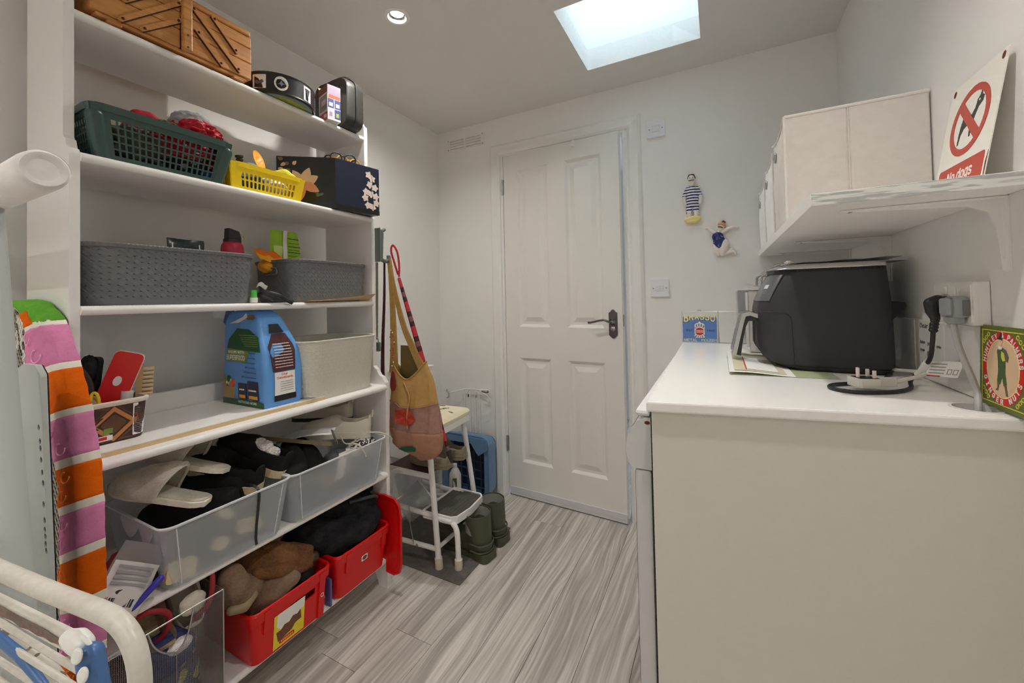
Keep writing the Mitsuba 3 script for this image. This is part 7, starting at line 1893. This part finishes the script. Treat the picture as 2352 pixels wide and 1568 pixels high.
ring_text('GINGER NUTS', 196, 344, .0525, .0598, .0090, top=False)
for sx in (0, 1):
    for sy in (0, 1):
        for k in range(3):
            x, y = .0145 + .007 * k, .030 - .007 * k
            P = [(x - .004, y), (x, y + .005), (x + .004, y), (x, y - .003), (x - .002, y - .001)]
            P = [((hw_ - a if sx else a), (hh_ - b if sy else b)) for a, b in P]
            add('corner_scroll', xf(tube([(a, b, .0034) for a, b in P], .0007, 5, smooth=4), HP), TIN_YELLOW, t)
# a generic striding figure in green breeches on the oval
fg = [(pm('fig_green', L(66, 90, 52), .5), [(.056, .105), (.062, .112), (.074, .112), (.084, .104), (.086, .094), (.080, .090), (.080, .066), (.084, .048), (.076, .044), (.071, .060), (.066, .046), (.057, .050), (.060, .070), (.059, .090)], .0040),
      (pm('fig_coat', L(92, 92, 84), .5), [(.072, .112), (.082, .109), (.089, .098), (.087, .088), (.080, .090), (.078, .102)], .0043),
      (TIN_YELLOW, [(.070, .106), (.077, .103), (.081, .090), (.074, .088), (.069, .096)], .0046),
      (pm('fig_skin', L(210, 180, 140), .5), [(.060, .122), (.066, .127), (.071, .122), (.068, .114), (.062, .114)], .0042),
      (SIGN_WHITE, [(.060, .114), (.072, .114), (.070, .109), (.062, .108)], .0044),
      (INK, [(.056, .127), (.063, .130), (.066, .138), (.071, .139), (.069, .130), (.073, .126), (.064, .126)], .0044),
      ('mat_fig_skin', [(.058, .096), (.048, .092), (.049, .089), (.059, .090)], .0042),
      (pm('fig_sock', L(110, 86, 70), .5), [(.058, .050), (.064, .048), (.060, .034), (.052, .034), (.058, .038)], .0042),
      ('mat_fig_sock', [(.078, .046), (.083, .048), (.088, .028), (.083, .028)], .0042)]
for m_, P, z in fg:
    add('figure_print', xf(mv(ext(Polygon(P).buffer(.0012).buffer(-.0012), .0004), 0, 0, z), HP), m_, t, smooth=False)

# ceramic bathers on the back wall
t = thing('ceramic_figure', 'ceramic bather with a moustache in a blue striped suit on a yellow base', 'wall ornament')
CY = YB - .012
def flat_body(pts, radii, k=.55, ref=.003):
    m = smoothed(chain([(x, 0, z) for x, z in pts], radii), ref, 8)
    v = np.array(m.vertices); v[:, 1] *= k; m.vertices = v
    return mv(m, 0, CY, 0)
cxm = -.096
def stripe_fn(p, n, uv):
    s = dr.sin(p.z * 2 * PI / .0135 + 1.2 + 14.0 * dr.abs(p.x + .103))
    return mikit.mix([.82, .82, .84], L(28, 36, 104), mikit.smoothstep(-.1, .15, s))
STR = pm('striped_glaze', mikit.proc(stripe_fn), .14, spec=.6)
M_ = chain([(cxm, 0, 1.632), (cxm, 0, 1.600), (cxm, 0, 1.570)], [.022, .026, .026])
suit = chain([(cxm - .014, 0, 1.565), (cxm - .016, 0, 1.530)], [.014, .0125]) + chain([(cxm + .014, 0, 1.565), (cxm + .015, 0, 1.532)], [.014, .0125]) + M_ + chain([(cxm - .020, 0, 1.640), (cxm - .034, 0, 1.610)], [.010, .010]) + chain([(cxm + .020, 0, 1.640), (cxm + .033, 0, 1.610)], [.010, .010])
m_ = smoothed(suit, .003, 8); v_ = np.array(m_.vertices); v_[:, 1] *= .5; m_.vertices = v_
add('suit', mv(m_, 0, CY, 0), STR, t, smooth=True)
add('head', flat_body([(cxm - .002, 1.662), (cxm - .002, 1.690)], [.014, .0165], .7), CERAMIC, t, smooth=True)
add('hair', flat_body([(cxm - .016, 1.690), (cxm - .010, 1.704), (cxm + .006, 1.705), (cxm + .013, 1.690)], [.004, .005, .005, .004], 1.6), CERAMIC_HAIR, t, smooth=True)
for s_ in (-1, 1):
    add('moustache', tube([(cxm - .002, CY - .0145, 1.6785), (cxm - .002 + s_ * .006, CY - .0145, 1.6755), (cxm - .002 + s_ * .011, CY - .011, 1.6795)], .0018, 6, smooth=4), CERAMIC_HAIR, t)
    add('eye', mv(trimesh.creation.icosphere(subdivisions=1, radius=.0018), cxm - .002 + s_ * .006, CY - .0125, 1.690), INK, t, smooth=True)
    add('arm', flat_body([(cxm + s_ * .034, 1.606), (cxm + s_ * .037, 1.585), (cxm + s_ * .030, 1.568)], [.008, .0075, .007], .6), CERAMIC, t, smooth=True)
    add('leg', flat_body([(cxm + s_ * .015, 1.526), (cxm + s_ * .014, 1.500)], [.0105, .009], .8), CERAMIC, t, smooth=True)
add('nose', mv(trimesh.creation.icosphere(subdivisions=1, radius=.0024), cxm - .002, CY - .0130, 1.684), CERAMIC, t, smooth=True)
add('base', flat_body([(cxm - .030, 1.494), (cxm - .012, 1.498), (cxm + .008, 1.500), (cxm + .026, 1.498), (cxm + .012, 1.486), (cxm - .02, 1.485)], [.010, .012, .012, .010, .011, .011], .9), CERAMIC_YELLOW, t, smooth=True)
t = thing('ceramic_figure', 'ceramic diving bather in a navy spotted swimsuit with arms spread on the back wall', 'wall ornament')
add('torso', flat_body([(.006, 1.402), (.010, 1.390), (.014, 1.370)], [.024, .023, .028], .55), CERAMIC_NAVY, t, smooth=True)
rng = random.Random(4)
for k in range(16):
    x, z = .008 + rng.uniform(-.02, .022), 1.385 + rng.uniform(-.034, .028)
    add('spot', mv(trimesh.creation.icosphere(subdivisions=1, radius=.0016), x, CY - .0135 + .3 * abs(x - .008), z), CERAMIC_WHITE, t, smooth=True)
add('head', flat_body([(.017, 1.437), (.021, 1.446)], [.0135, .0145], .75), CERAMIC, t, smooth=True)
add('cap', flat_body([(.016, 1.458), (.028, 1.458), (.034, 1.446)], [.009, .010, .007], 1.1), CERAMIC_GOLD, t, smooth=True)
add('bun', flat_body([(.030, 1.470), (.034, 1.466)], [.006, .006], .9), CERAMIC_HAIR, t, smooth=True)
add('goggles', tube([(.008, CY - .0115, 1.447), (.018, CY - .0135, 1.445), (.027, CY - .011, 1.441)], .0026, 6), INK, t)
add('neck', flat_body([(.011, 1.424), (.014, 1.430)], [.009, .009], .7), CERAMIC, t, smooth=True)
add('arm', flat_body([(-.006, 1.424), (-.022, 1.436), (-.032, 1.447), (-.041, 1.444)], [.0095, .0085, .006, .0045], .7), CERAMIC, t, smooth=True)
add('arm', flat_body([(.026, 1.424), (.046, 1.433), (.066, 1.441), (.080, 1.443), (.088, 1.437)], [.010, .009, .0075, .006, .0045], .7), CERAMIC, t, smooth=True)
add('leg', flat_body([(.002, 1.364), (.002, 1.340), (.006, 1.322)], [.018, .016, .011], .6), CERAMIC, t, smooth=True)
add('leg', flat_body([(.028, 1.366), (.027, 1.342), (.022, 1.322), (.048, 1.328), (.070, 1.332), (.076, 1.318)], [.025, .022, .012, .009, .007, .005], .6), CERAMIC, t, smooth=True)
add('foot', flat_body([(.055, 1.338), (.064, 1.343)], [.006, .004], .6), CERAMIC, t, smooth=True)

# ------------------------------------------------------------------ ironing board, airer and roll at the near left
t = thing('ironing_board', 'upright ironing board with a pink and orange cover beside the shelf unit', 'ironing board')
OUT = np.array([[-1.507, 1.1566], [-1.4266, 1.1572], [-1.3379, 1.146], [-1.2489, 1.1056], [-1.1679, 1.0187], [-1.1114, 0.935], [-1.0732, 0.8476], [-1.0568, 0.7677], [-1.0489, 0.6849], [-1.0471, 0.589], [-1.0473, 0.4946], [-1.0475, 0.400],
                [-1.0478, .30], [-1.048, .20], [-1.05, .10], [-1.06, .03]])
INN = np.array([[-1.517, 1.1389], [-1.4518, 1.1373], [-1.4144, 1.1231], [-1.3813, 1.082], [-1.3777, 0.9721], [-1.2775, 0.8896], [-1.1946, 0.8116], [-1.1756, 0.7253], [-1.1732, 0.6316], [-1.1685, 0.5394], [-1.1615, 0.4447], [-1.1592, 0.355],
                [-1.158, .26], [-1.158, .165], [-1.16, .08], [-1.165, .03]])
def along(C_, s):
    i = np.clip(np.floor(s).astype(int), 0, len(C_) - 2); q = s - i
    p0, p1, p2, p3 = C_[np.maximum(i - 1, 0)], C_[i], C_[i + 1], C_[np.minimum(i + 2, len(C_) - 1)]
    q = q[..., None]
    return .5 * (2 * p1 + (p2 - p0) * q + (2 * p0 - 5 * p1 + 4 * p2 - p3) * q ** 2 + (3 * p1 - p0 - 3 * p2 + p3) * q ** 3)
def cover(s0, s1, m, nm='cover_patch', off=0.0, e0=0.0, e1=0.0):
    def fn(u, v):
        s = s0 + (s1 - s0) * v
        A, B = along(INN, s), along(OUT, s)
        w_ = u * (1 - e0 - e1) + e0
        wr_ = np.clip((w_ - .86) / .14, 0, 1)
        p = A + (B - A) * (w_ + .02 * np.sin(PI * wr_))[..., None]
        y = .300 - (.014 + off) * np.where(w_ < .86, np.sin(PI * np.clip(w_, 0.02, .98)) ** .55, .62) + .034 * wr_ ** 2 + (meshkit.noise(np.stack([p[..., 0] * 60, p[..., 1] * 60, 0 * w_], -1), 3) - .5) * .003
        return (p[..., 0], y, p[..., 1])
    add(nm, solid(grid(fn, 16, max(6, int((s1 - s0) * 14))), -.004), m, t, smooth=True)
cover(0, 2.92, BOARD_GREEN, e0=.30)
cover(0, 2.80, BOARD_WHITE, 'cover_band', -.001, e1=.66)
cover(2.30, 2.92, BOARD_ORANGE, off=.0012, e1=.30, e0=.10)
cover(2.88, 3.06, BOARD_WHITE, 'cover_band')
cols = [BOARD_PINK, BOARD_ORANGE]
for k in range(3, 15):
    w_ = .10 if k < 5 else .14
    cover(k + .04, k + 1 - w_, cols[(k + 1) % 2])
    cover(k + 1 - w_ - .02, k + 1.06, BOARD_WHITE, 'cover_band', -.0004)
rng = random.Random(21)
for k in range(3, 12):
    for q in range(2):
        s_ = k + .25 + .4 * q; w0 = rng.uniform(.35, .75); P = []
        for a in np.linspace(0, 5.2, 12):
            ss = np.array(s_ + .12 * math.sin(a)); ww = w0 + .14 * math.cos(a) * (1 - .1 * a)
            A, B = along(INN, ss), along(OUT, ss); p = A + (B - A) * ww
            P.append((p[0], .2985 - .0142 * math.sin(PI * ww) ** .55 - .0012, p[1]))
        add('printed_swirl', tube(P, .0011, 5), pm('swirl_' + 'po'[(k + 1) % 2], [L(238, 186, 214), L(244, 160, 80)][(k + 1) % 2], .9) if 'mat_swirl_' + 'po'[(k + 1) % 2] not in scene else 'mat_swirl_' + 'po'[(k + 1) % 2], t, smooth=40)
full = np.vstack([OUT, [(-1.575, .03), (-1.575, 1.10), (-1.55, 1.145)]])
add('cover_top', ext(Polygon(full).buffer(-.022), .012, frame((0, .324, 0), (1, 0, 0), (0, 0, 1))), BOARD_PINK, t, smooth=False)
sp = Polygon(np.vstack([INN[:5] + (0.02, .004), [(-1.40, .945), (-1.46, 1.02), (-1.517, 1.05)]])).buffer(0)
add('spotted_lining', ext(sp, .003, frame((0, .311, 0), (1, 0, 0), (0, 0, 1))), pm('spotted', mikit.proc(lambda p, n, uv: mikit.mix(L(222, 218, 206), L(30, 32, 42), mikit.smoothstep(.60, .66, mikit.noise(p.x * 95.0 + p.z * 30.0, p.z * 62.0, 3.0)))), .9), t, smooth=False)
# metal lattice of the underside
reg = Polygon(np.vstack([INN + (.004, 0), [(-1.56, .03), (-1.56, 1.10)]])).buffer(0)
ml = []
for sgn in (1, -1):
    for c in np.arange(-3.2, 3.2, .0185):
        l = LineString([(-1.58, c + sgn * -1.58), (-1.0, c + sgn * -1.0)]).intersection(reg)
        for g in getattr(l, 'geoms', [l]):
            if g.length > .01:
                (a, b_), (c2, d2) = g.coords[0], g.coords[-1]
                ml.append(sweep(np.array([(a, .309, b_), (c2, .309, d2)]), circ(.0016, 4), caps=False))
add('mesh_underside', cat_(ml), GREY_MESH, t, smooth=False, kind='stuff')
add('mesh_backing', ext(reg, .001, frame((0, .3122, 0), (1, 0, 0), (0, 0, 1))), pm('mesh_back', L(112, 108, 98), .9), t, smooth=False)
ch = [(-1.1536, .9019), (-1.1643, 1.0053), (-1.1445, 1.0267), (-1.1155, 1.0363), (-1.0516, 1.0375), (-1.0257, 1.0227), (-1.0149, .9209), (-.9879, .7108), (-.9738, .5334), (-.955, .03), (-1.055, .03), (-1.078, .4907), (-1.1087, .6765)]
hl = [[-1.0342, .933], [-1.0275, .9107], [-1.0253, .8991], [-1.0218, .8799], [-1.0165, .8601], [-1.0122, .8433], [-1.01, .8085], [-1.0048, .7833], [-1.0035, .7684], [-1.001, .7576], [-1.0001, .7462], [-.9972, .7357], [-1.003, .5926]]
cp = Polygon(ch).buffer(-.008).buffer(.008, quad_segs=4)
ca = cp
for a, b_ in hl: ca = ca.difference(Point(a, b_).buffer(.0052, quad_segs=4))
CHM = frame((0, .238, 0), (1, 0, 0), (0, 0, 1))
add('leg_channel', cat_([ext(ca, .0016, CHM), ext(cp.difference(cp.buffer(-.0016)), .006, CHM @ trimesh.transformations.translation_matrix((0, 0, -.006)))]), GREY_PAINT, t, smooth=False)
add('channel_back', ext(cp.buffer(-.001), .001, frame((0, .246, 0), (1, 0, 0), (0, 0, 1))), BLACK_MATT, t, smooth=False)
add('tube_leg', tube([(-1.085, .190, 1.32), (-1.056, .190, 1.214), (-.984, .190, .941), (-.936, .190, .772), (-.76, .190, .02)], .0185, 18), GREY_PAINT, t)
add('leg_pin', tube([(-.945, .165, .790), (-.940, .176, .786)], .005, 10), DARK_STEEL, t)
add('tube_leg', tube([(-1.16, .205, .92), (-1.02, .205, .42), (-.92, .205, .02)], .016, 18), GREY_PAINT, t)

t = thing('padded_roll', 'end of a long white padded roll sticking out from the left wall', 'roll')
prof = [(0, -.006), (.016, -.006), (.020, -.001), (.024, .0005), (.0275, -.004), (.0288, -.02), (.0285, -.74)]
def roll_fn(p, n, uv):
    q = mikit.fbm(p.x * 30.0, p.y * 80.0, p.z * 80.0, 3)
    return mi.Color3f(.74, .715, .70) * (.93 + .14 * q)
add('padding', xf(lathe(prof[::-1], 36), frame((-.850, .200, 1.334), (0, 1, 0), (0, 0, 1))), pm('roll', mikit.proc(roll_fn), .9, spec=.1), t, smooth=50)

t = thing('clothes_airer', 'white plastic coated folding clothes airer with blue joints in the near left corner', 'clothes airer')
rail = [(-1.12, .122, .803), (-.8218, .1555, .8038), (-.6962, .1698, .8054), (-.600, .1808, .8085), (-.566, .1847, .806), (-.5440, .1872, .795), (-.5320, .1886, .776), (-.5275, .1891, .745), (-.5255, .1893, .70), (-.5180, .1893, .40), (-.508, .1893, .012)]
rs = spline(rail, 8)
add('top_rail', tube(rs, .0095, 20), AIRER_WHITE, t)
for k in range(10):
    a = .2 + k * .32
    P = np.array(rs[8:70])
    off = np.array([0, -math.sin(a) * .0114, math.cos(a) * .0114])
add('far_leg', tube([(-1.12, .122, .803), (-1.14, .121, .78), (-1.15, .12, .70), (-1.16, .12, .012)], .0118, 16, smooth=6), AIRER_WHITE, t)
for x, y in ((-.508, .1893), (-1.16, .12)):
    add('foot_cap', mv(lathe([(0, 0), (.0145, 0), (.0145, .03), (.012, .034), (0, .034)], 18), x, y, 0), BLUE_PLASTIC, t)
d3 = np.array([1, .114, 0]) / math.hypot(1, .114)
pt = lambda x, z, o=0: np.array([x, .184 + .114 * (x + .572) - o, z])
flat = np.array([(-.0045, -.0066), (.0045, -.0066), (.0055, 0), (.0045, .0066), (-.0045, .0066), (-.0055, 0)])
add('wing_bar', sweep(np.array([pt(-1.10, .764), pt(-.8215, .7625), pt(-.66, .7635)]), flat, up=(0, 0, 1)), AIRER_WHITE, t)
chip = [(-.84, .758), (-.80, .7565), (-.775, .7585), (-.755, .756), (-.735, .7585), (-.715, .757), (-.70, .7592), (-.684, .758), (-.668, .7605), (-.664, .7655), (-.70, .7678), (-.76, .7672), (-.84, .7680)]
add('bare_metal', ext(Polygon(chip).segmentize(.004), .0008, frame((0, .184 + .114 * .572 - .0060, 0), (1, .114, 0), (0, 0, 1))), pm('bare_metal', mikit.proc(fuzz_fn(L(92, 76, 70), L(134, 116, 106))), .8), t, smooth=False)
add('joint_cap', smoothed(chain([pt(-.662, .7640), pt(-.645, .7650), pt(-.634, .7625)], [.0075, .0110, .0105]), .004), PLASTIC_WHITE, t, smooth=True)
add('wire', tube([pt(-.634, .772), pt(-.619, .768), pt(-.614, .758), pt(-.612, .745)], .0022, 8, smooth=6), PLASTIC_WHITE, t)
add('wire', tube([pt(-1.10, .7515), pt(-.8214, .7509), pt(-.6867, .7500), pt(-.668, .7516), pt(-.6547, .757)], .0026, 10, smooth=6), AIRER_WHITE, t)
for z0, x1 in ((.7375, -.625), (.7160, -.585), (.690, -.56), (.665, -.55)):
    add('wire', tube([pt(-1.10, z0 + .002), pt(-.8213, z0), pt(x1, z0 - .0045)], .0033, 12), AIRER_WHITE, t)
JP = frame(pt(-.627, .7640, .003), (.09, .0, -.24), (.98, .114, .37))
jb = smoothed(chain([pt(-.618, .757), pt(-.6090, .726), pt(-.594, .66)], [.0118, .0122, .0122]), .005)
add('joint', jb, BLUE_PLASTIC, t, smooth=True)
for x, z in ((-.6125, .7665), (-.6015, .7502)):
    add('rivet', xf(lathe([(.0072, 0), (.0075, .0012), (.006, .0026), (0, .0032)], 22), frame(pt(x, z, .0115), (.93, .1, -.35), (.33, .30, .90))), PAPER, t)
add('blue_bracket', smoothed(chain([pt(-.86, .722), pt(-.77, .712), pt(-.715, .694), pt(-.66, .655)], [.005, .0055, .004, .005]), .005), BLUE_PLASTIC, t, smooth=True)
add('lower_wing', tube([pt(-1.10, .705, -.02), pt(-.80, .690, -.02), pt(-.70, .655, -.02), pt(-.62, .60, -.02)], .010, 12), CHIPPED, t)
